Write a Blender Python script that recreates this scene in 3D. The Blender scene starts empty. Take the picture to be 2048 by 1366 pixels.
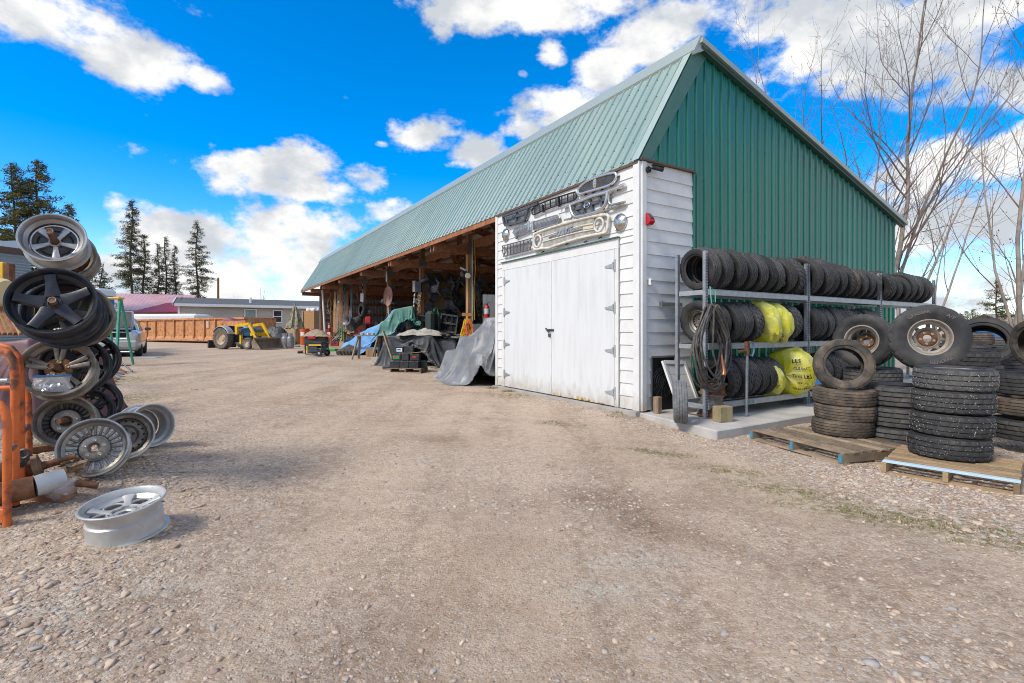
import bpy, math, random
import numpy as np
from mathutils import Vector, Matrix, noise
random.seed(11); np.random.seed(11)
sc = bpy.context.scene
COL = sc.collection
rad = math.radians
# ------------------------------------------------------------------ camera
F, CX, CY, CAMH = 1004.0, 1024.0, 660.0, 1.42
cam = bpy.data.objects.new('camera', bpy.data.cameras.new('camera'))
COL.objects.link(cam)
cam.location = (0, 0, CAMH)
cam.rotation_euler = (rad(90), 0, 0)
cam.data.sensor_width = 36.0
cam.data.lens = F / 2048 * 36
cam.data.shift_y = -(683 - CY) / 2048
cam.data.clip_start, cam.data.clip_end = 0.05, 4000
sc.camera = cam
# ------------------------------------------------------------------ view
vs = sc.view_settings
sc.display_settings.display_device = 'sRGB'
vs.view_transform, vs.look, vs.gamma, vs.use_curve_mapping = 'Standard', 'None', 1.0, False
vs.exposure = 1.15
sc.cycles.use_denoising = True
sc.cycles.denoiser = 'OPENIMAGEDENOISE'
sc.cycles.denoising_input_passes = 'RGB_ALBEDO_NORMAL'
sc.cycles.denoising_prefilter = 'ACCURATE'
sc.cycles.filter_width = 1.0
sc.cycles.max_bounces = 6
sc.cycles.diffuse_bounces = 5
sc.cycles.transparent_max_bounces = 8
# ------------------------------------------------------------------ sun
SUN_AZ, SUN_EL = rad(232), rad(46)          # azimuth clockwise from +Y: behind and left of the camera
sd = Vector((math.sin(SUN_AZ) * math.cos(SUN_EL), math.cos(SUN_AZ) * math.cos(SUN_EL), math.sin(SUN_EL)))
sun = bpy.data.objects.new('sun', bpy.data.lights.new('sun', 'SUN'))
COL.objects.link(sun)
sun.data.energy, sun.data.angle, sun.data.color = 1.65, rad(16), (1.0, 0.92, 0.80)
sun.rotation_euler = (-sd).to_track_quat('-Z', 'Y').to_euler()
# ------------------------------------------------------------------ sky with clouds
wd = bpy.data.worlds.new('World'); sc.world = wd; wd.use_nodes = True
wn, wl = wd.node_tree.nodes, wd.node_tree.links
wn.clear()
def W(t, **k):
    n = wn.new(t)
    for a, b in k.items():
        if a == 'inp':
            for i, v in b.items(): n.inputs[i].default_value = v
        else: setattr(n, a, b)
    return n
def wm(op, a, b=None, c=None):
    n = W('ShaderNodeMath', operation=op)
    for i, v in enumerate((a, b, c)):
        if v is None: continue
        if isinstance(v, (int, float)): n.inputs[i].default_value = v
        else: wl.new(v, n.inputs[i])
    return n.outputs[0]
sky = W('ShaderNodeTexSky', sky_type='NISHITA', sun_disc=False, sun_elevation=SUN_EL, sun_rotation=SUN_AZ, altitude=900, air_density=1.0, dust_density=0.3, ozone_density=3.0)
hs = W('ShaderNodeHueSaturation', inp={'Hue': 0.503, 'Saturation': 1.5, 'Value': 1.28})
wl.new(sky.outputs[0], hs.inputs['Color'])
tc = W('ShaderNodeTexCoord')
sx = W('ShaderNodeSeparateXYZ'); wl.new(tc.outputs['Generated'], sx.inputs[0])
az = wm('ARCTAN2', sx.outputs[0], sx.outputs[1])
el = wm('ARCSINE', sx.outputs[2])
cb = W('ShaderNodeCombineXYZ'); wl.new(az, cb.inputs[0]); wl.new(el, cb.inputs[1])
# slow wobble of the outline
def wnoise(vec, scale, det=6, rough=.55, w=0):
    n = W('ShaderNodeTexNoise', noise_dimensions='3D', inp={'Scale': scale, 'Detail': det, 'Roughness': rough})
    wl.new(vec, n.inputs['Vector']); return n
mp = W('ShaderNodeMapping'); mp.inputs['Scale'].default_value = (1, 1, 1.6)
wl.new(tc.outputs['Generated'], mp.inputs[0])
nA = wnoise(mp.outputs[0], 8.5, 14, .62)
nB = wnoise(mp.outputs[0], 2.1, 3, .5)
def pix2ang(px, py):
    x, z = (px - CX) / F, (CY - py) / F
    return math.atan2(x, 1), math.asin(z / math.sqrt(1 + x * x + z * z))
# banks of cumulus: (x, y, half width, half height, weight)
BL = [(120, 50, 190, 70, 1), (260, 115, 150, 60, 1), (370, 150, 80, 32, .9), (40, 20, 140, 60, 1),
      (510, 355, 170, 48, 1), (600, 320, 80, 40, .9), (735, 360, 50, 42, .9), (420, 350, 80, 20, .75), (640, 380, 120, 35, .9),
      (600, 450, 165, 52, 1), (380, 490, 170, 75, 1), (260, 520, 130, 70, 1), (560, 520, 210, 70, 1), (480, 585, 320, 55, 1), (780, 420, 60, 26, .8), (160, 545, 120, 45, .8),
      (850, 272, 85, 34, .85), (955, 300, 62, 40, .85), (1110, 225, 105, 55, .9), (1060, 250, 60, 40, .8), (690, 195, 14, 8, .6), (760, 288, 20, 10, .7), (30, 230, 50, 12, .62), (420, 292, 20, 16, .5),
      (1010, 25, 150, 60, 1), (1160, 15, 150, 55, 1), (1095, 108, 42, 32, .8), (1045, 145, 20, 12, .7), (1330, 60, 160, 60, 1), (1480, 40, 200, 60, .95), (1215, 135, 70, 50, .9), (1300, 90, 120, 45, .9),
      (880, 45, 40, 40, .8),
      (1700, 70, 150, 90, 1), (1850, 80, 260, 100, 1), (2000, 170, 180, 60, .95), (1690, 165, 80, 50, .9),
      (1850, 340, 140, 70, .95), (2010, 320, 130, 60, .95), (1900, 440, 260, 70, 1), (1800, 400, 120, 60, .9), (2040, 470, 120, 60, .9), (1880, 620, 130, 40, .55), (2020, 560, 80, 50, .6), (1500, 210, 40, 60, .5)]
dens = None
for (bx, by, hw, hh, wt) in BL:
    hw, hh = hw * 1.0, hh * 1.02
    a0, e0 = pix2ang(bx, by)
    dw = abs(pix2ang(bx + hw, by)[0] - pix2ang(bx - hw, by)[0]) / 2
    dh = abs(pix2ang(bx, by + hh)[1] - pix2ang(bx, by - hh)[1]) / 2
    v1 = W('ShaderNodeVectorMath', operation='SUBTRACT'); wl.new(cb.outputs[0], v1.inputs[0]); v1.inputs[1].default_value = (a0, e0, 0)
    v2 = W('ShaderNodeVectorMath', operation='MULTIPLY'); wl.new(v1.outputs[0], v2.inputs[0]); v2.inputs[1].default_value = (1 / dw, 1 / dh, 0)
    v3 = W('ShaderNodeVectorMath', operation='LENGTH'); wl.new(v2.outputs[0], v3.inputs[0])
    m = W('ShaderNodeMapRange', interpolation_type='SMOOTHSTEP', inp={'From Min': 1.75, 'From Max': 0.2, 'To Min': -.35, 'To Max': wt})
    wl.new(v3.outputs['Value'], m.inputs['Value'])
    dens = m.outputs[0] if dens is None else wm('MAXIMUM', dens, m.outputs[0])
# unseen rest of the sky: cloud cover thickened to whiten the ambient light
gen = W('ShaderNodeMapRange', interpolation_type='SMOOTHSTEP', inp={'From Min': .36, 'From Max': .56, 'To Min': -.35, 'To Max': .95})
wl.new(nB.outputs['Fac'], gen.inputs['Value'])
aab = wm('ABSOLUTE', az)
outside = W('ShaderNodeMapRange', interpolation_type='SMOOTHSTEP', inp={'From Min': .85, 'From Max': 1.1}); wl.new(aab, outside.inputs['Value'])
above = W('ShaderNodeMapRange', interpolation_type='SMOOTHSTEP', inp={'From Min': .62, 'From Max': .8}); wl.new(el, above.inputs['Value'])
ou = wm('MAXIMUM', outside.outputs[0], above.outputs[0])
dens = wm('MAXIMUM', dens, wm('SUBTRACT', gen.outputs[0], wm('MULTIPLY', wm('SUBTRACT', 1.0, ou), 1.5)))
dens = wm('ADD', dens, .07)
dd = wm('ADD', dens, wm('MULTIPLY', wm('SUBTRACT', nA.outputs['Fac'], .5), 3.6))
al = W('ShaderNodeMapRange', interpolation_type='SMOOTHSTEP', inp={'From Min': .26, 'From Max': .92}); wl.new(dd, al.inputs['Value'])
# thicker middles of a cloud are greyer underneath
mp2 = W('ShaderNodeMapping'); mp2.inputs['Location'].default_value = (.02, .0, .055); mp2.inputs['Scale'].default_value = (1, 1, 1.6)
wl.new(tc.outputs['Generated'], mp2.inputs[0])
nC = wnoise(mp2.outputs[0], 6.5, 8, .55)
sh = W('ShaderNodeMapRange', interpolation_type='SMOOTHSTEP', inp={'From Min': .40, 'From Max': .60}); wl.new(nC.outputs['Fac'], sh.inputs['Value'])
cc = W('ShaderNodeMix', data_type='RGBA')
cc.inputs['A'].default_value = (5.2, 5.15, 5.05, 1); cc.inputs['B'].default_value = (3.1, 3.3, 3.55, 1)
wl.new(sh.outputs[0], cc.inputs['Factor'])
mx = W('ShaderNodeMix', data_type='RGBA')
# pale veil towards the horizon
hz = W('ShaderNodeMapRange', interpolation_type='SMOOTHSTEP', inp={'From Min': .20, 'From Max': -.02, 'To Min': 0, 'To Max': .45}); wl.new(el, hz.inputs['Value'])
hm = W('ShaderNodeMix', data_type='RGBA'); wl.new(hz.outputs[0], hm.inputs['Factor']); wl.new(hs.outputs[0], hm.inputs['A']); hm.inputs['B'].default_value = (4.4, 5.8, 6.8, 1)
wl.new(al.outputs[0], mx.inputs['Factor']); wl.new(hm.outputs['Result'], mx.inputs['A']); wl.new(cc.outputs['Result'], mx.inputs['B'])
bg = W('ShaderNodeBackground', inp={'Strength': 0.092})
wl.new(mx.outputs['Result'], bg.inputs[0])
wo = W('ShaderNodeOutputWorld'); wl.new(bg.outputs[0], wo.inputs[0])
wd.cycles.sampling_method = 'MANUAL'; wd.cycles.sample_map_resolution = 512

# ------------------------------------------------------------------ places
def sstep(a, b, x):
    t = np.clip((x - a) / (b - a), 0, 1); return t * t * (3 - 2 * t)
C0 = np.array((2.017, 7.91)); UU = np.array((-.528, .849)); VV = np.array((.849, .528))
SLAB = 0.12
def gz(x, y):
    """height of the yard: it rises gently to the far left"""
    q = np.clip((0.5 * y - x - 1) / 20, 0, 1)
    z = .45 * (q * .75 + .25 * q * q * (3 - 2 * q)) * 1.0
    z = z + .13 * np.exp(-(((x + 3.9) / 1.0) ** 2 + ((y - 4.4) / 1.2) ** 2))
    t = (x - C0[0]) * UU[0] + (y - C0[1]) * UU[1]; s = (x - C0[0]) * VV[0] + (y - C0[1]) * VV[1]
    near = sstep(-1.3, -.05, s) * sstep(-1.2, .6, t) * (1 - sstep(5, 9, t))
    z = z + near * (.085 - z) * .8
    return z
def G(px, py):
    """where the view ray through a spot meets the yard"""
    z = 0.0
    for _ in range(30):
        d = (CAMH - z) * F / (py - CY); x = (px - CX) / F * d
        z = float(gz(np.float64(x), np.float64(d)))
    return Vector((x, d, z))
def P(px, py, d): return Vector(((px - CX) / F * d, d, CAMH + (CY - py) / F * d))
def barn(s, t, z=0): return Vector((C0[0] + VV[0] * s + UU[0] * t, C0[1] + VV[1] * s + UU[1] * t, SLAB + z))
def fac(px, py, off=0.0):
    """(x to the right, y up) on the white front or a plane off metres before it, from its near corner at slab level"""
    r = (px - CX) / F; cx, cy = C0 - VV * off
    t = (cx - cy * r) / (.528 + .849 * r)
    return -t, CAMH + (CY - py) / F * (cy + .849 * t) - SLAB
BROT = math.atan2(VV[1], VV[0])

# ------------------------------------------------------------------ object helpers
def link(o, parent=None):
    COL.objects.link(o)
    if parent is not None: o.parent = parent
    return o
def tag(o, label=None, cat=None, group=None, kind=None):
    if label: o['label'] = label
    if cat: o['category'] = cat
    if group: o['group'] = group
    if kind: o['kind'] = kind
    return o
def thing(name, label, cat, loc=(0, 0, 0), rot=(0, 0, 0), group=None, M=None):
    o = bpy.data.objects.new(name, None); link(o)
    o.empty_display_size = .1
    if M is not None: o.matrix_world = M
    else: o.location = loc; o.rotation_euler = rot
    return tag(o, label, cat, group)
def kids(o): return [c for c in ALLKIDS.get(o.name, [])]
ALLKIDS = {}
def copy_tree(o, label=None, parent=None):
    c = o.copy(); link(c, parent)
    if label: c['label'] = label
    for ch in [x for x in o.children]: copy_tree(ch, None, c)
    return c
def frame(o, x, y, z):
    """matrix with the given axes at o"""
    M = Matrix.Identity(4)
    for i, a in enumerate((x, y, z)):
        for j in range(3): M[j][i] = a[j]
    for j in range(3): M[j][3] = o[j]
    return M
def axis_frame(o, zdir, up=(0, 0, 1), spin=0):
    z = Vector(zdir).normalized(); x = Vector(up).cross(z)
    if x.length < 1e-4: x = Vector((1, 0, 0))
    x.normalize(); y = z.cross(x)
    M = frame(Vector(o), x, y, z)
    return M @ Matrix.Rotation(spin, 4, 'Z')

class MB:
    def __init__(s): s.v = []; s.f = []; s.m = []; s.mi = 0; s.T = None
    def add(s, vs, fs):
        o = len(s.v)
        if s.T is not None: vs = [s.T @ Vector(v) for v in vs]
        s.v += [tuple(v) for v in vs]; s.f += [[i + o for i in f] for f in fs]; s.m += [s.mi] * len(fs); return s
    def box(s, c, d, R=None):
        hx, hy, hz_ = d[0] / 2, d[1] / 2, d[2] / 2
        vs = [Vector((x, y, z)) for z in (-hz_, hz_) for y in (-hy, hy) for x in (-hx, hx)]
        if R is not None: vs = [R @ v for v in vs]
        vs = [v + Vector(c) for v in vs]
        return s.add(vs, [(0, 2, 3, 1), (4, 5, 7, 6), (0, 1, 5, 4), (2, 6, 7, 3), (0, 4, 6, 2), (1, 3, 7, 5)])
    def beam(s, a, b, w, h, up=(0, 0, 1)):
        a, b = Vector(a), Vector(b); z = (b - a); L = z.length; z.normalize()
        x = z.cross(Vector(up))
        if x.length < 1e-4: x = z.cross(Vector((0, 1, 0)))
        x.normalize(); y = x.cross(z)
        R = Matrix((x, y, z)).transposed()
        return s.box((a + b) / 2, (w, h, L), R)
    def tube(s, pts, r, n=8, cap=True, closed=False):
        pts = [Vector(p) for p in pts]; k = len(pts)
        rr = r if isinstance(r, (list, tuple)) else [r] * k
        vs = []; nrm = None
        for i, p in enumerate(pts):
            if closed: t = pts[(i + 1) % k] - pts[i - 1]
            else: t = pts[min(i + 1, k - 1)] - pts[max(i - 1, 0)]
            if t.length < 1e-9: t = Vector((0, 0, 1))
            t.normalize()
            if nrm is None:
                nrm = t.cross(Vector((.13, .2, .97)))
                if nrm.length < 1e-3: nrm = t.cross(Vector((1, 0, 0)))
            nrm = nrm - t * nrm.dot(t); nrm.normalize(); bn = t.cross(nrm)
            vs += [p + (nrm * math.cos(2 * math.pi * j / n) + bn * math.sin(2 * math.pi * j / n)) * rr[i] for j in range(n)]
        fs = []
        for i in range(k if closed else k - 1):
            a, b = i * n, ((i + 1) % k) * n
            fs += [(a + j, a + (j + 1) % n, b + (j + 1) % n, b + j) for j in range(n)]
        if cap and not closed: fs += [tuple(range(n))[::-1], tuple((k - 1) * n + j for j in range(n))]
        return s.add(vs, fs)
    def cyl(s, a, b, r, n=12, r2=None): return s.tube([a, b], [r, r if r2 is None else r2], n)
    def lathe(s, prof, n=32, closed=False, a0=0, a1=2 * math.pi):
        full = abs(a1 - a0 - 2 * math.pi) < 1e-6; k = len(prof); m = n if full else n + 1
        vs = []
        for i in range(m):
            a = a0 + (a1 - a0) * i / n; c, q = math.cos(a), math.sin(a)
            vs += [(r * c, r * q, z) for r, z in prof]
        fs = []
        for i in range(n):
            b = ((i + 1) % m) * k; a = i * k
            for j in range(k if closed else k - 1):
                fs.append((a + j, b + j, b + (j + 1) % k, a + (j + 1) % k))
        return s.add(vs, fs)
    def prism(s, poly, z0, z1):
        n = len(poly)
        vs = [(x, y, z0) for x, y in poly] + [(x, y, z1) for x, y in poly]
        return s.add(vs, [tuple(range(n))[::-1], tuple(range(n, 2 * n))] + [(i, (i + 1) % n, n + (i + 1) % n, n + i) for i in range(n)])
    def grid(s, fn, nu, nv):
        vs = [fn(i / nu, j / nv) for j in range(nv + 1) for i in range(nu + 1)]
        return s.add(vs, [(j * (nu + 1) + i, j * (nu + 1) + i + 1, (j + 1) * (nu + 1) + i + 1, (j + 1) * (nu + 1) + i) for j in range(nv) for i in range(nu)])
    def mesh(s, name, mats, smooth=None):
        me = bpy.data.meshes.new(name); me.from_pydata(s.v, [], s.f)
        for m in (mats if isinstance(mats, (list, tuple)) else [mats]): me.materials.append(m)
        if isinstance(mats, (list, tuple)) and len(mats) > 1: me.polygons.foreach_set('material_index', s.m)
        me.update()
        if smooth is not None:
            me.shade_smooth()
            if smooth < 179: me.set_sharp_from_angle(angle=rad(smooth))
        return me
    def build(s, name, mats, parent=None, smooth=None, bev=0):
        o = bpy.data.objects.new(name, s.mesh(name, mats, smooth)); link(o, parent)
        if bev:
            b = o.modifiers.new('edge', 'BEVEL'); b.width = bev; b.segments = 1; b.limit_method = 'ANGLE'; b.angle_limit = rad(50)
        return o
def obj(name, me, parent=None, M=None):
    o = bpy.data.objects.new(name, me); link(o, parent)
    if M is not None: o.matrix_local = M
    return o
def text_geo(txt, size, depth, arc=None):
    """letters as real raised shapes; returns (verts, faces) centred on the origin"""
    cu = bpy.data.curves.new('lettering', 'FONT'); cu.body = txt; cu.size = size; cu.extrude = depth; cu.resolution_u = 2; cu.offset = size * .02
    cu.align_x = 'CENTER'; cu.align_y = 'CENTER'
    o = bpy.data.objects.new('lettering', cu); COL.objects.link(o)
    dg = bpy.context.evaluated_depsgraph_get(); me = o.evaluated_get(dg).to_mesh()
    vs = [tuple(v.co) for v in me.vertices]; fs = [tuple(p.vertices) for p in me.polygons]
    o.evaluated_get(dg).to_mesh_clear(); bpy.data.objects.remove(o); bpy.data.curves.remove(cu)
    if arc:
        R, a0 = arc; out = []
        for x, y, z in vs:
            a = a0 - x / R; out.append(((R + y) * math.cos(a), (R + y) * math.sin(a), z))
        vs = out
    return vs, fs
def fbm(x, y, z=0, o=4): return noise.fractal(Vector((x, y, z)), 1.0, 2.0, o)

# ------------------------------------------------------------------ materials
MATS = {}
def mat(name, c, r=.6, m=0, c2=None, sc_=6, lo=.42, hi=.62, bump=0, bsc=40, var=.12, spec=.5, st=(1, 1, 1), det=6, c3=None, sc3=2, lo3=.55, hi3=.7, bst=None, alpha=None, trans=0, emit=None, rvar=0, coat=0, splash=None):
    if name in MATS: return MATS[name]
    ma = bpy.data.materials.new(name); ma.use_nodes = True; MATS[name] = ma
    nt = ma.node_tree; N, L = nt.nodes, nt.links
    b = N['Principled BSDF']; b.inputs['Roughness'].default_value = r; b.inputs['Metallic'].default_value = m
    b.inputs['Specular IOR Level'].default_value = spec; b.inputs['Base Color'].default_value = (*c, 1)
    if coat: b.inputs['Coat Weight'].default_value = coat; b.inputs['Coat Roughness'].default_value = .08
    if trans: b.inputs['Transmission Weight'].default_value = trans
    if alpha is not None: b.inputs['Alpha'].default_value = alpha
    tc = N.new('ShaderNodeTexCoord'); oi = N.new('ShaderNodeObjectInfo')
    off = N.new('ShaderNodeMath'); off.operation = 'MULTIPLY'; off.inputs[1].default_value = 53.0; L.new(oi.outputs['Random'], off.inputs[0])
    av = N.new('ShaderNodeVectorMath'); av.operation = 'ADD'; L.new(tc.outputs['Object'], av.inputs[0]); L.new(off.outputs[0], av.inputs[1])
    def nz(scale, stx, d=det):
        mp_ = N.new('ShaderNodeMapping'); mp_.inputs['Scale'].default_value = stx; L.new(av.outputs[0], mp_.inputs[0])
        n = N.new('ShaderNodeTexNoise'); n.inputs['Scale'].default_value = scale; n.inputs['Detail'].default_value = d; n.inputs['Roughness'].default_value = .6
        L.new(mp_.outputs[0], n.inputs['Vector']); return n.outputs['Fac']
    cur = None
    if c2 is not None:
        rp = N.new('ShaderNodeMapRange'); rp.inputs['From Min'].default_value = lo; rp.inputs['From Max'].default_value = hi
        n1 = nz(sc_, st); L.new(n1, rp.inputs['Value'])
        mx_ = N.new('ShaderNodeMix'); mx_.data_type = 'RGBA'; mx_.inputs['A'].default_value = (*c, 1); mx_.inputs['B'].default_value = (*c2, 1)
        L.new(rp.outputs[0], mx_.inputs['Factor']); cur = mx_.outputs['Result']
        if rvar:
            rr = N.new('ShaderNodeMapRange'); rr.inputs['To Min'].default_value = r; rr.inputs['To Max'].default_value = r + rvar
            L.new(rp.outputs[0], rr.inputs['Value']); L.new(rr.outputs[0], b.inputs['Roughness'])
    if c3 is not None:
        rp = N.new('ShaderNodeMapRange'); rp.inputs['From Min'].default_value = lo3; rp.inputs['From Max'].default_value = hi3
        L.new(nz(sc3, st, 8), rp.inputs['Value'])
        mx_ = N.new('ShaderNodeMix'); mx_.data_type = 'RGBA'; mx_.inputs['B'].default_value = (*c3, 1)
        if cur: L.new(cur, mx_.inputs['A'])
        else: mx_.inputs['A'].default_value = (*c, 1)
        L.new(rp.outputs[0], mx_.inputs['Factor']); cur = mx_.outputs['Result']
    if splash:
        sz = N.new('ShaderNodeSeparateXYZ'); L.new(tc.outputs['Object'], sz.inputs[0])
        q = N.new('ShaderNodeMapRange'); q.inputs['From Min'].default_value = .62; q.inputs['From Max'].default_value = 0; L.new(sz.outputs[2], q.inputs['Value'])
        ad = N.new('ShaderNodeMath'); ad.operation = 'MULTIPLY_ADD'; L.new(nz(7, (1, 1, .5), 10), ad.inputs[0]); ad.inputs[1].default_value = 1.5; L.new(q.outputs[0], ad.inputs[2])
        rp = N.new('ShaderNodeMapRange'); rp.inputs['From Min'].default_value = 1.2; rp.inputs['From Max'].default_value = 1.85; rp.inputs['To Max'].default_value = .7; L.new(ad.outputs[0], rp.inputs['Value'])
        mx_ = N.new('ShaderNodeMix'); mx_.data_type = 'RGBA'; mx_.inputs['B'].default_value = (*splash, 1)
        if cur: L.new(cur, mx_.inputs['A'])
        else: mx_.inputs['A'].default_value = (*c, 1)
        L.new(rp.outputs[0], mx_.inputs['Factor']); cur = mx_.outputs['Result']
    if var:
        vr = N.new('ShaderNodeMapRange'); vr.inputs['To Min'].default_value = 1 - var; vr.inputs['To Max'].default_value = 1 + var
        rnd = N.new('ShaderNodeMath'); rnd.operation = 'FRACT'
        k = N.new('ShaderNodeMath'); k.operation = 'MULTIPLY'; k.inputs[1].default_value = 7.31; L.new(oi.outputs['Random'], k.inputs[0]); L.new(k.outputs[0], rnd.inputs[0])
        L.new(rnd.outputs[0], vr.inputs['Value'])
        ml = N.new('ShaderNodeMix'); ml.data_type = 'RGBA'; ml.blend_type = 'MULTIPLY'; ml.inputs['Factor'].default_value = 1
        if cur: L.new(cur, ml.inputs['A'])
        else: ml.inputs['A'].default_value = (*c, 1)
        L.new(vr.outputs[0], ml.inputs['B']); cur = ml.outputs['Result']
    if cur: L.new(cur, b.inputs['Base Color'])
    if bump:
        bp = N.new('ShaderNodeBump'); bp.inputs['Strength'].default_value = bump; bp.inputs['Distance'].default_value = .02
        L.new(nz(bsc, bst or st), bp.inputs['Height']); L.new(bp.outputs[0], b.inputs['Normal'])
    return ma
TREAD = mat('worn_tread', (.055, .054, .055), .7, c2=(.10, .096, .09), sc_=6, lo=.4, hi=.7, bump=.2, bsc=70, var=.35, c3=(.15, .13, .105), sc3=2.5, lo3=.6, hi3=.8, spec=.3)
TREADM = mat('muddy_tread', (.075, .065, .055), .8, c2=(.15, .115, .085), sc_=7, lo=.42, hi=.65, bump=.25, bsc=60, var=.2, c3=(.25, .18, .12), sc3=3, lo3=.5, hi3=.7, spec=.2)
RUBBER = mat('rubber', (.022, .022, .024), .62, c2=(.045, .043, .041), sc_=5, bump=.12, bsc=60, var=.3, c3=(.075, .068, .06), sc3=2.2, lo3=.58, hi3=.8, spec=.35)
MUDRUB = mat('muddy_rubber', (.032, .03, .028), .75, c2=(.12, .092, .064), sc_=6, lo=.42, hi=.65, bump=.2, bsc=50, var=.2, c3=(.24, .165, .105), sc3=3.2, lo3=.56, hi3=.76)
BLACKP = mat('black_plastic', (.018, .018, .019), .45, c2=(.04, .04, .042), sc_=9, bump=.05, var=.4)
CHROME = mat('chrome', (.66, .66, .66), .27, .92, c2=(.42, .41, .39), sc_=9, lo=.5, hi=.75, rvar=.25, bump=.03, bsc=30)
ALLOY = mat('cast_alloy', (.52, .51, .49), .42, .85, c2=(.36, .34, .31), sc_=7, bump=.1, bsc=60, c3=(.25, .2, .15), sc3=4, lo3=.6, hi3=.8)
ALLOYD = mat('tarnished_alloy', (.30, .28, .25), .55, .7, c2=(.20, .17, .135), sc_=8, bump=.15, bsc=70, c3=(.14, .10, .07), sc3=5)
SILVER = mat('silver_wheel_paint', (.50, .50, .495), .42, .4, c2=(.40, .395, .38), sc_=5, bump=.05, bsc=70, c3=(.3, .27, .22), sc3=6, lo3=.62, hi3=.8)
BLACKW = mat('black_wheel_paint', (.014, .016, .022), .38, .1, c2=(.045, .047, .055), sc_=7, lo=.5, hi=.75, bump=.08, bsc=60, rvar=.2)
DARKW = mat('dark_wheel_paint', (.045, .043, .042), .5, .3, c2=(.10, .095, .09), sc_=7, bump=.1, bsc=60)
RUST = mat('rusty_steel', (.13, .058, .03), .8, .3, c2=(.26, .12, .06), sc_=11, bump=.35, bsc=50, c3=(.07, .05, .045), sc3=5)
GALV = mat('galvanised_steel', (.33, .36, .385), .45, .55, c2=(.42, .45, .47), sc_=14, bump=.03, var=.06, c3=(.24, .25, .26), sc3=5, lo3=.6, hi3=.8)
GALVD = mat('galvanised_post', (.25, .275, .30), .5, .45, c2=(.34, .365, .39), sc_=10, bump=.03, var=.06)
ORANGE = mat('orange_paint', (.66, .15, .025), .5, c2=(.52, .10, .02), sc_=7, bump=.15, bsc=60, c3=(.11, .055, .035), sc3=7, lo3=.52, hi3=.62, rvar=.2)
SATIN = mat('satin_alloy', (.46, .455, .45), .42, .75, c2=(.34, .33, .315), sc_=6, bump=.08, bsc=60, c3=(.6, .6, .6), sc3=3, lo3=.55, hi3=.75)
WHITEP = mat('white_siding_paint', (.73, .73, .715), .55, c2=(.68, .68, .665), sc_=4, bump=.28, bsc=30, st=(1, 1, 1), bst=(1.2, 1.2, 12), var=.03, splash=(.36, .29, .21), c3=(.60, .59, .56), sc3=2.5, lo3=.62, hi3=.85)
TRIM = mat('white_trim_paint', (.72, .72, .705), .5, c2=(.67, .67, .655), sc_=5, bump=.12, bsc=30, bst=(6, 6, 1), var=.02, splash=(.36, .29, .21))
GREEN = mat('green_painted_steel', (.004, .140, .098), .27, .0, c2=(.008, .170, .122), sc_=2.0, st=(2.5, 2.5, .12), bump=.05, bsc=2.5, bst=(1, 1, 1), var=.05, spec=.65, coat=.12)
GREENR = mat('sky_lit_green_roof', (.21, .305, .27), .34, .0, c2=(.26, .35, .315), sc_=2, st=(.15, 2, .15), bump=.04, bsc=2.5, bst=(1, 1, 1), var=.05, spec=.9, coat=.5)  # same green as the gable, paled: sky reflection put into the base colour
FLASH = mat('pale_flashing', (.34, .40, .375), .38, .3, c2=(.34, .40, .38), sc_=5, var=.04)
WOODP = mat('weathered_pallet_wood', (.30, .225, .15), .8, c2=(.20, .145, .095), sc_=5, st=(1, 1, 1), bump=.3, bsc=30, var=.42, c3=(.38, .32, .25), sc3=3)
WOODB = mat('brown_timber', (.25, .11, .057), .7, c2=(.36, .175, .095), sc_=8, st=(1, 1, 1), bump=.15, bsc=30, var=.25)
WOODL = mat('yellow_pine_post', (.46, .28, .13), .7, c2=(.32, .18, .08), sc_=5, st=(4, 4, .6), bump=.2, bsc=30, var=.2)
FASC = mat('redwood_fascia', (.24, .085, .03), .65, c2=(.33, .13, .05), sc_=6, bump=.1, var=.15)
DOORP = mat('white_door_paint', (.67, .685, .69), .5, c2=(.63, .645, .65), sc_=3, st=(3, 3, .35), bump=.06, bsc=40, bst=(4, 4, .4), var=.015, c3=(.57, .565, .54), sc3=3.0, lo3=.56, hi3=.85, splash=(.38, .31, .23))
CONC = mat('concrete', (.44, .425, .40), .85, c2=(.36, .345, .32), sc_=3, bump=.12, bsc=60, c3=(.29, .25, .21), sc3=1.4, lo3=.58, hi3=.8)
OSB = mat('oriented_strand_board', (.30, .15, .06), .75, c2=(.46, .27, .12), sc_=16, st=(1, 1, 2), lo=.4, hi=.6, bump=.15, bsc=50, c3=(.18, .085, .035), sc3=22)
DARKMET = mat('dark_metal', (.05, .05, .052), .5, .5, c2=(.09, .085, .08), sc_=8, bump=.05)
GLASS = mat('dark_glass', (.03, .035, .04), .06, 0, var=0, spec=.8)
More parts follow.
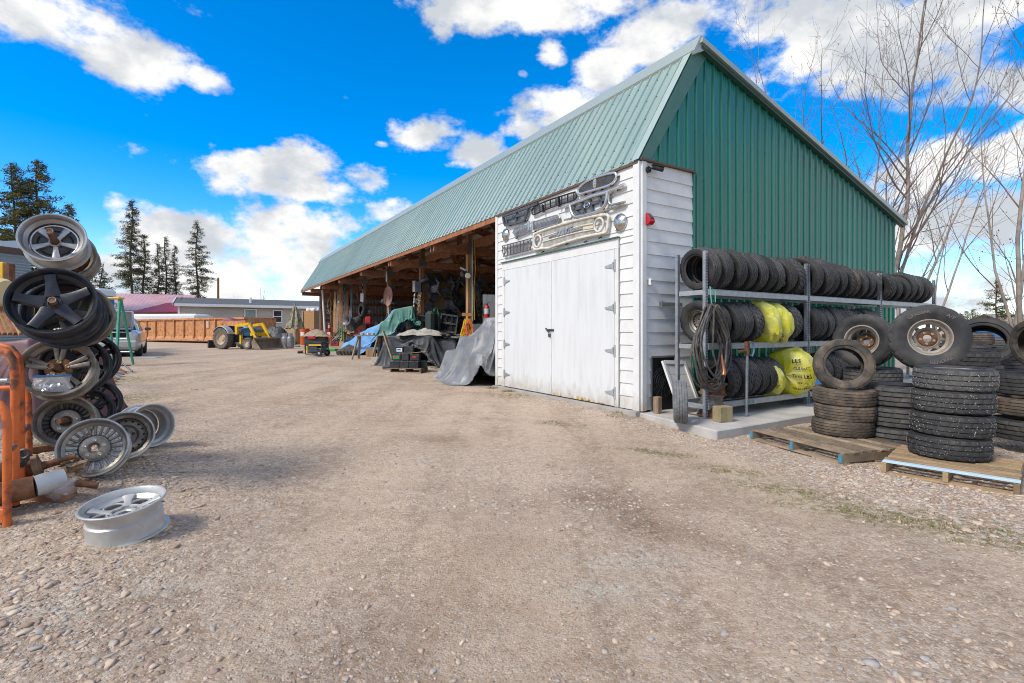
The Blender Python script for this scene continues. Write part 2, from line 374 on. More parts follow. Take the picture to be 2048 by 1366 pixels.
# ================================================================== GROUND
def ground_material():
    ma = bpy.data.materials.new('gravel_yard'); ma.use_nodes = True
    N, L = ma.node_tree.nodes, ma.node_tree.links; b = N['Principled BSDF']
    b.inputs['Roughness'].default_value = .93; b.inputs['Specular IOR Level'].default_value = .15
    tc = N.new('ShaderNodeTexCoord')
    def nz(scale, det=8, rough=.6):
        n = N.new('ShaderNodeTexNoise'); n.inputs['Scale'].default_value = scale; n.inputs['Detail'].default_value = det; n.inputs['Roughness'].default_value = rough
        L.new(tc.outputs['Object'], n.inputs['Vector']); return n.outputs['Fac']
    def rmp(v, a, b_, c=0, d=1):
        r = N.new('ShaderNodeMapRange'); r.inputs['From Min'].default_value = a; r.inputs['From Max'].default_value = b_
        r.inputs['To Min'].default_value = c; r.inputs['To Max'].default_value = d; L.new(v, r.inputs['Value']); return r.outputs[0]
    def mix(fac_, A, B, blend='MIX'):
        m = N.new('ShaderNodeMix'); m.data_type = 'RGBA'; m.blend_type = blend
        if isinstance(fac_, float): m.inputs['Factor'].default_value = fac_
        else: L.new(fac_, m.inputs['Factor'])
        for k, v in (('A', A), ('B', B)):
            if isinstance(v, tuple): m.inputs[k].default_value = (*v, 1)
            else: L.new(v, m.inputs[k])
        return m.outputs['Result']
    def vor(scale, out='Color', f='F1'):
        v = N.new('ShaderNodeTexVoronoi'); v.inputs['Scale'].default_value = scale; v.feature = f
        L.new(tc.outputs['Object'], v.inputs['Vector']); return v
    dirt = mix(rmp(nz(.55, 10, .65), .36, .64), (.42, .305, .215), (.55, .415, .30))
    mpt = N.new('ShaderNodeMapping'); mpt.inputs['Rotation'].default_value = (0, 0, -BROT); mpt.inputs['Scale'].default_value = (1.5, .10, 1); L.new(tc.outputs['Object'], mpt.inputs[0])
    ntk = N.new('ShaderNodeTexNoise'); ntk.inputs['Scale'].default_value = 1.0; ntk.inputs['Detail'].default_value = 5; L.new(mpt.outputs[0], ntk.inputs['Vector'])
    dirt = mix(rmp(ntk.outputs['Fac'], .44, .60, 0, .8), dirt, (.30, .21, .145))
    dirt = mix(rmp(nz(2.6), .48, .75, 0, .45), dirt, (.33, .235, .16))
    dirt = mix(rmp(nz(11, 10, .75), .34, .58, 0, 1), (.60, .475, .36), dirt)
    dirt = mix(rmp(nz(34, 6, .7), .56, .72, 0, .7), dirt, (.17, .125, .09))  # dark specks: shadow of small pits painted into the colour
    # crushed stone showing through, two sizes
    v1, v2 = vor(95), vor(34)
    def grey(col, a, b_):
        s_ = N.new('ShaderNodeSeparateColor'); L.new(col, s_.inputs[0]); return s_.outputs[0], s_.outputs[1], s_.outputs[2]
    r1, g1, b1 = grey(v1.outputs['Color'], 0, 1); r2, g2, b2 = grey(v2.outputs['Color'], 0, 1)
    st1 = mix(r1, (.23, .175, .135), (.68, .575, .475)); st2 = mix(r2, (.27, .21, .165), (.66, .565, .475))
    c = mix(rmp(g1, .55, .8, 0, .7), dirt, st1)
    at = N.new('ShaderNodeAttribute'); at.attribute_name = 'stony'
    k = N.new('ShaderNodeMath'); k.operation = 'MULTIPLY'; L.new(rmp(g2, .45, .7), k.inputs[0]); L.new(at.outputs['Fac'], k.inputs[1])
    c = mix(k.outputs[0], c, st2)
    # damp / oily stains
    a2 = N.new('ShaderNodeAttribute'); a2.attribute_name = 'stain'
    c = mix(a2.outputs['Fac'], c, mix(1.0, c, (.50, .44, .40), 'MULTIPLY'))
    # spilled bluish safety glass crumbs
    a3 = N.new('ShaderNodeAttribute'); a3.attribute_name = 'glassy'
    k3 = N.new('ShaderNodeMath'); k3.operation = 'MULTIPLY'; L.new(rmp(b1, .5, .75), k3.inputs[0]); L.new(a3.outputs['Fac'], k3.inputs[1])
    c = mix(k3.outputs[0], c, (.48, .58, .53))
    a4 = N.new('ShaderNodeAttribute'); a4.attribute_name = 'mossy'
    k4 = N.new('ShaderNodeMath'); k4.operation = 'MULTIPLY'; L.new(rmp(nz(14), .42, .6), k4.inputs[0]); L.new(a4.outputs['Fac'], k4.inputs[1])
    c = mix(k4.outputs[0], c, (.17, .15, .065))
    L.new(c, b.inputs['Base Color'])
    h = N.new('ShaderNodeMath'); h.operation = 'MULTIPLY_ADD'
    inv = N.new('ShaderNodeMath'); inv.operation = 'SUBTRACT'; inv.inputs[0].default_value = 1; L.new(v1.outputs['Distance'], inv.inputs[1])
    inv2 = N.new('ShaderNodeMath'); inv2.operation = 'SUBTRACT'; inv2.inputs[0].default_value = 1; L.new(v2.outputs['Distance'], inv2.inputs[1])
    k9 = N.new('ShaderNodeMath'); k9.operation = 'MULTIPLY'; L.new(inv2.outputs[0], k9.inputs[0]); L.new(at.outputs['Fac'], k9.inputs[1]); L.new(inv.outputs[0], h.inputs[0]); h.inputs[1].default_value = .3; L.new(k9.outputs[0], h.inputs[2])
    h2 = N.new('ShaderNodeMath'); h2.operation = 'MULTIPLY_ADD'; L.new(nz(26, 10, .7), h2.inputs[0]); h2.inputs[1].default_value = 1.6; L.new(h.outputs[0], h2.inputs[2])
    bp = N.new('ShaderNodeBump'); bp.inputs['Strength'].default_value = .8; bp.inputs['Distance'].default_value = .018
    L.new(h2.outputs[0], bp.inputs['Height']); L.new(bp.outputs[0], b.inputs['Normal'])
    return ma
def blob(x, y, cx, cy, rx, ry, rot=0):
    c, s = math.cos(rot), math.sin(rot); a = ((x - cx) * c + (y - cy) * s) / rx; b = (-(x - cx) * s + (y - cy) * c) / ry
    return np.exp(-(a * a + b * b))
def vnoise(x, y, f, seed=0):
    """cheap smooth value noise on arrays"""
    rs = np.random.RandomState(seed); tb = rs.rand(256, 256)
    X, Y = x * f, y * f; i, j = np.floor(X).astype(int), np.floor(Y).astype(int); u, v = X - i, Y - j
    u, v = u * u * (3 - 2 * u), v * v * (3 - 2 * v)
    g = lambda a, b: tb[a % 256, b % 256]
    return (g(i, j) * (1 - u) + g(i + 1, j) * u) * (1 - v) + (g(i, j + 1) * (1 - u) + g(i + 1, j + 1) * u) * v
def stony(x, y):
    """how much loose stone lies here"""
    left = sstep(-.4, -2.6, x + .25 * (y - 2)) * (1 - sstep(5, 9, y))
    s = (x - C0[0]) * VV[0] + (y - C0[1]) * VV[1]
    right = sstep(2.2, 3.0, x + .28 * (y - 5)) * (1 - sstep(10, 16, y)) * sstep(-3.2, -2.2, s)
    wallside = sstep(-.95, -.3, s) * (1 - sstep(14, 22, y))
    fore = (1 - sstep(1.7, 3.2, y)) * (.18 + .6 * sstep(.4, .75, vnoise(x, y, 1.3, 21)))
    patch = sstep(.5, .75, vnoise(x, y, .9, 3)) * .35
    return np.clip(left * .7 + right + wallside * .75 + fore + patch, 0, 1)
STG = [G(880, 878), G(1270, 1010), G(1330, 1060), G(1170, 985), G(1500, 1105), G(1000, 940)]
def stain(x, y):
    r = blob(x, y, STG[0].x, STG[0].y, .27, .22) * 1.5
    r = r + blob(x, y, STG[1].x, STG[1].y, .55, .3, -.2) * .8 + blob(x, y, STG[2].x, STG[2].y, .5, .22, -.5) * .8 + blob(x, y, STG[3].x, STG[3].y, .3, .2) * .6 + blob(x, y, STG[4].x, STG[4].y, .5, .15, -.6) * .5
    r = r * (.55 + .9 * vnoise(x, y, 3.1, 12)) + sstep(.62, .85, vnoise(x, y, .55, 8)) * .3 + sstep(.55, .8, vnoise(x * .8 - y * .3, y, 2.7, 9)) * .3
    return np.clip(r * .62, 0, 1)
def glassy(x, y):
    r = np.zeros_like(x)
    for px, py, rx, ry in ((665, 760, .9, .5), (720, 730, .8, .5), (500, 705, 1.0, .7), (560, 712, 1.2, .7), (700, 745, .9, .4), (1040, 760, .3, .3), (100, 1225, .22, .08), (330, 1170, .2, .1), (1250, 1120, .3, .12), (1210, 1180, .25, .1), (300, 700, 1.2, .8)):
        g = G(px, py); r = r + blob(x, y, g.x, g.y, rx, ry)
    return np.clip(r * (.1 + .7 * vnoise(x, y, 5, 14)), 0, .5)
MOSS = [(1310, 905, .28, .10), (1580, 978, .34, .13), (1720, 1020, .4, .12), (1900, 1055, .35, .12), (2030, 1085, .3, .12), (1020, 790, .5, .22), (1460, 940, .25, .1), (240, 760, .45, .6), (260, 795, .35, .4), (1115, 848, .2, .1), (1245, 835, .14, .08)]
def mossy(x, y):
    r = np.zeros_like(x)
    for px, py, rx, ry in MOSS:
        g = G(px, py); r = r + blob(x, y, g.x, g.y, rx * 1.5, ry * 1.6, -.35)
    return np.clip(r, 0, 1)
def build_ground():
    # one sheet: fine near the camera, coarse to the horizon
    def axis(lo, hi, fine, far):
        a = np.arange(lo, hi, fine); g = []; v = fine
        while (g[-1] if g else hi) < far:
            v *= 1.35; g.append((g[-1] if g else hi) + v)
        return a, np.array(g)
    a, g = axis(-12, 9, .07, 2500); xs = np.concatenate((-12 - (g - g[0] + (g[0] - 9))[::-1], a, g))
    a2, g2 = axis(-1, 16, .07, 2500); ys = np.concatenate((np.array([-2500, -900, -300, -100, -30, -10, -4]), a2, g2))
    X, Y = np.meshgrid(xs, ys); Z = gz(X, Y)
    near = np.exp(-(np.maximum(np.abs(X) - 12, 0) + np.maximum(Y - 16, 0) + np.maximum(-1 - Y, 0)))
    Z = Z + near * ((vnoise(X, Y, .8, 1) - .5) * .035 + (vnoise(X, Y, 2.4, 2) - .5) * .02 + (vnoise(X, Y, 7, 4) - .5) * .008)
    ruts = np.sin(((X - C0[0]) * VV[0] + (Y - C0[1]) * VV[1]) * 3.0 + vnoise(X, Y, .4, 6) * 4) * .008 * near
    Z = Z + ruts
    Z = Z - blob(X, Y, STG[0].x, STG[0].y, .2, .16) * .02
    far = np.hypot(X, Y); Z = np.where(far > 90, np.minimum(Z, .45), Z)
    n, m = len(xs), len(ys)
    me = bpy.data.meshes.new('ground')
    idx = np.arange(n * m).reshape(m, n)
    q = np.stack((idx[:-1, :-1], idx[:-1, 1:], idx[1:, 1:], idx[1:, :-1]), -1).reshape(-1, 4)
    me.vertices.add(n * m); me.vertices.foreach_set('co', np.stack((X, Y, Z), -1).astype(np.float32).ravel())
    me.loops.add(q.size); me.loops.foreach_set('vertex_index', q.ravel().astype(np.int32))
    me.polygons.add(len(q)); me.polygons.foreach_set('loop_start', np.arange(0, q.size, 4, dtype=np.int32))
    me.update(calc_edges=True); me.validate()
    for nm, fn in (('stony', stony), ('stain', stain), ('glassy', glassy), ('mossy', mossy)):
        at = me.attributes.new(nm, 'FLOAT', 'POINT'); at.data.foreach_set('value', fn(X, Y).astype(np.float32).ravel())
    me.materials.append(ground_material()); me.shade_smooth()
    tag(obj('ground', me), kind='structure')
    return X, Y, Z, xs, ys
GX, GY, GZ, gxs, gys = build_ground()
def gzi(x, y):
    """surface height of the finished sheet"""
    i = np.clip(np.searchsorted(gxs, x) - 1, 0, len(gxs) - 2); j = np.clip(np.searchsorted(gys, y) - 1, 0, len(gys) - 2)
    u = (x - gxs[i]) / (gxs[i + 1] - gxs[i]); v = (y - gys[j]) / (gys[j + 1] - gys[j])
    return (GZ[j, i] * (1 - u) + GZ[j, i + 1] * u) * (1 - v) + (GZ[j + 1, i] * (1 - u) + GZ[j + 1, i + 1] * u) * v
# ------------------------------------------------------------------ loose stones
def bulk_mesh(name, V, Fc, attr=None):
    me = bpy.data.meshes.new(name); k = Fc.shape[1]
    me.vertices.add(len(V)); me.vertices.foreach_set('co', V.astype(np.float32).ravel())
    me.loops.add(Fc.size); me.loops.foreach_set('vertex_index', Fc.astype(np.int32).ravel())
    me.polygons.add(len(Fc)); me.polygons.foreach_set('loop_start', np.arange(0, Fc.size, k, dtype=np.int32))
    me.update(calc_edges=True)
    if attr is not None:
        a = me.attributes.new('tone', 'FLOAT', 'POINT'); a.data.foreach_set('value', attr.astype(np.float32))
    return me
def ico(sub):
    import bmesh
    bm = bmesh.new(); bmesh.ops.create_icosphere(bm, subdivisions=sub, radius=1)
    V = np.array([v.co[:] for v in bm.verts]); Fc = np.array([[v.index for v in f.verts] for f in bm.faces]); bm.free(); return V, Fc
def stone_material():
    ma = bpy.data.materials.new('river_gravel'); ma.use_nodes = True
    N, L = ma.node_tree.nodes, ma.node_tree.links; b = N['Principled BSDF']
    b.inputs['Roughness'].default_value = .85; b.inputs['Specular IOR Level'].default_value = .25
    a = N.new('ShaderNodeAttribute'); a.attribute_name = 'tone'
    cr = N.new('ShaderNodeValToRGB'); L.new(a.outputs['Fac'], cr.inputs[0])
    e = cr.color_ramp.elements; e[0].position = 0; e[0].color = (.30, .22, .165, 1); e[1].position = 1; e[1].color = (.60, .52, .43, 1)
    for p_, c_ in ((.15, (.44, .34, .26)), (.3, (.38, .33, .285)), (.42, (.50, .40, .31)), (.55, (.35, .25, .21)), (.68, (.54, .46, .37)), (.78, (.36, .335, .315)), (.88, (.52, .40, .31))):
        x = e.new(p_); x.color = (*c_, 1)
    cr.color_ramp.interpolation = 'CONSTANT'
    tc = N.new('ShaderNodeTexCoord'); n = N.new('ShaderNodeTexNoise'); n.inputs['Scale'].default_value = 45; n.inputs['Detail'].default_value = 6; L.new(tc.outputs['Object'], n.inputs['Vector'])
    r = N.new('ShaderNodeMapRange'); r.inputs['To Min'].default_value = .7; r.inputs['To Max'].default_value = 1.3; L.new(n.outputs['Fac'], r.inputs['Value'])
    m = N.new('ShaderNodeMix'); m.data_type = 'RGBA'; m.blend_type = 'MULTIPLY'; m.inputs['Factor'].default_value = 1
    L.new(cr.outputs[0], m.inputs['A']); L.new(r.outputs[0], m.inputs['B']); L.new(m.outputs['Result'], b.inputs['Base Color'])
    return ma
def inside_barn_or_slab(x, y):
    t = (x - C0[0]) * UU[0] + (y - C0[1]) * UU[1]; s = (x - C0[0]) * VV[0] + (y - C0[1]) * VV[1]
    return ((s > -.03) & (t > -.05)) | ((s > -.28) & (t > -1.75) & (t < .1) & (s < 9))
def scatter(n, sub, ylo, yhi, smin, smax, seed, dens_pow=1.0, base=.10):
    rs = np.random.RandomState(seed)
    # even in the picture's solid angle is not wanted: even on the ground, thinning with distance
    m = n * 6
    y = ylo + (yhi - ylo) * rs.rand(m) ** 1.5; x = (rs.rand(m) * 2 - 1) * (y * 1.12 + .6)
    keep = rs.rand(m) < (base + (1 - base) * stony(x, y) ** dens_pow) * np.clip((y * 1.12 + .6) / (yhi * 1.12 + .6), .12, 1)
    keep &= ~inside_barn_or_slab(x, y)
    x, y = x[keep][:n], y[keep][:n]; k = len(x)
    z = gzi(x, y)
    V, Fc = ico(sub)
    size = smin + (smax - smin) * rs.rand(k) ** 3.2 * (.45 + .55 * stony(x, y))
    ax = np.stack((size * (.8 + .7 * rs.rand(k)), size * (.6 + .5 * rs.rand(k)), size * (.28 + .35 * rs.rand(k))), -1)
    lump = 1 + .17 * rs.randn(12, len(V)); pick = rs.randint(0, 12, k)
    pts = V[None] * lump[pick][:, :, None] * ax[:, None, :]
    a = rs.rand(k) * 6.283; b = rs.randn(k) * .22
    ca, sa, cb_, sb = np.cos(a), np.sin(a), np.cos(b), np.sin(b)
    X = pts[..., 0]; Y = pts[..., 1]; Z = pts[..., 2]
    Y, Z = Y * cb_[:, None] - Z * sb[:, None], Y * sb[:, None] + Z * cb_[:, None]
    X, Y = X * ca[:, None] - Y * sa[:, None], X * sa[:, None] + Y * ca[:, None]
    out = np.stack((X + x[:, None], Y + y[:, None], Z + (z + ax[:, 2] * .05)[:, None]), -1).reshape(-1, 3)
    faces = (Fc[None] + (np.arange(k) * len(V))[:, None, None]).reshape(-1, 3)
    return out, faces, np.repeat(rs.rand(k), len(V))
STONE = stone_material()
for args in ((9000, 2, .9, 5.2, .005, .030, 1), (52000, 1, 1.0, 9, .004, .015, 2), (20000, 1, 4, 18, .008, .022, 5)):
    V_, F_, A_ = scatter(*args)
    me = bulk_mesh('gravel', V_, F_, A_); me.materials.append(STONE); me.shade_smooth()
    tag(obj('gravel', me), 'loose grey and pinkish gravel strewn over the yard', kind='stuff')
# ------------------------------------------------------------------ grass tufts
def grass():
    rs = np.random.RandomState(4); V = []; Fc = []; T = []
    pts = []
    for px, py, rx, ry in MOSS:
        g = G(px, py); n = int(900 * rx * ry / .05) if py > 800 else int(350)
        for _ in range(min(n, 1100)):
            a, q = rs.randn(2); x = g.x + a * rx * .95; y = g.y + q * ry * .9 - a * rx * .33
            if fbm(x * 5, y * 5) > .0: pts.append((x, y, 1))
    for px, py, k in ((1245, 828, 60), (1115, 797, 45), (1020, 783, 160), (985, 777, 160), (80, 895, 220), (250, 935, 60), (390, 780, 25), (1700, 940, 50)):
        g = G(px, py)
        for _ in range(k):
            a, q = rs.randn(2); pts.append((g.x + a * .09, g.y + q * .05, 1.8))
    for x, y, s in pts:
        if inside_barn_or_slab(np.array([x]), np.array([y]))[0]: continue
        z = float(gzi(np.array([x]), np.array([y]))[0]); h = (.010 + .022 * rs.rand()) * s; a = rs.rand() * 6.28; w = .0022 * (1 + y / 8)
        lean = h * (.5 + rs.rand()); c, q = math.cos(a), math.sin(a); i = len(V)
        V += [(x - q * w, y + c * w, z - .004), (x + q * w, y - c * w, z - .004), (x + c * lean, y + q * lean, z + h)]
        Fc.append((i, i + 1, i + 2)); T += [rs.rand()] * 3
    me = bulk_mesh('grass', np.array(V), np.array(Fc), np.array(T))
    ma = bpy.data.materials.new('grass_blades'); ma.use_nodes = True; N, L = ma.node_tree.nodes, ma.node_tree.links
    a = N.new('ShaderNodeAttribute'); a.attribute_name = 'tone'; cr = N.new('ShaderNodeValToRGB'); L.new(a.outputs['Fac'], cr.inputs[0])
    cr.color_ramp.elements[0].color = (.11, .14, .03, 1); cr.color_ramp.elements[1].color = (.36, .28, .15, 1)
    L.new(cr.outputs[0], N['Principled BSDF'].inputs['Base Color']); N['Principled BSDF'].inputs['Roughness'].default_value = .7
    me.materials.append(ma); tag(obj('grass', me), 'sparse short grass along the gravel edge', kind='stuff')
grass()
# ------------------------------------------------------------------ concrete slab beside the white room
def slab():
    pts = [barn(-.02, .0), Vector((2.64, 6.47, SLAB)), None, barn(9.2, -.05)]
    p = pts[1]; d = VV; pts[2] = Vector((p.x + d[0] * 9.3, p.y + d[1] * 9.3, SLAB))
    b = MB(); q = [(v.x, v.y) for v in pts]
    # subdivided top with slightly chipped edge
    edge = []
    for i in range(4):
        a, c = np.array(q[i]), np.array(q[(i + 1) % 4]); L_ = np.linalg.norm(c - a); k = max(2, int(L_ / .15))
        for j in range(k):
            w = a + (c - a) * j / k; nrm = np.array(((c - a)[1], -(c - a)[0])) / L_
            w = w + nrm * (fbm(w[0] * 3, w[1] * 3) * .012 if j else 0); edge.append(tuple(w))
    b.prism(edge, -.15, SLAB)
    tag(b.build('concrete_slab', CONC, bev=.012), kind='structure')
slab()
# ================================================================== THE BARN  (local axes: x into depth s, y along the front t, z up)
BM = frame(barn(0, 0, 0), Vector((*VV, 0)), Vector((*UU, 0)), Vector((0, 0, 1)))
BARN = thing('pole_barn', 'long green metal roofed pole barn with a white sided room at its near end', 'barn', M=BM)
ZE, SR, ZR, SB, ZB, LEN = 4.0, 1.346, 6.21, 9.2, 4.01, 31.2
def roofz(s): return ZE + (ZR - ZE) * s / SR if s < SR else ZR + (ZB - ZR) * (s - SR) / (SB - SR)
PITCH = .2286
RIB = [(0, 0), (.05, 0), (.056, .004), (.064, .004), (.07, 0), (.115, 0), (.121, .004), (.129, .004), (.135, 0), (.164, 0), (.173, .026), (.203, .026), (.212, 0)]
def ribs(n):
    out = []
    for k in range(n): out += [(a + k * PITCH, h) for a, h in RIB]
    return out + [(n * PITCH, 0)]
PW = 4 * PITCH
# front mansard panels
fl = Vector((SR, 0, ZR - ZE)); fn = Vector((-(ZR - ZE), 0, SR)).normalized()
b = MB(); pr = ribs(4); vs = []
a0, a1 = Vector((-.03, 0, ZE - .05)), Vector((SR, 0, ZR))
for a, h in pr: vs += [a0 + fn * (h + .012) + Vector((0, a, 0)), a1 + fn * (h + .012) + Vector((0, a, 0))]
b.add(vs, [(2 * i, 2 * i + 1, 2 * i + 3, 2 * i + 2) for i in range(len(pr) - 1)])
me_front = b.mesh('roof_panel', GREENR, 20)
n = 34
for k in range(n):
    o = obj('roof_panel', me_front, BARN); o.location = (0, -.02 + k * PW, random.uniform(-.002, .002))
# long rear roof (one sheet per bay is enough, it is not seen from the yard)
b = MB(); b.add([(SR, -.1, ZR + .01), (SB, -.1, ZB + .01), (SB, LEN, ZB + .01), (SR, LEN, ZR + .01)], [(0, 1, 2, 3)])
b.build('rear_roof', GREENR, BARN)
b = MB(); b.add([(.02, .02, ZE - .03), (SR - .02, .02, ZR - .06), (SR - .02, LEN - .05, ZR - .06), (.02, LEN - .05, ZE - .03)], [(0, 3, 2, 1)])
b.add([(SR - .02, .02, ZR - .06), (SB - .1, .02, ZB - .05), (SB - .1, LEN - .05, ZB - .05), (SR - .02, LEN - .05, ZR - .06)], [(0, 3, 2, 1)])
b.build('roof_lining', mat('pale_roof_lining', (.74, .71, .64), .7, c2=(.60, .55, .46), sc_=2, bump=.2, bsc=12), BARN)
# near gable in ribbed sheets
LG = 8.98; ns = math.ceil(LG / PW)
for k in range(ns):
    b = MB(); vs = []
    for a, h in ribs(4):
        s = min(k * PW + a, LG); zb = .06 if s >= 1.25 else ZE - .015
        vs += [(s, -.012 - h, zb), (s, -.012 - h, roofz(s) - .05)]
    pts = ribs(4)
    fs = []
    for i in range(len(pts) - 1):
        if k * PW + pts[i][0] >= LG: continue
        fs.append((2 * i, 2 * i + 2, 2 * i + 3, 2 * i + 1))
    # the sheet starts hanging full length right at the room's edge
    if k * PW < 1.25 < (k + 1) * PW:
        vs2 = []; fs2 = []; prev = None
        cols = sorted(set([(k * PW + a, h) for a, h in ribs(4)] + [(1.2499, 0.0), (1.2501, 0.0)]))
        for s, h in cols:
            zb = .06 if s >= 1.25 else ZE - .015
            vs2 += [(s, -.012 - h, zb), (s, -.012 - h, roofz(s) - .05)]
        fs2 = [(2 * i, 2 * i + 2, 2 * i + 3, 2 * i + 1) for i in range(len(cols) - 1)]
        b.add(vs2, fs2)
    else: b.add(vs, fs)
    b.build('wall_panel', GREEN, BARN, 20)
# screws, far too many to count
b = MB(); b2 = MB()
def stud(bb, p, nrm, r=.009):
    nrm = Vector(nrm); x = nrm.orthogonal().normalized(); y = nrm.cross(x); p = Vector(p)
    bb.add([p + (x * math.cos(i * 1.257) + y * math.sin(i * 1.257)) * r for i in range(5)] + [p + nrm * r], [(i, (i + 1) % 5, 5) for i in range(5)])
for row in (.03, .2, .4, .6, .8, .97):
    p = a0.lerp(a1, row)
    for k in range(136):
        for e in ((.155,) if row > .05 else (.155, .192)):
            hh = .012 if e < .16 else .038
            stud(b, p + fn * (hh + .002) + Vector((0, -.02 + k * PITCH + e, 0)), fn, .012 if row > .05 else .014)
for z in (.7, 1.5, 2.3, 3.1, 3.9, 4.7, 5.4):
    for k in range(40):
        s = k * PITCH + .15
        if s < LG and (s > 1.3 or z > 4.05) and z < roofz(s) - .15: stud(b, (s, -.014, z + fbm(k, z) * .01), (0, -1, 0), .010)
tag(b.build('screw', DARKMET, BARN), kind='stuff')
# flashings
b = MB()
for i, w in ((0, .30),):
    sl = Vector((SR, 0, ZR - ZE)).normalized()
    b.add([(-.05, -.04, ZE - .03), (SR - .0, -.04, ZR + .03), (SR + .27, -.04, ZR - .12), (.17, -.04, ZE - .03)], [(0, 3, 2, 1)])
    b.add([(-.05, -.04, ZE - .03), (-.05, -.016, ZE - .03), (SR, -.016, ZR + .03), (SR, -.04, ZR + .03)], [(0, 1, 2, 3)])
b.build('rake_flashing', mat('green_flashing', (.05, .15, .115), .36, .1, c2=(.06, .17, .13), sc_=3, var=0), BARN)
b = MB(); q = fn * .034
p0, p1 = Vector((-.05, -.045, ZE - .04)) + q, Vector((SR, -.045, ZR + .02)) + q
b.add([p0, p0 + Vector((0, .16, 0)), p1 + Vector((0, .16, 0)), p1], [(0, 1, 2, 3)])
b.build('corner_flashing', mat('pale_green_flashing', (.36, .45, .41), .35, .1, var=0), BARN)
b = MB()
d = Vector((SB + .12 - SR, 0, ZB - ZR)).normalized(); up = Vector((-d.z, 0, d.x))
A, Bq = Vector((SR - .03, -.11, ZR + .03)), Vector((SB + .12, -.11, ZB + .0))
b.box((A + Bq) / 2 - up * .03, ((Bq - A).length, .12, .09), Matrix((d, Vector((0, 1, 0)), up)).transposed())
b.build('rake_trim', FLASH, BARN)
b = MB(); A2, B2 = A - up * .115, Bq - up * .115
b.box((A2 + B2) / 2 + Vector((0, .03, 0)), ((B2 - A2).length - .1, .09, .05), Matrix((d, Vector((0, 1, 0)), up)).transposed())
b.build('rake_trim', mat('dark_green_trim', (.03, .085, .065), .4, var=0), BARN)
b = MB(); b.prism([(SR - .16, ZR - .26), (SR - .19, ZR - .2), (SR - .03, ZR + .08), (SR + .02, ZR + .085), (SR + .3, ZR + .0), (SR + .28, ZR - .04)], 0, LEN + .2)
b.v = [(x, z - .12, y) for x, y, z in b.v]
b.build('ridge_cap', FLASH, BARN)
# fascia, eave beam and posts
b = MB(); b.box((-.01, (4.5 + LEN) / 2, ZE - .10), (.035, LEN - 4.5, .13)); b.build('fascia_board', FASC, BARN)
POST_T = [8.47, 12.45, 16.35, 20.35, 24.35, 27.9, 31.05]
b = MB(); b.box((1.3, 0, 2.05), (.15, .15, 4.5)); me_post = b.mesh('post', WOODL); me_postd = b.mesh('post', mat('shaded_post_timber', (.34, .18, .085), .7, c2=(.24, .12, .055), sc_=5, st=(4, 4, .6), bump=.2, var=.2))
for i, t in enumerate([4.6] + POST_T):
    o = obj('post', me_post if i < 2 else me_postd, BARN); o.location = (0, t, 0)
b = MB(); b.box((SB - .3, 0, 2.0), (.15, .15, 4.1)); me_p2 = b.mesh('post', WOODB)
for t in POST_T: obj('post', me_p2, BARN).location = (0, t, 0)
TR = [4.6] + POST_T
def chord(a, c, w=.05, h=.19):
    b = MB(); b.beam((a[0], 0, a[1]), (c[0], 0, c[1]), w, h, (0, 1, 0)); b2 = b; return b2
mch = MB(); mch.box((4.55, 0, 3.78), (9.0, .06, .24)); mch = mch.mesh('bottom_chord', WOODB)
tops = [((0.05, ZE - .12), (SR, ZR - .22)), ((SR, ZR - .22), (SB - .2, ZB - .1))]
webs = [((.1, 3.88), (1.3, 5.5)), ((1.3, 5.85), (2.9, 3.85)), ((2.9, 3.85), (4.3, 5.2)), ((4.3, 5.2), (5.8, 3.85)), ((5.8, 3.85), (7.0, 4.5)), ((2.9, 3.85), (2.9, 5.6)), ((5.8, 3.85), (5.8, 4.8))]
def bm_(a, c, h):
    b = MB(); a, c = Vector((a[0], 0, a[1])), Vector((c[0], 0, c[1])); b.beam(a, c, .045, h, (0, 0, 1) if abs((c - a).normalized().z) < .9 else (1, 0, 0))
    return b
mtop = [bm_(a, c, .18).mesh('top_chord', WOODB) for a, c in tops]
mweb = [bm_(a, c, .12).mesh('web_member', WOODB) for a, c in webs]
gp = MB(); gp.box((1.3, -.085, 3.86), (.3, .012, .3)); gpm = gp.mesh('gusset_plate', mat('truss_plate', (.16, .17, .18), .5, .4, c2=(.2, .2, .2), sc_=8))
for t in TR:
    for dy in ((-.1,) if t == 4.6 else (-.105, .105)):
        o = obj('bottom_chord', mch, BARN); o.location = (0, t + dy, 0)
        for m_ in mtop: obj('top_chord', m_, o)
        for m_ in mweb: obj('web_member', m_, o)
        if dy < 0: obj('gusset_plate', gpm, o)
# purlins under both slopes
b = MB(); b.box((0, LEN / 2, 0), (.04, LEN - .3, .13)); mp_ = b.mesh('purlin', WOODB)
for k in range(4):
    s = .12 + k * .33; o = obj('purlin', mp_, BARN); o.location = (s + .06, 0, roofz(s) - .12); o.rotation_euler = (0, rad(-58), 0)
for k in range(13):
    s = 1.6 + k * .58; o = obj('purlin', mp_, BARN); o.location = (s, 0, roofz(s) - .14); o.rotation_euler = (0, rad(15), 0)
b = MB(); b.box((1.38, (4.6 + LEN) / 2, 3.98), (.05, LEN - 4.7, .24)); b.build('header_beam', WOODB, BARN)
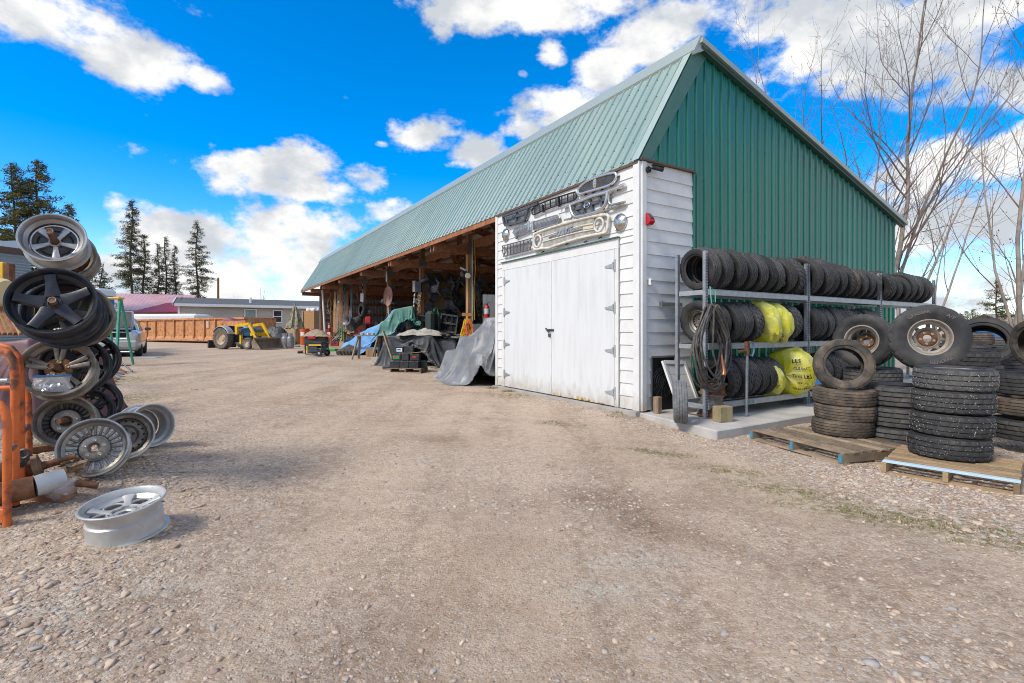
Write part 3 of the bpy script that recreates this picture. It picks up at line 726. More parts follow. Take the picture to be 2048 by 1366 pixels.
# far end wall and back wall: pale corrugated sheet on dark girts
INW = mat('grey_inside_sheet', (.36, .35, .35), .5, .2, c2=(.28, .27, .26), sc_=2, var=.03)
b = MB(); vs = []; k = 0
prof = []
for i in range(34): prof += [(1.25 + i * PITCH, 0), (1.25 + i * PITCH + .16, 0), (1.25 + i * PITCH + .18, .02), (1.25 + i * PITCH + .205, .02)]
for s, h in prof: vs += [(s, LEN - .02 + h, 0.05), (s, LEN - .02 + h, roofz(s) - .08)]
b.add(vs, [(2 * i, 2 * i + 2, 2 * i + 3, 2 * i + 1) for i in range(len(prof) - 1)]); b.build('end_wall', INW, BARN)
b = MB(); b.add([(SB - .21, 0, 0.02), (SB - .21, LEN, 0.02), (SB - .21, LEN, ZB - .05), (SB - .21, 0, ZB - .05)], [(0, 1, 2, 3)]); b.build('back_wall', INW, BARN)
b = MB(); b.box((5.1, LEN - .08, 0), (7.7, .05, .16)); mg = b.mesh('girt', WOODB)
for z in (.9, 1.65, 2.4, 3.15, 3.6): obj('girt', mg, BARN).location = (0, 0, z)
b = MB(); b.box((SB - .27, 22, 0), (.05, 18, .16)); mg = b.mesh('girt', WOODB)
for z in (.9, 1.65, 2.4, 3.15): obj('girt', mg, BARN).location = (0, 0, z)
b = MB(); b.box((1.22, LEN + .01, 1.75), (.05, .06, 3.9)); b.build('corner_trim', FLASH, BARN)
# partition of chipboard sheets across the barn
for k in range(6):
    b = MB(); b.box((1.42 + 1.22 * k + .6, 12.62, 1.75), (1.2, .02, 3.5)); o = b.build('chipboard_sheet', OSB, BARN)
b = MB(); b.box((5.0, 12.56, 3.55), (7.4, .05, .12)); b.build('partition_plate', WOODB, BARN)
DIRTF = mat('barn_earth_floor', (.30, .235, .175), .95, c2=(.40, .31, .23), sc_=3, bump=.3, bsc=20)
# ------------------------------------------------------------------ white room
RW = 4.46
b = MB(); b.box((1.9, RW / 2, 2.0), (3.74, RW - .06, 3.96)); b.build('room_core', mat('dark_sheathing', (.12, .12, .12), .9, var=0), BARN)
CT = .2064
def lap(mb, xa, xb, z0, z1, face):
    """one clapboard; face maps (along, out, z)"""
    q = [(xa, .006, z1 + .018), (xa, .012, z1 + .018), (xa, .030, z0), (xa, .006, z0)]
    q2 = [(xb, a, c) for _, a, c in q]
    mb.add([face(*p) for p in q + q2], [(0, 1, 2, 3), (7, 6, 5, 4), (0, 4, 5, 1), (1, 5, 6, 2), (2, 6, 7, 3), (3, 7, 4, 0)])
ff = lambda a, o_, z: (-o_, a, z)            # front: along t, out towards -s
fs_ = lambda a, o_, z: (a, -o_, z)           # gable side: along s, out towards -t
hx0, hy0 = fac(1008, 527); hx1, hy1 = fac(1241, 476)
ZH = (hy0 + hy1) / 2
dL, dT0 = fac(1013, 541); dR, dT1 = fac(1233, 498); dM, _ = fac(1106, 600)
ZD = (dT0 + dT1) / 2
tl, tr = -hx0, -hx1
for k in range(20):
    z0, z1 = .03 + k * CT, min(.03 + (k + 1) * CT, 3.96)
    if z0 > 3.95: break
    if z1 > ZH:
        zz = max(z0, ZH)
        b = MB(); lap(b, .09, RW - .06, zz, z1, ff); b.build('siding_board', WHITEP, BARN)
    if z0 < ZH - .01:
        z1, zk = min(z1, ZH - .012), z1
        b = MB(); lap(b, .09, tr - .012, z0, z1, ff); b.build('siding_board', WHITEP, BARN)
        b = MB(); lap(b, tl + .012, RW - .06, z0, z1, ff); b.build('siding_board', WHITEP, BARN)
    if z0 < ZH - .01: z1 = zk
    if z1 < .86:
        b = MB(); lap(b, .09, .225, z0, z1, fs_); b.build('siding_board', WHITEP, BARN)
        b = MB(); lap(b, .78, 1.235, z0, z1, fs_); b.build('siding_board', WHITEP, BARN)
    else:
        b = MB(); lap(b, .09, 1.235, z0, z1, fs_); b.build('siding_board', WHITEP, BARN)
b = MB(); b.box((-.022, .045, 1.99), (.05, .13, 3.94)); b.build('corner_board', TRIM, BARN, bev=.004)
b = MB(); b.box((.052, -.022, 1.99), (.095, .05, 3.94)); b.build('corner_board', TRIM, BARN, bev=.004)
b = MB(); b.box((-.02, RW - .02, 1.99), (.05, .1, 3.94)); b.build('corner_board', TRIM, BARN, bev=.004)
b = MB(); b.box((1.25, -.02, 1.99), (.05, .05, 3.94)); b.build('corner_flashing', GREEN, BARN)
b = MB(); b.box((.62, -.03, ZE - .02), (1.3, .08, .03)); b.build('soffit_trim', mat('brown_soffit', (.12, .07, .045), .7, var=0), BARN)
b = MB(); b.box((-.03, RW / 2, ZE - .055), (.05, RW, .04)); b.build('frieze_board', mat('brown_soffit', (.1, .1, .1)), BARN)
# low opening in the side wall; a black plate carries its shade
b = MB(); b.box((.5, -.004, .43), (.56, .012, .86)); b.build('vent_opening', mat('hole_shade_black', (.006, .006, .007), .9, var=0), BARN)
b = MB(); b.beam((.22, -.03, .87), (.8, -.03, .87), .03, .03); b.beam((.22, -.03, 0), (.22, -.03, .87), .02, .03, (1, 0, 0)); b.build('opening_trim', mat('aluminium_trim', (.3, .3, .3), .4, .6, var=0), BARN)
# door opening surround
b = MB(); b.box((-.028, (tl + tr) / 2, (ZH + ZD) / 2), (.05, tl - tr, ZH - ZD)); b.build('door_header', TRIM, BARN, bev=.004)
b = MB(); b.box((-.045, (tl + tr) / 2, ZH + .008), (.085, tl - tr + .04, .02)); b.build('drip_flashing', mat('green_drip_edge', (.05, .11, .085), .5, var=0), BARN)
for ta, tb in ((-dR, tr), (tl, -dL)):
    b = MB(); b.box((-.028, (ta + tb) / 2, ZD / 2 + .01), (.046, abs(tb - ta) - .006, ZD - .02)); b.build('door_jamb', TRIM, BARN, bev=.004)
b = MB(); b.box((-.05, RW / 2, -.035), (.14, RW + .05, .10)); b.build('door_sill', CONC, BARN)
STAIN = mat('door_foot_stain', (.45, .27, .08), .8, c2=(.62, .52, .36), sc_=9, var=0)
def hinge(door, t, z, side):
    b = MB(); b.box((-.055, t - side * .0, z), (.012, .04, .20))
    for k in (-.08, -.04, .04, .08): stud(b, (-.0612, t, z + k), (-1, 0, 0), .008)
    b.cyl((-.062, t + side * .035, z - .06), (-.062, t + side * .035, z + .06), .01, 8)
    b.T = None
    b.add([(-.056, t + side * .03, z - .042), (-.056, t + side * .03, z + .042), (-.056, t + side * .23, z + .012), (-.056, t + side * .23, z - .012), (-.064, t + side * .03, z - .042), (-.064, t + side * .03, z + .042), (-.064, t + side * .23, z + .012), (-.064, t + side * .23, z - .012)], [(4, 5, 6, 7), (0, 1, 5, 4), (1, 2, 6, 5), (2, 3, 7, 6), (3, 0, 4, 7)])
    for k in (.07, .13, .19): stud(b, (-.0645, t + side * k, z), (-1, 0, 0), .008)
    b.build('hinge', mat('zinc_hinge', (.36, .39, .395), .5, .4, c2=(.46, .48, .48), sc_=20), door)
for ta, tb, side, hp in ((-dR, -dM, 1, ((1224, 533), (1224, 616), (1224, 701), (1224, 784))), (-dM, -dL, -1, ((1014, 563), (1014, 625), (1014, 688), (1014, 748)))):
    lo, hi = min(ta, tb) + .006, max(ta, tb) - .006
    b = MB(); b.box((-.024, (lo + hi) / 2, ZD / 2 + .02), (.045, hi - lo, ZD - .03)); door = b.build('door', DOORP, BARN, bev=.003)
    b = MB(); b.box((-.024, hi - .045 if side < 0 else lo + .045, ZD / 2), (.0, .0, .0))
    t_h = (tr + .022 if side > 0 else tl - .022)
    for px, py in hp:
        _, z = fac(px, py); hinge(door, (lo - .02 if side > 0 else hi + .02), z, side)
    # rain-rotted foot of the leaf
    if side > 0:
        b = MB()
        for k in range(26):
            t = lo + .1 + (hi - lo - .2) * random.random() ** .8; w = random.uniform(.012, .05); h = random.uniform(.015, .075)
            b.add([(-.0475, t - w, .036), (-.0475, t + w, .036), (-.0475, t + w * .3, .036 + h), (-.0475, t - w * .5, .036 + h * .7)], [(0, 1, 2, 3)])
        tag(b.build('rot_stain', STAIN, door), kind='stuff')
        b = MB(); b.box((-.056, lo - .035 + (hi - lo) * 0 + .0, 0), (0, 0, 0))
    else:
        b = MB(); b.box((-.052, lo - .004, ZD / 2 + .02), (.012, .05, ZD - .04)); b.build('astragal', TRIM, door, bev=.003)
        b = MB(); b.box((-.062, lo + .0, .0), (.02, .2, .035)); b.T = None
        _, z = fac(1107, 660); b.v = [(x, y, zz + z) for x, y, zz in b.v]
        b.cyl((-.075, lo + .07, z - .02), (-.075, lo + .13, z + .03), .018, 8)
        b.tube([(-.08, lo - .01, z), (-.08, lo - .015, z - .05), (-.08, lo + .03, z - .06), (-.08, lo + .03, z)], .006, 6)
        b.build('hasp', DARKMET, door)
        b = MB(); b.box((-.08, lo + .01, z - .1), (.03, .055, .065)); b.cyl((-.08, lo + .01, z - .13), (-.08, lo + .01, z - .145), .018); b.build('padlock', mat('grey_padlock', (.12, .12, .12), .4, .6), door, bev=.006)
# a small hole on the right leaf is plain dirt
# ------------------------------------------------------------------ earth floor inside
b = MB(); b.grid(lambda u, v: (lambda p: (p.x, p.y, float(gz(np.float64(p.x), np.float64(p.y))) + .012))(barn(.4 + 8.4 * u, RW + .05 + (LEN - RW) * v)), 12, 30)
tag(b.build('earth_floor', DIRTF), kind='structure')
# ================================================================== TYRES AND WHEELS
def tire_mesh(R=.33, w=.2, rb=.2, style='road', N=110, seed=0, mats=None, thin=1):
    """axis along local z; grooves and blocks are cut into the tread"""
    rs = random.Random(seed); h = R - rb
    side = [(rb + .006, w * .30), (rb, w * .36), (rb + .012, w * .40), (rb + .03, w * .415), (rb + h * .30, w * .475), (rb + h * .52, w * .5), (rb + h * .74, w * .485), (R - .028, w * .45)]
    tw = w * .84
    if style == 'mud': nr, gw, gd = 4, .014, .014
    elif style == 'stud': nr, gw, gd = 4, .011, .010
    else: nr, gw, gd = 5, .0085, .010
    rw = (tw - gw * (nr - 1)) / nr
    tread = []      # (r, z, rib index or -1)
    z = tw / 2
    for k in range(nr):
        a, c = z, z - rw; cr = lambda q: R - .010 * (abs(q) / (tw / 2)) ** 3
        tread += [(cr(a), a, k), (cr((a + c) / 2), (a + c) / 2, k), (cr(c), c, k)]
        if k < nr - 1: tread += [(R - gd, c - gw * .2, -1), (R - gd, c - gw * .8, -1)]
        z = c - gw
    inner = [(R - .022, -w * .38), (R - .016, -w * .2), (R - .016, w * .2), (R - .022, w * .38), (rb + h * .5, w * .455), (rb + .05, w * .40), (rb + .03, w * .33)]
    prof = [(r, z_, None) for r, z_ in side] + tread + [(r, -z_, None) for r, z_ in side[::-1]] + [(rb + .03, -w * .33, None), (rb + .05, -w * .40, None), (rb + h * .5, -w * .455, None)] + [(r, z_, None) for r, z_ in inner]
    per = {'mud': 6, 'stud': 4, 'road': 3}[style]
    V = []; P_ = len(prof)
    for i in range(N):
        a = 2 * math.pi * i / N
        for r, z_, k in prof:
            rr, aa = r, a
            if k is not None and k >= 0:
                sk = (k * 2 + (i // 1)) % per
                edge = k in (0, nr - 1)
                dep = .013 if style == 'mud' else (.009 if style == 'stud' else .007)
                if sk == 0 and (edge or style != 'road' or (i + k) % 2): rr = r - dep
                if style == 'mud': aa += .02 * math.sin(z_ / w * 14 + k)
                elif style == 'stud': aa += abs(z_) / w * .16
                else: aa += z_ / w * .05
            elif k is None and r > R - .03 and abs(z_) > w * .4 and style != 'road' and r < R - .025:
                if i % per == 0: rr = r - .004
            V.append((rr * math.cos(aa), rr * math.sin(aa), z_))
    b = MB(); fs = []
    for i in range(N):
        j = (i + 1) % N
        for q in range(P_): fs.append((i * P_ + q, j * P_ + q, j * P_ + (q + 1) % P_, i * P_ + (q + 1) % P_))
    b.add(V, fs); q0 = len(side)
    top = [False] * P_
    for q in range(P_ - 1): top[q] = prof[q][2] is not None and prof[q][2] >= 0 and prof[q + 1][2] == prof[q][2]
    b.m = [1 if top[q] else 0 for i in range(N) for q in range(P_)]
    return b.mesh('tire', [mats or RUBBER, TREADM if mats else TREAD], 38)
TM = {
    'road': tire_mesh(.325, .205, .205, 'road', 96), 'wide': tire_mesh(.335, .235, .22, 'road', 96, 2),
    'mud': tire_mesh(.36, .235, .205, 'mud', 96), 'stud': tire_mesh(.335, .225, .205, 'stud', 96),
    'muddy': tire_mesh(.335, .195, .205, 'road', 96, 3, MUDRUB), 'low': tire_mesh(.335, .245, .24, 'road', 96, 5),
}
def tire(label, M, kind='road', group=None, scale=1.0, name='tire'):
    o = obj(name, TM[kind]); o.matrix_world = M @ Matrix.Diagonal((scale, scale, scale, 1))
    return tag(o, label, 'tire', group)

def rim_barrel(R, w, th=.007, lip=.02):
    """closed profile of a wheel barrel, front flange at +w/2"""
    f = w / 2
    out = [(R, f), (R + .004, f - .006), (R + .001, f - .014), (R - .016, f - .017), (R - .020, f - .040), (R - .034, f - .062), (R - .036, f - .09), (R - .024, f - .10), (R - .024, -f + .055), (R - .022, -f + .035), (R - .018, -f + .016), (R + .001, -f + .013), (R + .004, -f + .005), (R, -f)]
    inn = [(R - .010, -f + .001), (R - .026, -f + .016), (R - .030, -f + .040), (R - .044, -f + .06), (R - .05, 0), (R - .052, f - .066), (R - .028, f - .044), (R - .025, f - .020), (R - .010, f - .001)]
    return out + inn
def sector(b, r0, r1, a0, a1, z0, z1, n=6, zt0=None):
    """a plate between two radii and two angles, z0 back and z1 front (z may be a pair inner/outer)"""
    zi0, zo0 = z0 if isinstance(z0, tuple) else (z0, z0); zi1, zo1 = z1 if isinstance(z1, tuple) else (z1, z1)
    vs = []
    for i in range(n + 1):
        a = a0 + (a1 - a0) * i / n; c, s = math.cos(a), math.sin(a)
        vs += [(r0 * c, r0 * s, zi0), (r1 * c, r1 * s, zo0), (r1 * c, r1 * s, zo1), (r0 * c, r0 * s, zi1)]
    fs = [(0, 1, 2, 3), (n * 4 + 3, n * 4 + 2, n * 4 + 1, n * 4)]
    for i in range(n):
        for q in range(4): fs.append((i * 4 + q, i * 4 + 4 + q, i * 4 + 4 + (q + 1) % 4, i * 4 + (q + 1) % 4))
    b.add(vs, fs)
def spoke(b, ang, r0, r1, w0, w1, zf0, zf1, th, crown=.006, seg=4, flare=0):
    """tapering arm with a ridged front"""
    M = Matrix.Rotation(ang, 4, 'Z'); vs = []
    for i in range(seg + 1):
        t = i / seg; r = r0 + (r1 - r0) * t; w = w0 + (w1 - w0) * t + flare * (2 * t - 1) ** 2; z = zf0 + (zf1 - zf0) * t ** 1.4
        vs += [M @ Vector((r, -w / 2, z - th)), M @ Vector((r, -w / 2, z)), M @ Vector((r, -w * .28, z + crown)), M @ Vector((r, w * .28, z + crown)), M @ Vector((r, w / 2, z)), M @ Vector((r, w / 2, z - th))]
    fs = [tuple(range(6))[::-1], tuple(seg * 6 + q for q in range(6))]
    for i in range(seg):
        for q in range(6): fs.append((i * 6 + q, i * 6 + 6 + q, i * 6 + 6 + (q + 1) % 6, i * 6 + (q + 1) % 6)[::-1])
    b.add(vs, fs)
def ring(b, c, nrm, r, t, n=14, m=6):
    M = axis_frame(c, nrm); b.tube([M @ Vector((r * math.cos(a), r * math.sin(a), 0)) for a in [2 * math.pi * i / n for i in range(n)]], t, m, closed=True)
def wheel(label, M, R, w, style, mb_, mf, mh=None, group=None, parent=None, name='bare_wheel', disc=None):
    """a bare rim; parent given = a rim inside a tyre"""
    mh = mh or mf
    if parent is None: root = thing(name, label, 'wheel', M=M, group=group); P0 = None
    else: root = parent; P0 = None
    par = root
    b = MB(); b.lathe(rim_barrel(R, w), 64, True)
    bar = b.build('barrel', mb_, par, 40)
    if parent is not None: bar.matrix_local = M; 
    hold = par if parent is None else bar
    f = w / 2; zd = f - .045 if disc is None else f - disc
    ri = R - .050
    def hubdisc(r, z0, z1, hole=.032, mat_=mh, name_='hub'):
        b = MB(); b.lathe([(hole, z0), (r, z0), (r + .004, z1 - .004), (r - .002, z1), (hole + .008, z1), (hole, z1 - .006)], 32, True); return b.build(name_, mat_, hold, 35)
    def lugs(n, r, z, rr=.011, mat_=None, a0=.3):
        for i in range(n):
            a = a0 + 2 * math.pi * i / n; b = MB(); ring(b, (r * math.cos(a), r * math.sin(a), z), (0, 0, 1), rr, .004); b.cyl((r * math.cos(a), r * math.sin(a), z - .003), (r * math.cos(a), r * math.sin(a), z + .001), rr, 10)
            b.build('lug_hole', mat_ or DARKMET, hold, 40)
    if style == 'five':                       # plain thick five spoke
        hubdisc(.075, zd - .045, zd - .012)
        for i in range(5):
            b = MB(); spoke(b, rad(90 + 72 * i), .05, ri + .012, .085, .052, zd - .010, zd + .012, .045, .007, 5, .014); b.build('spoke', mf, hold, 35)
        lugs(5, .052, zd - .010, .010)
        b = MB(); ring(b, (0, 0, zd - .01), (0, 0, 1), .034, .005, 20); b.build('hub_ring', mf, hold, 40)
    elif style == 'muscle':                   # deep dish with five chromed arms on a dark centre
        rc = ri - .012; b = MB()
        b.lathe([(.05, zd - .05), (rc * .72, zd - .055), (rc, zd - .03), (rc + .006, zd - .05), (rc * .7, zd - .075), (.05, zd - .07)], 40, True); b.build('dark_centre', DARKW, hold, 40)
        b = MB(); ring(b, (0, 0, zd - .028), (0, 0, 1), rc - .002, .009, 48, 8); b.build('trim_ring', CHROME, hold, 60)
        for i in range(5):
            b = MB(); spoke(b, rad(72 * i + 60), .035, rc - .004, .026, .050, zd - .03, zd - .028, .02, .006, 4, .004); b.build('spoke', ALLOY, hold, 35)
            b = MB(); sector(b, rc * .70, rc * .86, rad(72 * i + 96 - 17), rad(72 * i + 96 + 17), zd - .053, zd - .049); b.build('slot', mat('hole_shade_black', (.006, .006, .007), .9, var=0), hold)  # black plate carries the shade inside the slot
        b = MB(); b.lathe([(.032, zd - .02), (.043, zd - .022), (.05, zd - .06), (.032, zd - .06)], 6, True); b.build('hub', ALLOYD, hold, 30)
    elif style == 'twin':                     # paired thin spokes
        hubdisc(.085, zd - .045, zd - .010, .035, mh)
        for i in range(5):
            for e in (-8.5, 8.5):
                b = MB(); spoke(b, rad(72 * i + 18 + e), .07, ri + .008, .026, .036, zd - .010, zd + .004, .03, .004, 3); b.build('spoke', mf, hold, 35)
        lugs(5, .055, zd - .008, .013, mat('brass_lug', (.42, .31, .17), .4, .7, var=0))
    elif style == 'fins':                     # many raised fins with rivets between
        b = MB(); b.lathe([(.03, zd - .035), (.10, zd - .03), (.115, zd - .05), (ri, zd - .035), (ri + .006, zd - .06), (.1, zd - .07), (.03, zd - .06)], 48, True); b.build('face', mh, hold, 35)
        for i in range(24):
            b = MB(); spoke(b, 2 * math.pi * i / 24, .11, ri - .004, .012, .020, zd - .030, zd - .020, .02, .003, 1); b.build('fin', mf, hold, 35)
        b = MB()
        for i in range(24):
            a = 2 * math.pi * (i + .5) / 24
            for r in (.135, .165): stud(b, (r * math.cos(a), r * math.sin(a), zd - .044 + (r - .115) * .12), (0, 0, 1), .0042)
        tag(b.build('rivet', ALLOY, hold), kind='stuff')
        b = MB(); b.lathe([(.03, zd - .03), (.092, zd - .03), (.095, zd - .012), (.085, zd - .006), (.045, zd - .008), (.038, zd - .02)], 24, True); b.build('hub', ALLOYD, hold, 35)
        lugs(5, .066, zd - .006, .011, ALLOY)
    elif style == 'steel':                    # stamped steel disc with a ring of round holes
        b = MB(); b.lathe([(.035, zd - .05), (.08, zd - .045), (.10, zd - .02), (ri * .8, zd - .012), (ri + .005, zd - .05), (ri, zd - .06), (ri * .78, zd - .022), (.1, zd - .03), (.08, zd - .055), (.035, zd - .058)], 48, True); b.build('disc', mf, hold, 35)
        for i in range(16):
            a = 2 * math.pi * i / 16; b = MB(); b.cyl((.8 * ri * math.cos(a), .8 * ri * math.sin(a), zd - .018), (.8 * ri * math.cos(a), .8 * ri * math.sin(a), zd - .0105), .010, 10); b.build('vent_hole', mat('hole_shade_black', (.006, .006, .007), .9, var=0), hold)  # black discs paint the shade inside the round holes
        lugs(5, .058, zd - .044, .010)
    elif style == 'dish':                     # deep empty barrel, disc far back
        b = MB(); b.lathe([(.03, -f + .06), (.09, -f + .065), (ri, -f + .05), (ri, -f + .04), (.03, -f + .05)], 40, True); b.build('disc', mf, hold, 35)
        lugs(5, .058, -f + .066, .010)
    elif style == 'round5':                   # five arms with round windows
        b = MB()
        hubdisc(.085, zd - .055, zd - .035, .036, mh)
        for i in range(5):
            b = MB(); spoke(b, rad(72 * i + 90), .07, ri + .012, .036, .046, zd - .026, zd + .004, .03, .006, 4, .03); b.build('spoke', mf, hold, 35)
            b = MB(); a = rad(72 * i + 126); ring(b, (.66 * ri * math.cos(a), .66 * ri * math.sin(a), zd - .028), (0, 0, 1), ri * .30, .009, 26, 6); b.build('window_ring', mf, hold, 60)
        b = MB(); ring(b, (0, 0, zd - .03), (0, 0, 1), .09, .008, 28, 6); b.build('hub_ring', mf, hold, 60)
    elif style == 'lobes':                    # truck alloy with eight oval windows
        hubdisc(.085, zd - .05, zd - .02, .042, RUST)
        b = MB(); b.lathe([(.08, zd - .05), (.105, zd - .026), (.125, zd - .036), (.125, zd - .06), (.08, zd - .07)], 32, True); b.build('centre', mf, hold, 35)
        for i in range(8):
            b = MB(); spoke(b, 2 * math.pi * i / 8 + .2, .115, ri + .01, .042, .030, zd - .034, zd - .05, .03, .004, 3, .006); b.build('spoke', mf, hold, 35)
        lugs(5, .064, zd - .018, .011, mat('brass_lug', (.42, .31, .17), .4, .7, var=0))
    if parent is not None: return bar
    return root

# ================================================================== STEEL RACK ON THE SLAB
RP = Vector((2.84, 7.33, SLAB))                       # foot of the first front upright
RM = frame(RP, Vector((*VV, 0)), Vector((*UU, 0)), Vector((0, 0, 1)))
RACK = thing('tire_rack', 'long galvanised steel rack with three shelves of tires against the green gable', 'shelving rack', M=RM)
RD, RH = .50, 2.46
BX = [0.0, 2.77, 5.52, 8.25]
SH = [.13, 1.01, 1.81]
b = MB(); b.box((0, 0, RH / 2), (.052, .006, RH)); b.box((-.023, .022, RH / 2), (.006, .05, RH))
me_up = b.mesh('upright', GALVD)
b = MB()
for k in range(58):
    z = .04 + k * .0415
    for x in (-.011, .012):
        b.box((x, -.0036, z), (.010, .002, .022))
me_slot = b.mesh('slot_row', mat('hole_shade_black', (.006, .006, .007), .9, var=0))  # black chips paint the shade of the punched slots
for i, x in enumerate(BX):
    for dx in ((0,) if i in (0, 3) else (-.035, .028)):
        for y in (0, RD):
            o = obj('upright', me_up, RACK); o.location = (x + dx, y, 0)
            if y == 0: tag(obj('slot_row', me_slot, o), kind='stuff')
for i in range(3):
    for z in SH:
        for y in (.004, RD - .004):
            b = MB(); b.box(((BX[i] + BX[i + 1]) / 2, y, z + .045), (BX[i + 1] - BX[i] - .06, .03, .085)); b.box(((BX[i] + BX[i + 1]) / 2, y, z + .089), (BX[i + 1] - BX[i] - .06, .045, .008)); b.build('beam', GALV, RACK, bev=.003)
for x in BX:
    for z in SH:
        b = MB(); b.box((x, RD / 2, z + .045), (.03, RD - .03, .07)); b.build('end_beam', GALV, RACK)
# stock code marked on the lowest beam
v_, f_ = text_geo('TCE67-11', .075, .0008)
b = MB(); b.T = Matrix.Translation((1.0, -.013, SH[0] + .045)) @ Matrix.Rotation(rad(90), 4, 'X'); b.add(v_, f_); b.build('lettering', mat('green_marker', (.05, .30, .22), .6, var=0), RACK)
def rackM(x, y, z, R, lean=0, yaw=0, spin=None):
    """a tyre standing in the rack, axis along the rack"""
    A = Matrix.Rotation(rad(90), 4, 'Y')
    return RM @ Matrix.Translation((x, y, z + R)) @ Matrix.Rotation(rad(yaw), 4, 'Z') @ Matrix.Rotation(rad(lean), 4, 'Y') @ A @ Matrix.Rotation(random.random() * 6 if spin is None else spin, 4, 'Z')
ORD = ['first', 'second', 'third', 'fourth', 'fifth', 'sixth', 'seventh', 'eighth', 'ninth', 'tenth', 'eleventh', 'twelfth']
SHELF = ['bottom', 'middle', 'top']
def row(shelf, bay, xs, kinds, scales, lean=8, group=None, y=.22):
    z = SH[shelf] + .094
    for i, x in enumerate(xs):
        k = kinds[i % len(kinds)]; s = scales[i % len(scales)]
        R = {'road': .325, 'wide': .335, 'mud': .36, 'stud': .335, 'muddy': .335, 'low': .335}[k] * s
        if len(xs) == 1: w_ = 'only'
        else: w_ = ORD[i]
        tire(f'black tire on the {SHELF[shelf]} shelf, {w_} along the {["near","centre","far"][bay]} bay of the steel rack', rackM(x, y + random.uniform(-.03, .03), z - .006, R, lean + random.uniform(-4, 4), random.uniform(-4, 4)), k, f'tires on the {SHELF[shelf]} shelf of the rack', s)
row(2, 0, [.16 + .285 * i for i in range(9)], ['road', 'wide', 'road', 'road', 'wide', 'road', 'road', 'low', 'stud'], [1.0, 1.0, 1.02, 1.0, .97, 1, .98, .97, .98], -12)
row(2, 1, [2.98 + .29 * i for i in range(9)], ['wide', 'wide', 'road', 'road', 'stud', 'muddy', 'road', 'road', 'road'], [1.10, 1.08, 1.08, 1.04, .98, .96, .95, .96, .96], -14)
row(2, 2, [5.72 + .3 * i for i in range(8)], ['stud', 'road', 'road', 'low', 'wide', 'road', 'road', 'road'], [.96, .92, .90, .86, 1.02, 1.02, 1, 1], -14)
row(1, 0, [.16, .42, .68, .94, 1.22], ['mud', 'road', 'road', 'low', 'stud'], [.92, .98, .98, .98, .98], -10)
row(1, 0 + 1, [2.98 + .25 * i for i in range(10)], ['wide', 'road', 'road', 'wide', 'road', 'stud', 'road', 'road', 'road', 'wide'], [1, .98, .98, .98, .98, .96, .96, .96, .98, .96], -10)
tire('coarse treaded black tire beyond the yellow bags on the middle shelf', rackM(2.33, .22, SH[1] + .09, .33, -10), 'stud', None, .98)
row(0, 0, [.62 + .245 * i for i in range(6)], ['stud', 'mud', 'stud', 'wide', 'road', 'road'], [1.0, .95, .98, .97, .98, .98], -14)
row(0, 1, [3.4, 3.66, 3.92, 4.2], ['road', 'stud', 'road', 'wide'], [1, 1, 1, 1], -8)
# bright wheel inside the first middle-shelf tyre
wheel('rusty bright rim inside the end tire on the middle shelf', rackM(.16, .22, SH[1] + .09, .33, -10, 0, 0) @ Matrix.Rotation(math.pi, 4, 'X'), .185, .15, 'steel', ALLOYD, ALLOYD)

# ---- yellow tyre bags: a thin film drawn over a tyre, its neck twisted
YBAG = mat('yellow_plastic_film', (.62, .58, .025), .3, c2=(.62, .60, .17), sc_=3, bump=.5, bsc=22, var=.05, spec=.6)
YBAG.node_tree.nodes['Principled BSDF'].inputs['Subsurface Weight'].default_value = .0
INK = mat('black_print', (.012, .012, .012), .5, var=0)
REDINK = mat('red_print', (.45, .05, .03), .5, var=0)
def bag(label, x, shelf, seed, R=.345, wd=.27, sag=.06, prints=(), yaw=0, lean=-14, yoff=.17):
    M = RM @ Matrix.Translation((x, yoff, SH[shelf] + .09 + R - .02)) @ Matrix.Rotation(rad(yaw), 4, 'Z') @ Matrix.Rotation(rad(lean), 4, 'Y')
    rs = random.Random(seed); nu, nv = 130, 56
    def pt(u, v):
        a = 2 * math.pi * u; q = math.pi * v
        # rounded drum with axis along x
        e = .55
        cx = math.copysign(abs(math.cos(q)) ** e, math.cos(q)); sr = abs(math.sin(q)) ** .5
        rr = R * sr; y, z = rr * math.cos(a), rr * math.sin(a)
        X = wd / 2 * cx
        n1 = fbm(u * 9 + seed, v * 5, seed, 5); n2 = noise.noise(Vector((math.cos(a) * 2.2 + seed, math.sin(a) * 2.2, X * 9)))
        n3 = 1 - 2 * abs(noise.noise(Vector((u * 13 + seed, v * 6 + n1, seed))))
        n4 = 1 - 2 * abs(noise.noise(Vector((u * 30 + seed, v * 9 + n1 * 2, seed + 5))))
        k = 1 + .055 * n1 + .05 * abs(n2) + .034 * n3 + .012 * n4
        zz = z * k
        if y < 0 and z < 0: zz -= sag * sr * max(0, -y / R) * (1 + .8 * n1)
        return (X * (1 + .12 * n2), y * k, zz)
    root = thing('tire_bag', label, 'plastic bag', M=M, group='yellow bags over tires in the rack')
    b = MB(); b.grid(pt, nu, nv); b.build('film', YBAG, root, 60)
    for txt, zo, yo, size, ink in prints:       # printed on the bulging near face
        vs_, fs = text_geo(txt, size, .0)
        b = MB(); out = []
        for px, py, pz in vs_:
            y, z = yo - px * 1.0, zo + py
            k = min(.985, math.hypot(y, z) / R); a_ = math.atan2(z, y); q = math.pi - math.asin(k * k)
            p = Vector(pt((a_ / (2 * math.pi)) % 1.0, q / math.pi)); out.append(p + Vector((-1.0, -.35, 0)) * .03)
        b.add(out, fs); b.build('print', ink, root)
    return root
PR = [('LES', .24, -.17, .085, INK), ('CLE EASY', .12, -.24, .055, INK), ('Tires LES', .0, -.235, .068, INK), ('BEFORE', -.11, -.25, .045, INK), ('GRANTED', -.21, -.22, .055, INK)]
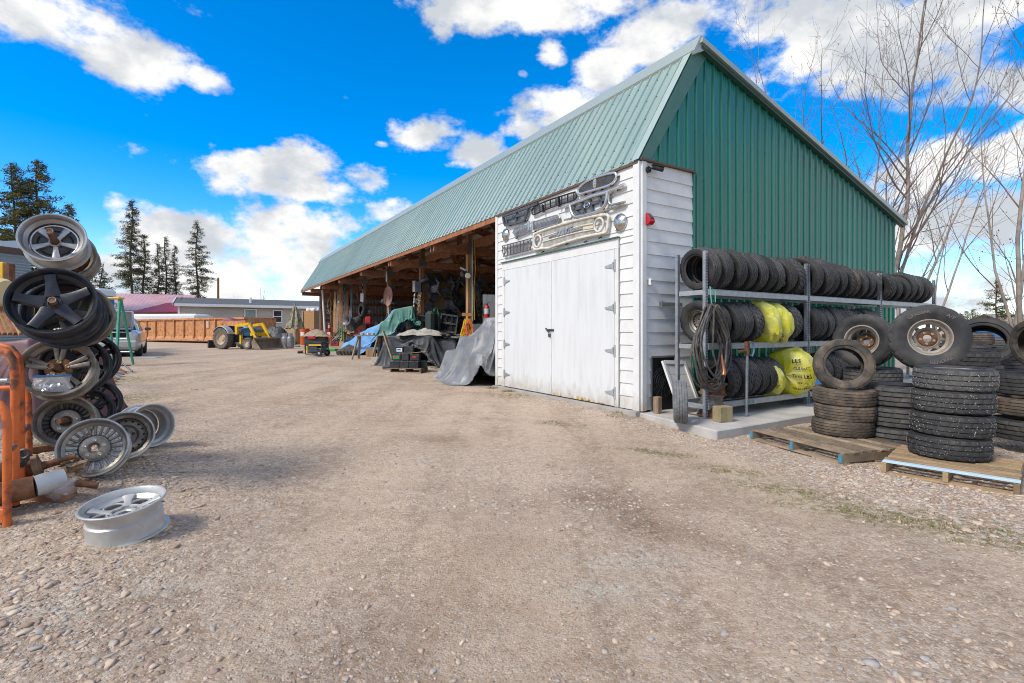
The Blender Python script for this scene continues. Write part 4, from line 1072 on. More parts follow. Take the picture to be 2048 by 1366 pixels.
bag('yellow plastic bag over a tire on the middle shelf, beside the black tires', 1.55, 1, 3, .345, .27, .09)
bag('yellow printed bag over a tire on the middle shelf, bulging at its far end', 1.90, 1, 8, .335, .30, .07, [('LES', -.12, -.2, .06, INK), ('EASY', -.2, -.16, .05, INK)], 6)
bag('crumpled yellow bag wedged under the middle shelf above the bottom row', 1.78, 0, 15, .28, .24, .03, [('LES EASY', -.05, -.16, .05, INK)], 4)
bag('yellow bag printed with black lettering over a tire on the bottom shelf', 2.30, 0, 21, .40, .46, .03, PR, 14, -14, .08)
bag_blue = mat('blue_tarp', (.035, .22, .50), .5, c2=(.06, .30, .62), sc_=4, bump=.4, bsc=12, var=.05)
# ------------------------------------------------------------------ cloth and film heaps
def drape(name, label, mat_, M, rx, ry, H, seed, cat='tarp', prof=2.6, folds=9, fa=.06, apex=(0, 0), sq=3.0, flare=.12, rough=.05, nu=110, nv=44, hfun=None, foot=0.0, group=None):
    """a sheet lying over a heap: apex to hem in polar rings, pleats growing to the hem"""
    b = MB(); vs = []; fs = []
    for j in range(nv + 1):
        t = j / nv
        for i in range(nu):
            a = 2 * math.pi * i / nu; c, s = math.cos(a), math.sin(a)
            sup = (abs(c) ** sq + abs(s) ** sq) ** (-1 / sq)
            tt = t
            x, y = rx * sup * c * tt, ry * sup * s * tt
            k = 1 - t ** prof
            n1 = fbm(x * 1.6 + seed, y * 1.6, seed, 5); n2 = fbm(x * 5 + seed, y * 5, seed * 2, 4)
            w1 = 2.2 * noise.noise(Vector((c * 1.5 + seed, s * 1.5, t * 1.6)))
            f1 = abs(((a * folds / 6.2832 + w1 * .6) % 1) - .5) * 2; f2 = abs(((a * folds * 2.7 / 6.2832 + w1 + n1) % 1) - .5) * 2
            pl = ((f1 ** .7 - .6) * fa * 1.2 + (f2 - .5) * fa * .55) * t ** 2.2
            r1 = 1 - 2 * abs(noise.noise(Vector((x * 2.2 + seed * 3, y * 2.2 + t, seed)))); r2 = 1 - 2 * abs(noise.noise(Vector((x * 6 + y * 2 + seed, y * 6, seed * 2 + 1))))
            r3 = 1 - 2 * abs(noise.noise(Vector(((x + y) * 2.6 + seed + .4 * n1, (x - y) * .55, seed + 2.5))))
            n2 = n2 * .35 + r2 * .35; n1 = n1 * .3 + r1 * .35 + r3 * .9
            x2, y2 = x * (1 + pl + flare * max(0, t - .85) / .15) + apex[0] * (1 - t), y * (1 + pl + flare * max(0, t - .85) / .15) + apex[1] * (1 - t)
            z = H * k * (hfun(x / rx, y / ry) if hfun else 1)
            z += (n1 * .6 + n2 * .5) * rough * min(1, (1 - t) * 3 + .35) + (.02 + abs(n2) * .05 if t > .9 else 0)
            vs.append((x2 + n2 * rough * .5, y2 + n1 * rough * .5, max(z, foot)))
    for j in range(nv):
        for i in range(nu):
            fs.append((j * nu + i, j * nu + (i + 1) % nu, (j + 1) * nu + (i + 1) % nu, (j + 1) * nu + i)[::-1])
    b.add(vs, fs); o = b.build(name, mat_, None, 60); o.matrix_world = M
    return tag(o, label, cat, group)
def cloth(name, label, mat_, M, W_, D_, hf, n=84, slack=1.05, steps=190, seed=1, cat='tarp', cx=0, cy=0, grip=.55, rot=0):
    """a loose sheet let fall over the heap whose top is hf(x, y), until it hangs and creases as cloth does"""
    rs = np.random.RandomState(seed); m = max(20, int(n * D_ / W_)); gx, gy = np.meshgrid(np.linspace(-W_ / 2, W_ / 2, n), np.linspace(-D_ / 2, D_ / 2, m))
    ca, sa = math.cos(rad(rot)), math.sin(rad(rot))
    X, Y = gx * ca - gy * sa + cx, gx * sa + gy * ca + cy
    p = np.stack((X, Y, np.full_like(X, float(hf(X, Y).max()) + .08) + .05 * (vnoise(X + 9, Y + 9, 3, seed) - .5)), -1); v = np.zeros_like(p)
    dx, dy = W_ / (n - 1) * slack, D_ / (m - 1) * slack; dd_ = math.hypot(dx, dy)
    def fix(A, B, L, k):
        e = p[B] - p[A]; ln = np.sqrt((e * e).sum(-1, keepdims=True)) + 1e-9; c = e * (.5 * k * (1 - L / ln)); p[A] += c; p[B] -= c
    S = slice; al = S(None)
    pairs = []
    for o in (0, 1):
        pairs += [((al, S(o, n - 1, 2)), (al, S(o + 1, n, 2)), dx, 1), ((S(o, m - 1, 2), al), (S(o + 1, m, 2), al), dy, 1)]
    for o in (0, 1):
        pairs += [((S(o, m - 1, 2), S(0, n - 1)), (S(o + 1, m, 2), S(1, n)), dd_, .5), ((S(o, m - 1, 2), S(1, n)), (S(o + 1, m, 2), S(0, n - 1)), dd_, .5)]
    def even(q):     # slices of both ends must match in length
        (a, b, L, k) = q; sa_ = [len(range(*x.indices(w))) for x, w in zip(a, (m, n))]; sb_ = [len(range(*x.indices(w))) for x, w in zip(b, (m, n))]
        def cut(x, w, l): r = range(*x.indices(w))[:l]; return S(r.start, r.stop, r.step)
        l = [min(u, t) for u, t in zip(sa_, sb_)]; return tuple(cut(x, w, t) for x, w, t in zip(a, (m, n), l)), tuple(cut(x, w, t) for x, w, t in zip(b, (m, n), l)), L, k
    pairs = [even(q) for q in pairs]
    for it in range(steps):
        old = p.copy(); v[..., 2] -= .0035; v *= .965; p += v
        for _ in range(7):
            for A, B, L, k in pairs: fix(A, B, L, k)
            h = hf(p[..., 0], p[..., 1]) + .012; low = p[..., 2] < h
            p[..., 2] = np.where(low, h, p[..., 2])
            for c in (0, 1): p[..., c] = np.where(low, p[..., c] * (1 - grip) + old[..., c] * grip, p[..., c])
        v = p - old
    i = np.arange(n * m).reshape(m, n); q = np.stack((i[:-1, :-1], i[:-1, 1:], i[1:, 1:], i[1:, :-1]), -1).reshape(-1, 4)
    me = bulk_mesh(name, p.reshape(-1, 3), q); me.materials.append(mat_); me.shade_smooth(); o = obj(name, me); o.matrix_world = M
    sb = o.modifiers.new('smooth', 'SUBSURF'); sb.levels = sb.render_levels = 1
    return tag(o, label, cat)
def heap(boxes, ground=0.0, soft=.05):
    """top of a pile of blocks: (cx, cy, half width, half depth, height, lean)"""
    def hf(x, y):
        z = np.full_like(x, ground)
        for bx, by, hx, hy, h, sl in boxes:
            e = np.maximum(np.abs(x - bx) - hx, np.abs(y - by) - hy); z = np.maximum(z, (h + sl * (x - bx)) * (1 - sstep(0, soft, e)))
        return z
    return hf
def yawM(p, deg): return Matrix.Translation(p) @ Matrix.Rotation(rad(deg), 4, 'Z')
BD = math.degrees(BROT)
# ================================================================== BESIDE THE RACK, ON THE SLAB
tire('pale dusty tire standing upright on the slab in front of the rack', axis_frame((2.35, 7.02, SLAB + .298), (.96, -.28, .02), (0, 0, 1), .4) , 'road', None, .92)
for o in [o for o in COL.objects if o.get('label', '').startswith('pale dusty')]:
    me = o.data.copy(); me.materials.clear(); me.materials.append(mat('dusty_rubber', (.13, .135, .14), .75, c2=(.19, .195, .20), sc_=5, bump=.15, bsc=60, c3=(.07, .07, .07), sc3=3)); o.data = me
# coil of black hose hung on the first upright
def hose():
    root = thing('hose_coil', 'thick coil of grey-black hose hung on the first upright of the rack', 'hose', M=RM)
    hm = mat('old_black_hose', (.05, .048, .046), .6, c2=(.10, .09, .08), sc_=12, bump=.1, var=.2, c3=(.16, .13, .10), sc3=8)
    for k in range(11):
        cx = -.06 + random.uniform(-.05, .05); w = .22 + .14 * random.random(); top = 1.66 + random.uniform(-.03, .02); bot = .38 + .38 * random.random() ** 1.4; y0 = -.07 - .012 * k
        pts = []
        for i in range(28):
            a = 2 * math.pi * i / 28; s_, c_ = math.sin(a), math.cos(a)
            zz = (top + bot) / 2 + (top - bot) / 2 * c_
            ww = w * (.35 + .65 * min(1, (top - zz) / (top - bot) * 2.2))
            pts.append((cx + ww * s_ + .02 * math.sin(3 * a + k), y0 + .03 * math.sin(a * 2 + k), zz))
        b = MB(); b.tube(pts, .015, 8, closed=True); b.build('hose_loop', hm, root, 80)
    b = MB(); b.tube([(-.1, -.2, 1.6), (-.16, -.22, 1.0), (-.06, -.24, .72), (.12, -.22, .78), (.2, -.2, 1.2)], .014, 8); b.build('hose_loop', hm, root, 80)
    cu = mat('copper_fitting', (.50, .19, .09), .4, .7, var=0)
    b = MB(); b.tube([(.0, -.25, .95), (.01, -.26, .83), (.03, -.27, .72), (.0, -.28, .66)], [.012, .016, .024, .03], 10); b.build('nozzle', cu, root, 40)
    b = MB(); b.tube([(.04, -.12, 1.7), (.06, -.1, 1.86), (.0, -.06, 1.93), (-.02, -.1, 1.68), (.08, -.12, 1.5)], .008, 6); b.build('tie_cord', mat('green_cord', (.10, .42, .32), .6), root, 60)
hose()
# stacked rusty steel rims under the coil
for i, (z, lab, r) in enumerate(((.0, 'rusty steel rim lying on the slab under the rack, lowest of the pile', .20), (.17, 'rusty steel rim in the middle of the pile beneath the hose', .185), (.33, 'rusty steel rim lying on top of the pile beneath the hose', .20))):
    wheel(lab, RM @ Matrix.Translation((.24 + .02 * i, .10, z + .01 + .085)) @ Matrix.Rotation(rad(4), 4, 'X'), r, .165, 'steel', RUST if i != 1 else ALLOYD, RUST, None, 'rusty rims under the hose coil')
b = MB(); b.box((0, 0, .11), (.22, .16, .22)); o = b.build('wood_block', mat('mossy_wood_block', (.30, .25, .14), .85, c2=(.22, .17, .09), sc_=6, bump=.2), None, bev=.006); o.matrix_world = yawM((2.99, 7.13, SLAB), 20); tag(o, 'squat wooden block on the slab at the foot of the upright', 'wood block')
b = MB(); b.box((0, 0, .13), (.10, .10, .26)); o = b.build('wood_block', mat('split_wood_block', (.33, .25, .17), .85, c2=(.2, .14, .09), sc_=5, st=(3, 3, .5), bump=.35), None, bev=.005); o.matrix_world = yawM(barn(.17, -.2, 0), BD + 8); tag(o, 'split upright wooden block by the white wall opening', 'wood block')
# iron pipe stand with a vice-like head
root = thing('pipe_stand', 'grey steel pipe with a rusty clamp head leaning at the rack', 'pipe stand', M=RM @ Matrix.Translation((.72, -.16, 0)))
b = MB(); b.cyl((0, 0, 0), (.02, 0, 1.0), .022, 12); b.box((0, 0, .006), (.1, .07, .012)); b.build('pipe', GALVD, root, 40)
b = MB(); b.cyl((.02, 0, .92), (.02, 0, 1.04), .036, 10); b.box((.02, 0, 1.08), (.06, .05, .09)); b.cyl((-.18, 0, .98), (.0, 0, .98), .022, 10); b.build('clamp_head', RUST, root, 40)
b = MB(); b.tube([(.05, -.02, 1.12), (.13, -.03, 1.1), (.15, -.03, .98), (.1, -.03, .9), (.05, -.02, .93)], .014, 8); b.build('hand_grip', mat('worn_blue_paint', (.10, .17, .27), .5, var=0), root, 50)
# the hatch panel leaning beside the opening
root = thing('hatch_panel', 'white framed wooden hatch panel leaning against the wall beside its opening', 'panel', M=BM @ Matrix.Translation((.72, -.40, 0)) @ Matrix.Rotation(rad(-24), 4, 'X') @ Matrix.Rotation(rad(8), 4, 'Z'))
for i in range(4):
    b = MB(); b.box((0, .01, .12 + .205 * i), (.62, .015, .2)); b.build('panel_board', WHITEP, root)
for a, c in (((-.3, 0, 0), (-.3, 0, .86)), ((.3, 0, 0), (.3, 0, .86)), ((-.27, 0, .84), (.27, 0, .84)), ((-.27, 0, .02), (.27, 0, .02))):
    b = MB(); b.beam(a, c, .035, .06, (1, 0, 0) if a[0] == c[0] else (0, 0, 1)); b.build('panel_frame', TRIM, root)
# old fan behind the opening
root = thing('box_fan', 'dark round fan guard inside the low wall opening', 'fan', M=BM @ Matrix.Translation((.5, -.025, .45)) @ Matrix.Rotation(rad(90), 4, 'X'))
b = MB()
for r in (.06, .11, .16, .21, .245): ring(b, (0, 0, 0), (0, 0, 1), r, .003, 28, 4)
for k in range(14): b.cyl((0, 0, .002), (.245 * math.cos(k * .449), .245 * math.sin(k * .449), .002), .003, 4)
b.build('guard', mat('dull_fan_wire', (.06, .062, .065), .5, .5), root)
# steel bracket, sensor, alarm, camera on the white side wall
root = thing('wall_bracket', 'short grey steel bracket arm fixed to the white side wall', 'bracket', M=BM @ Matrix.Translation((.55, -.06, 1.72)))
b = MB(); b.box((.1, 0, .0), (.5, .04, .055)); b.box((-.14, -.0, 0), (.02, .06, .09)); b.build('arm', GALVD, root)
root = thing('motion_sensor', 'small white motion sensor on the white side wall', 'sensor', M=BM @ Matrix.Translation((.17, -.045, 2.06)))
b = MB(); b.box((0, -.012, 0), (.055, .05, .11)); b.build('housing', mat('white_plastic', (.75, .75, .73), .4, var=0), root, bev=.012)
b = MB(); b.box((0, -.04, .012), (.034, .012, .03)); b.build('lens', mat('grey_lens', (.3, .31, .32), .3, var=0), root)
root = thing('alarm_siren', 'red wedge shaped alarm strobe on the white side wall', 'alarm', M=BM @ Matrix.Translation((.13, -.03, 3.05)))
b = MB(); b.T = frame((0, 0, 0), Vector((0, -1, 0)), Vector((0, 0, 1)), Vector((-1, 0, 0))); b.prism([(0, -.09), (.07, -.09), (.12, -.05), (.10, .0), (.02, .10), (0, .10)], -.055, .055); b.build('housing', mat('red_plastic', (.42, .012, .018), .3, var=0), root, bev=.006)
b = MB(); b.beam((0, -.108, .005), (0, -.04, .085), .07, .006, (0, 1, 0)); b.build('strobe_lens', mat('smoky_lens', (.06, .07, .09), .15, var=0), root)
root = thing('security_camera', 'black bullet security camera under the roof corner', 'camera', M=BM @ Matrix.Translation((.12, -.05, 3.83)))
b = MB(); b.cyl((0, .02, 0), (0, -.03, 0), .05, 14); b.tube([(0, -.03, 0), (.01, -.06, .01), (.05, -.08, .02)], .014, 8); b.build('mount', BLACKP, root, 40)
b = MB(); b.cyl((.04, -.07, .03), (.2, -.13, .0), .036, 14); b.beam((.03, -.065, .068), (.21, -.135, .036), .075, .010); b.build('body', BLACKP, root, 40)
b = MB(); b.cyl((.198, -.129, .0), (.204, -.132, -.001), .028, 12); b.build('lens', GLASS, root, 40)

# ================================================================== TYRE STACKS AND PALLETS ON THE RIGHT
def pallet(label, corner, xdir, L, D, nb, zt, top_mat=WOODP, front_paint=None, end_paint=None, group='wooden pallets under the tire stacks'):
    """corner = front left corner on the ground, front runs along xdir"""
    x = Vector((*xdir, 0)).normalized(); y = Vector((-x.y, x.x, 0))
    root = thing('pallet', label, 'pallet', M=frame(corner, x, y, Vector((0, 0, 1))), group=group)
    gap = D / nb
    for i in range(nb):
        b = MB(); w = gap * random.uniform(.55, .68); b.box((L / 2 + random.uniform(-.008, .008), gap * (i + .5), zt - .009), (L, w, .018))
        b.build('deck_board', front_paint if (front_paint and i == 0) else top_mat, root, bev=.002)
    for i, xx in enumerate((.02, L / 2, L - .02)):
        b = MB()
        b.box((xx, D / 2, zt - .064), (.04, D - .012, .088)); o = b.build('stringer', top_mat, root, bev=.002)
        if end_paint:
            b = MB(); b.box((xx, .003, zt - .064), (.041, .004, .089)); b.build('painted_end', end_paint, root)
    for i in range(3):
        b = MB(); b.box((L / 2, .06 + (D - .12) * i / 2, .009 + zt - .128), (L, .1, .018)); b.build('base_board', top_mat, root, bev=.002)
    return root
BLUEP = mat('faded_blue_paint', (.045, .20, .33), .6, c2=(.07, .27, .40), sc_=12, bump=.1)
PALEB = mat('pale_blue_paint', (.40, .56, .66), .6, c2=(.46, .61, .70), sc_=5, bump=.12, c3=(.33, .30, .25), sc3=9, lo3=.68, hi3=.75)
WOODY = mat('yellowed_pallet_wood', (.36, .25, .14), .8, c2=(.25, .17, .095), sc_=4, bump=.3, bsc=30, var=.36)
pa0, pa1 = G(1500, 880), G(1683, 932)
pallet('grey wooden pallet with blue stringer ends under the muddy tires', pa0, (pa1.x - pa0.x, pa1.y - pa0.y), (pa1 - pa0).length, 1.05, 8, .135, WOODP, None, BLUEP)
pb0, pb1 = G(1762, 950), G(2040, 998)
pallet('wooden pallet with a pale blue front board under the studded tires', pb0, (pb1.x - pb0.x, pb1.y - pb0.y), (pb1 - pb0).length * 1.0, 1.05, 8, .14, WOODY, PALEB, None)
def flat(p, z, tilt=0, az=0): return Matrix.Translation((p[0], p[1], z)) @ Matrix.Rotation(az, 4, 'Z') @ Matrix.Rotation(rad(tilt), 4, 'X') @ Matrix.Rotation(random.random() * 6, 4, 'Z')
# three muddy tyres + the one perched on top
c = P(1685, 820, 6.25); ca = (c.x, c.y)
for i, (lab, dx, s) in enumerate((('lowest muddy brown tire of the low stack on the blue ended pallet', 0, 1.0), ('middle muddy brown tire of the low stack on the blue ended pallet', .03, 1.0), ('muddy brown tire just below the tilted tire', .02, 1.02))):
    tire(lab, flat((ca[0] + dx, ca[1]), .135 + .0965 + .19 * i, (0, 1.5, 2)[i]), 'muddy', 'muddy tires on the blue ended pallet', s)
q = P(1692, 733, 6.15)
tire('brown dusty tire perched upright and tilted on the muddy tires', axis_frame((q.x, q.y + .05, q.z + .012), (-.33, -.90, .22), (0, 0, 1), 1), 'muddy', None, .98)
# four studded tyres
c = P(1897, 820, 5.13); cb4 = (c.x, c.y)
names = ['lowest', 'second from the bottom', 'third from the bottom', 'topmost']
for i in range(4):
    s = 1.0
    o = tire(f'black studded winter tire, {names[i]} of four on the pale blue pallet', flat((cb4[0] + (.0, .025, .035, .055)[i], cb4[1]), .14 + .112 + .226 * i, (0, .8, -.6, 1)[i]), 'stud', 'studded winter tires on the pale blue pallet', s)
    b = MB(); rs = random.Random(i)
    for k in range(250):
        a = rs.random() * 6.283; z = rs.uniform(-.085, .085); r = .335 - .010 * (abs(z) / .0945) ** 3 + .0005
        stud(b, (r * math.cos(a), r * math.sin(a), z), (math.cos(a), math.sin(a), 0), .0031)
    tag(b.build('stud', mat('bright_stud', (.6, .6, .6), .3, .3, var=0), o), kind='stuff')
b = MB(); b.lathe([(0, 0.03), (.08, .035), (.1, .02), (.19, .012), (.205, .03), (.205, .01), (.18, -.01), (0, 0)], 40); o = b.build('bare_wheel', ALLOY, None, 40); o.matrix_world = Matrix.Translation((cb4[0] + .055, cb4[1], .14 + .112 + .226 * 3 + .062)); tag(o, 'pale dusty rim lying in the topmost studded tire', 'wheel')
# block of big black tyres behind
c = P(1792, 800, 6.15); cc_ = (c.x + .02, c.y)
for i, n_ in enumerate(('lowest', 'middle', 'upper')):
    tire(f'big black all terrain tire, {n_} one of the stack behind the studded tires', flat((cc_[0] + .02 * i, cc_[1]), .02 + .12 + .245 * i), 'mud', 'all terrain tires behind the studded stack', 1.06)
c = P(1745, 760, 6.9)
tire('black tire lying behind the perched brown tire', flat((c.x, c.y), .80), 'stud', None, 1.0)
tire('black tire lying below another behind the perched brown tire', flat((c.x, c.y), .56), 'stud', None, 1.0)
# right hand stack, cut by the frame
c = P(2062, 800, 5.85)
for i, n_ in enumerate(('lowest', 'middle', 'topmost')):
    tire(f'worn black tire, {n_} one of the stack beside the studded tires', flat((c.x + .02 * i, c.y), .13 + .14 + .26 * i), ('mud', 'muddy', 'wide')[i], 'worn tires in the right hand stack', (1.0, 1.05, 1.06)[i])
q = P(2072, 690, 5.6)
tire('dusty tire standing on the worn stack', axis_frame((q.x, q.y, q.z + .02), (.95, -.1, .05), (0, 0, 1)), 'muddy', None, .8)
# the two tyres still on their wheels
def mounted(label, o_, nrm, kind, s, style, R, w, mb_, mf, up=(0, 0, 1), spin=0, disc=None, group=None):
    t_ = thing('wheel_with_tire', label, 'wheel', M=axis_frame(o_, nrm, up, spin), group=group)
    m = obj('tire', TM[kind], t_); m.scale = (s, s, s)
    wheel(None, Matrix.Identity(4), R, w, style, mb_, mf, None, None, t_, disc=disc)
    return t_
TANR = mat('dusty_tan_rim', (.36, .32, .27), .6, .45, c2=(.27, .225, .18), sc_=6, bump=.1, bsc=60, c3=(.46, .44, .41), sc3=3)
q = P(1856, 676, 5.72)
TM['at'] = tire_mesh(.375, .26, .2, 'mud', 120)
bw = mounted('big all terrain tire on a dusty tan alloy rim, lying against the tire stack', (q.x, q.y, q.z), (-.47, -.86, .10), 'at', 1.0, 'lobes', .205, .20, TANR, TANR, spin=.5, disc=.10)
v_ = []
for txt, a0, sz in (('GRABBER', 112, .052), ('A/T', 52, .052), ('GENERAL', -72, .05)):
    up = txt != 'GENERAL'
    vs_, fs = text_geo(txt, sz, .003)
    b = MB(); out = []
    for x, y, z in vs_:
        rr = .287
        if up: a = rad(a0) - x / rr; r = rr + y
        else: a = rad(a0) + x / rr; r = rr - y
        rr2 = .26 * .5 * (.99 if r < .33 else .97)
        out.append((r * math.cos(a - .5), r * math.sin(a - .5), z + rr2 + .001))
    b.add(out, fs); b.build('lettering', mat('raised_rubber_letters', (.12, .11, .10), .6, var=0), bw)
q = P(1728, 682, 6.75)
mounted('deep treaded tire on a rusty hubbed steel rim, leaning behind the perched brown tire', (q.x, q.y, q.z), (-.80, -.58, .08), 'mud', 1.0, 'lobes', .205, .2, TANR, ALLOYD, disc=.15)
# tyres further back
q = P(1966, 686, 6.9)
tire('black tire standing tilted behind the big all terrain wheel', axis_frame((q.x, q.y, q.z), (-.55, -.62, .45), (0, 0, 1)), 'road', None, 1.12)
far = [(1928, 718, 6.6, .11, 'stud', 1.05, 'black truck tire lying just right of the big wheel'), (1935, 745, 6.6, -.12, 'stud', 1.05, 'black truck tire under the one lying right of the big wheel'), (2012, 712, 7.4, 0, 'road', 1.1, 'black tire lying flat behind the tilted one'), (2015, 735, 7.4, -.05, 'wide', 1.1, 'lower black tire lying flat behind the tilted one'), (2034, 706, 8.2, 0, 'road', 1.0, 'black tire lying at the frame edge near the birch trunk'),
       (1935, 678, 8.4, 0, 'muddy', 1.0, 'brownish tire lying flat far behind the big wheel'), (1925, 700, 7.9, 0, 'road', 1.0, 'grey sided tire lying flat far behind the big wheel'), (2010, 688, 9.6, 0, 'road', 1, 'distant black tire lying before the dirt pile'), (2045, 690, 9.4, 0, 'road', 1, 'distant black tire lying beside the birch trunk'), (1990, 690, 8.8, 0, 'wide', 1.05, 'distant tire lying behind the tilted tire')]
for px, py, dd_, dz, k, s, lab in far:
    q = P(px, py, dd_); tire(lab, flat((q.x, q.y), q.z + dz * .0, random.uniform(-4, 4)), k, None, s)
for i, (px, py, dd_) in enumerate(((1925, 760, 6.6), (1925, 790, 6.6), (2012, 760, 7.4), (2012, 785, 7.4), (1930, 740, 8.0), (1990, 735, 8.8), (1990, 712, 8.8))):
    q = P(px, py, dd_); tire('black tire buried low in the heap behind the stacks', flat((q.x, q.y), q.z), 'wide', 'tires low in the rear heap', 1.05)
# blue tarp lump at the rack end
q = RM @ Vector((3.0, .25, .55))
drape('blue_tarp', 'bright blue tarp bundle on the bottom shelf behind the upright', bag_blue, Matrix.Translation((q.x, q.y, SLAB + .22)) @ Matrix.Rotation(BROT, 4, 'Z'), .38, .26, .62, 5, prof=3, folds=7, fa=.1, rough=.12, nu=60, nv=24)
# ================================================================== CAR GRILLES ON THE WHITE FRONT
FO = barn(0, 0, 0)
FXV, FZV = Vector((-UU[0], -UU[1], 0)), Vector((-VV[0], -VV[1], 0))
def zp(x, y, off=0): return fac(1000 + x / 7.314, 340 + y / 7.314, off)          # spot in the enlarged view of the front
class Grille:
    def __init__(s, name, label, cat, cx, cy, out=.06, group='car grilles mounted above the white doors'):
        out = min(out, .05); s.off = .03 + out; s.c = zp(cx, cy, s.off)
        o = FO + FXV * s.c[0] + Vector((0, 0, s.c[1])) + FZV * (.03 + out)
        s.root = thing(name, label, cat, M=frame(o, FXV, Vector((0, 0, 1)), FZV), group=group); s.out = out
    def p(s, x, y, z=0): q = zp(x, y, s.off); return Vector((q[0] - s.c[0], q[1] - s.c[1], z))
    def pl(s, pts, z=0): return [s.p(x, y, z) for x, y in pts]
    def bars(s, name, lines, r, m, z=0, w=None, sm=50, joined=False):
        if joined: b = MB()
        for ln in lines:
            if not joined: b = MB()
            pts = s.pl(ln, z)
            if w: 
                for a, c in zip(pts[:-1], pts[1:]): b.beam(a, c, w[0], w[1], (0, 0, 1))
            else: b.tube(pts, r, 8)
            if not joined: b.build(name, m, s.root, sm)
        if joined: b.build(name, m, s.root, sm)
    def loop(s, name, pts, r, m, z=0, smooth=True):
        q = s.pl(pts, z)
        if smooth:
            n = len(q); out = []
            for i in range(n):
                a, b_, c, d = q[i - 1], q[i], q[(i + 1) % n], q[(i + 2) % n]
                for t in (0, .25, .5, .75): out.append(.5 * ((2 * b_) + (c - a) * t + (2 * a - 5 * b_ + 4 * c - d) * t * t + (3 * b_ - a - 3 * c + d) * t ** 3))
            q = out
        b = MB(); b.tube(q, r, 8, closed=True); return b.build(name, m, s.root, 60), q
    def posts(s):
        b = MB(); return b
def yspan(poly, x):
    ys = []
    n = len(poly)
    for i in range(n):
        a, c = poly[i], poly[(i + 1) % n]
        if (a.x - x) * (c.x - x) < 0: ys.append(a.y + (c.y - a.y) * (x - a.x) / (c.x - a.x))
    return (min(ys), max(ys)) if len(ys) >= 2 else None
GREYG = mat('grey_grille_plastic', (.10, .10, .105), .45, c2=(.16, .16, .165), sc_=10, var=.1)
IVORY = mat('aged_white_enamel', (.66, .64, .58), .45, c2=(.52, .48, .40), sc_=9, bump=.08, var=.05)
DULLCH = mat('dull_chrome', (.55, .54, .52), .3, .9, c2=(.36, .34, .31), sc_=12, var=.05)
def standoffs(g, pts):
    for x, y in pts:
        b = MB(); p = g.p(x, y); b.cyl((p.x, p.y, -g.out), (p.x, p.y - .03, .01), .012, 6); b.build('bracket', BLACKP, g.root, 40)
# 1 oval grille
g = Grille('oval_grille', 'oval chrome ringed grille with dark fins and a crest, under the eave', 'car grille', 1420, 200, .07)
_, q = g.loop('frame', [(1146, 335), (1165, 255), (1260, 175), (1400, 110), (1560, 62), (1672, 45), (1704, 80), (1690, 135), (1630, 205), (1480, 262), (1300, 312), (1175, 350)], .024, CHROME)
lo = min(p.x for p in q); hi = max(p.x for p in q); b = MB()
for i in range(58):
    x = lo + (hi - lo) * (i + .5) / 58; ys = yspan(q, x)
    if ys: b.box((x, sum(ys) / 2, -.015), (.008, ys[1] - ys[0], .03))
tag(b.build('fin', GREYG, g.root), kind='stuff')
b = MB(); b.add([(p.x, p.y, -.03) for p in q], [tuple(range(len(q)))]); b.build('backing', mat('grey_mesh_backing', (.14, .135, .14), .6, var=0), g.root)
p = g.p(1390, 200)
b = MB(); b.T = Matrix.Translation((p.x, p.y, .01)); b.lathe([(0, .02), (.03, .018), (.036, .008), (.055, .006), (.06, 0), (.06, -.02)], 20)
b.v = [(p.x + (x - p.x) * .75, p.y + (y - p.y) * 1.45, z) for x, y, z in b.v]; b.build('crest', mat('gold_chrome_crest', (.62, .58, .45), .3, .8, c2=(.4, .36, .26), sc_=40, var=0), g.root, 40)
standoffs(g, ((1240, 345), (1350, 315), (1480, 272), (1620, 215), (1715, 80)))
# 2 thin mesh grille
g = Grille('mesh_grille', 'long dark slatted plastic grille with two thick uprights, under the eave', 'car grille', 790, 490, .06)
_, q = g.loop('frame', [(470, 580), (540, 515), (700, 445), (900, 380), (1070, 328), (1108, 335), (1105, 425), (990, 470), (860, 510), (640, 590), (490, 655)], .014, BLACKP)
lo = min(p.x for p in q); hi = max(p.x for p in q)
b = MB()
for k in range(9):
    pts = []
    for i in range(25):
        x = lo + .02 + (hi - lo - .04) * i / 24; ys = yspan(q, x)
        if ys: pts.append(Vector((x, ys[0] + (ys[1] - ys[0]) * (k + .5) / 9 * .98, -.01)))
    b.tube(pts, .0045, 5)
tag(b.build('slat', GREYG, g.root), kind='stuff')
for i in range(8):
    x = lo + (hi - lo) * (i + .6) / 8; ys = yspan(q, x)
    b = MB(); b.box((x, sum(ys) / 2, .0), (.012, ys[1] - ys[0], .02)); b.build('upright', BLACKP, g.root)
for x, ya, yb in ((635, 510, 618), (868, 390, 538)):
    b = MB(); b.beam(g.p(x - 6, ya, .012), g.p(x + 8, yb, .012), .03, .045, (0, 0, 1)); b.build('upright', BLACKP, g.root)
# 3 small black grille
g = Grille('black_grille', 'small black plastic truck grille with an oval badge, at the eave end', 'car grille', 230, 660, .06)
DG = mat('slate_grille_plastic', (.05, .058, .068), .45, c2=(.09, .10, .11), sc_=10)
g.bars('bar', [[(40, 680), (300, 590), (555, 488)], [(48, 690), (62, 770), (80, 808)], [(75, 808), (230, 775), (365, 735)], [(362, 738), (392, 640), (415, 555)], [(95, 722), (390, 632)], [(235, 620), (245, 765)], [(95, 700), (110, 790)]], 0, DG, .0, (.05, .045))
p = g.p(206, 696); b = MB(); b.T = Matrix.Translation((p.x, p.y, .03)); b.lathe([(0, .012), (.035, .01), (.045, 0), (.045, -.01)], 20); b.v = [(p.x + (x - p.x) * 1.25, y, z) for x, y, z in b.v]; b.build('badge', mat('dark_blue_badge', (.02, .035, .07), .3, var=0), g.root, 40)
standoffs(g, ((150, 800), (375, 735)))
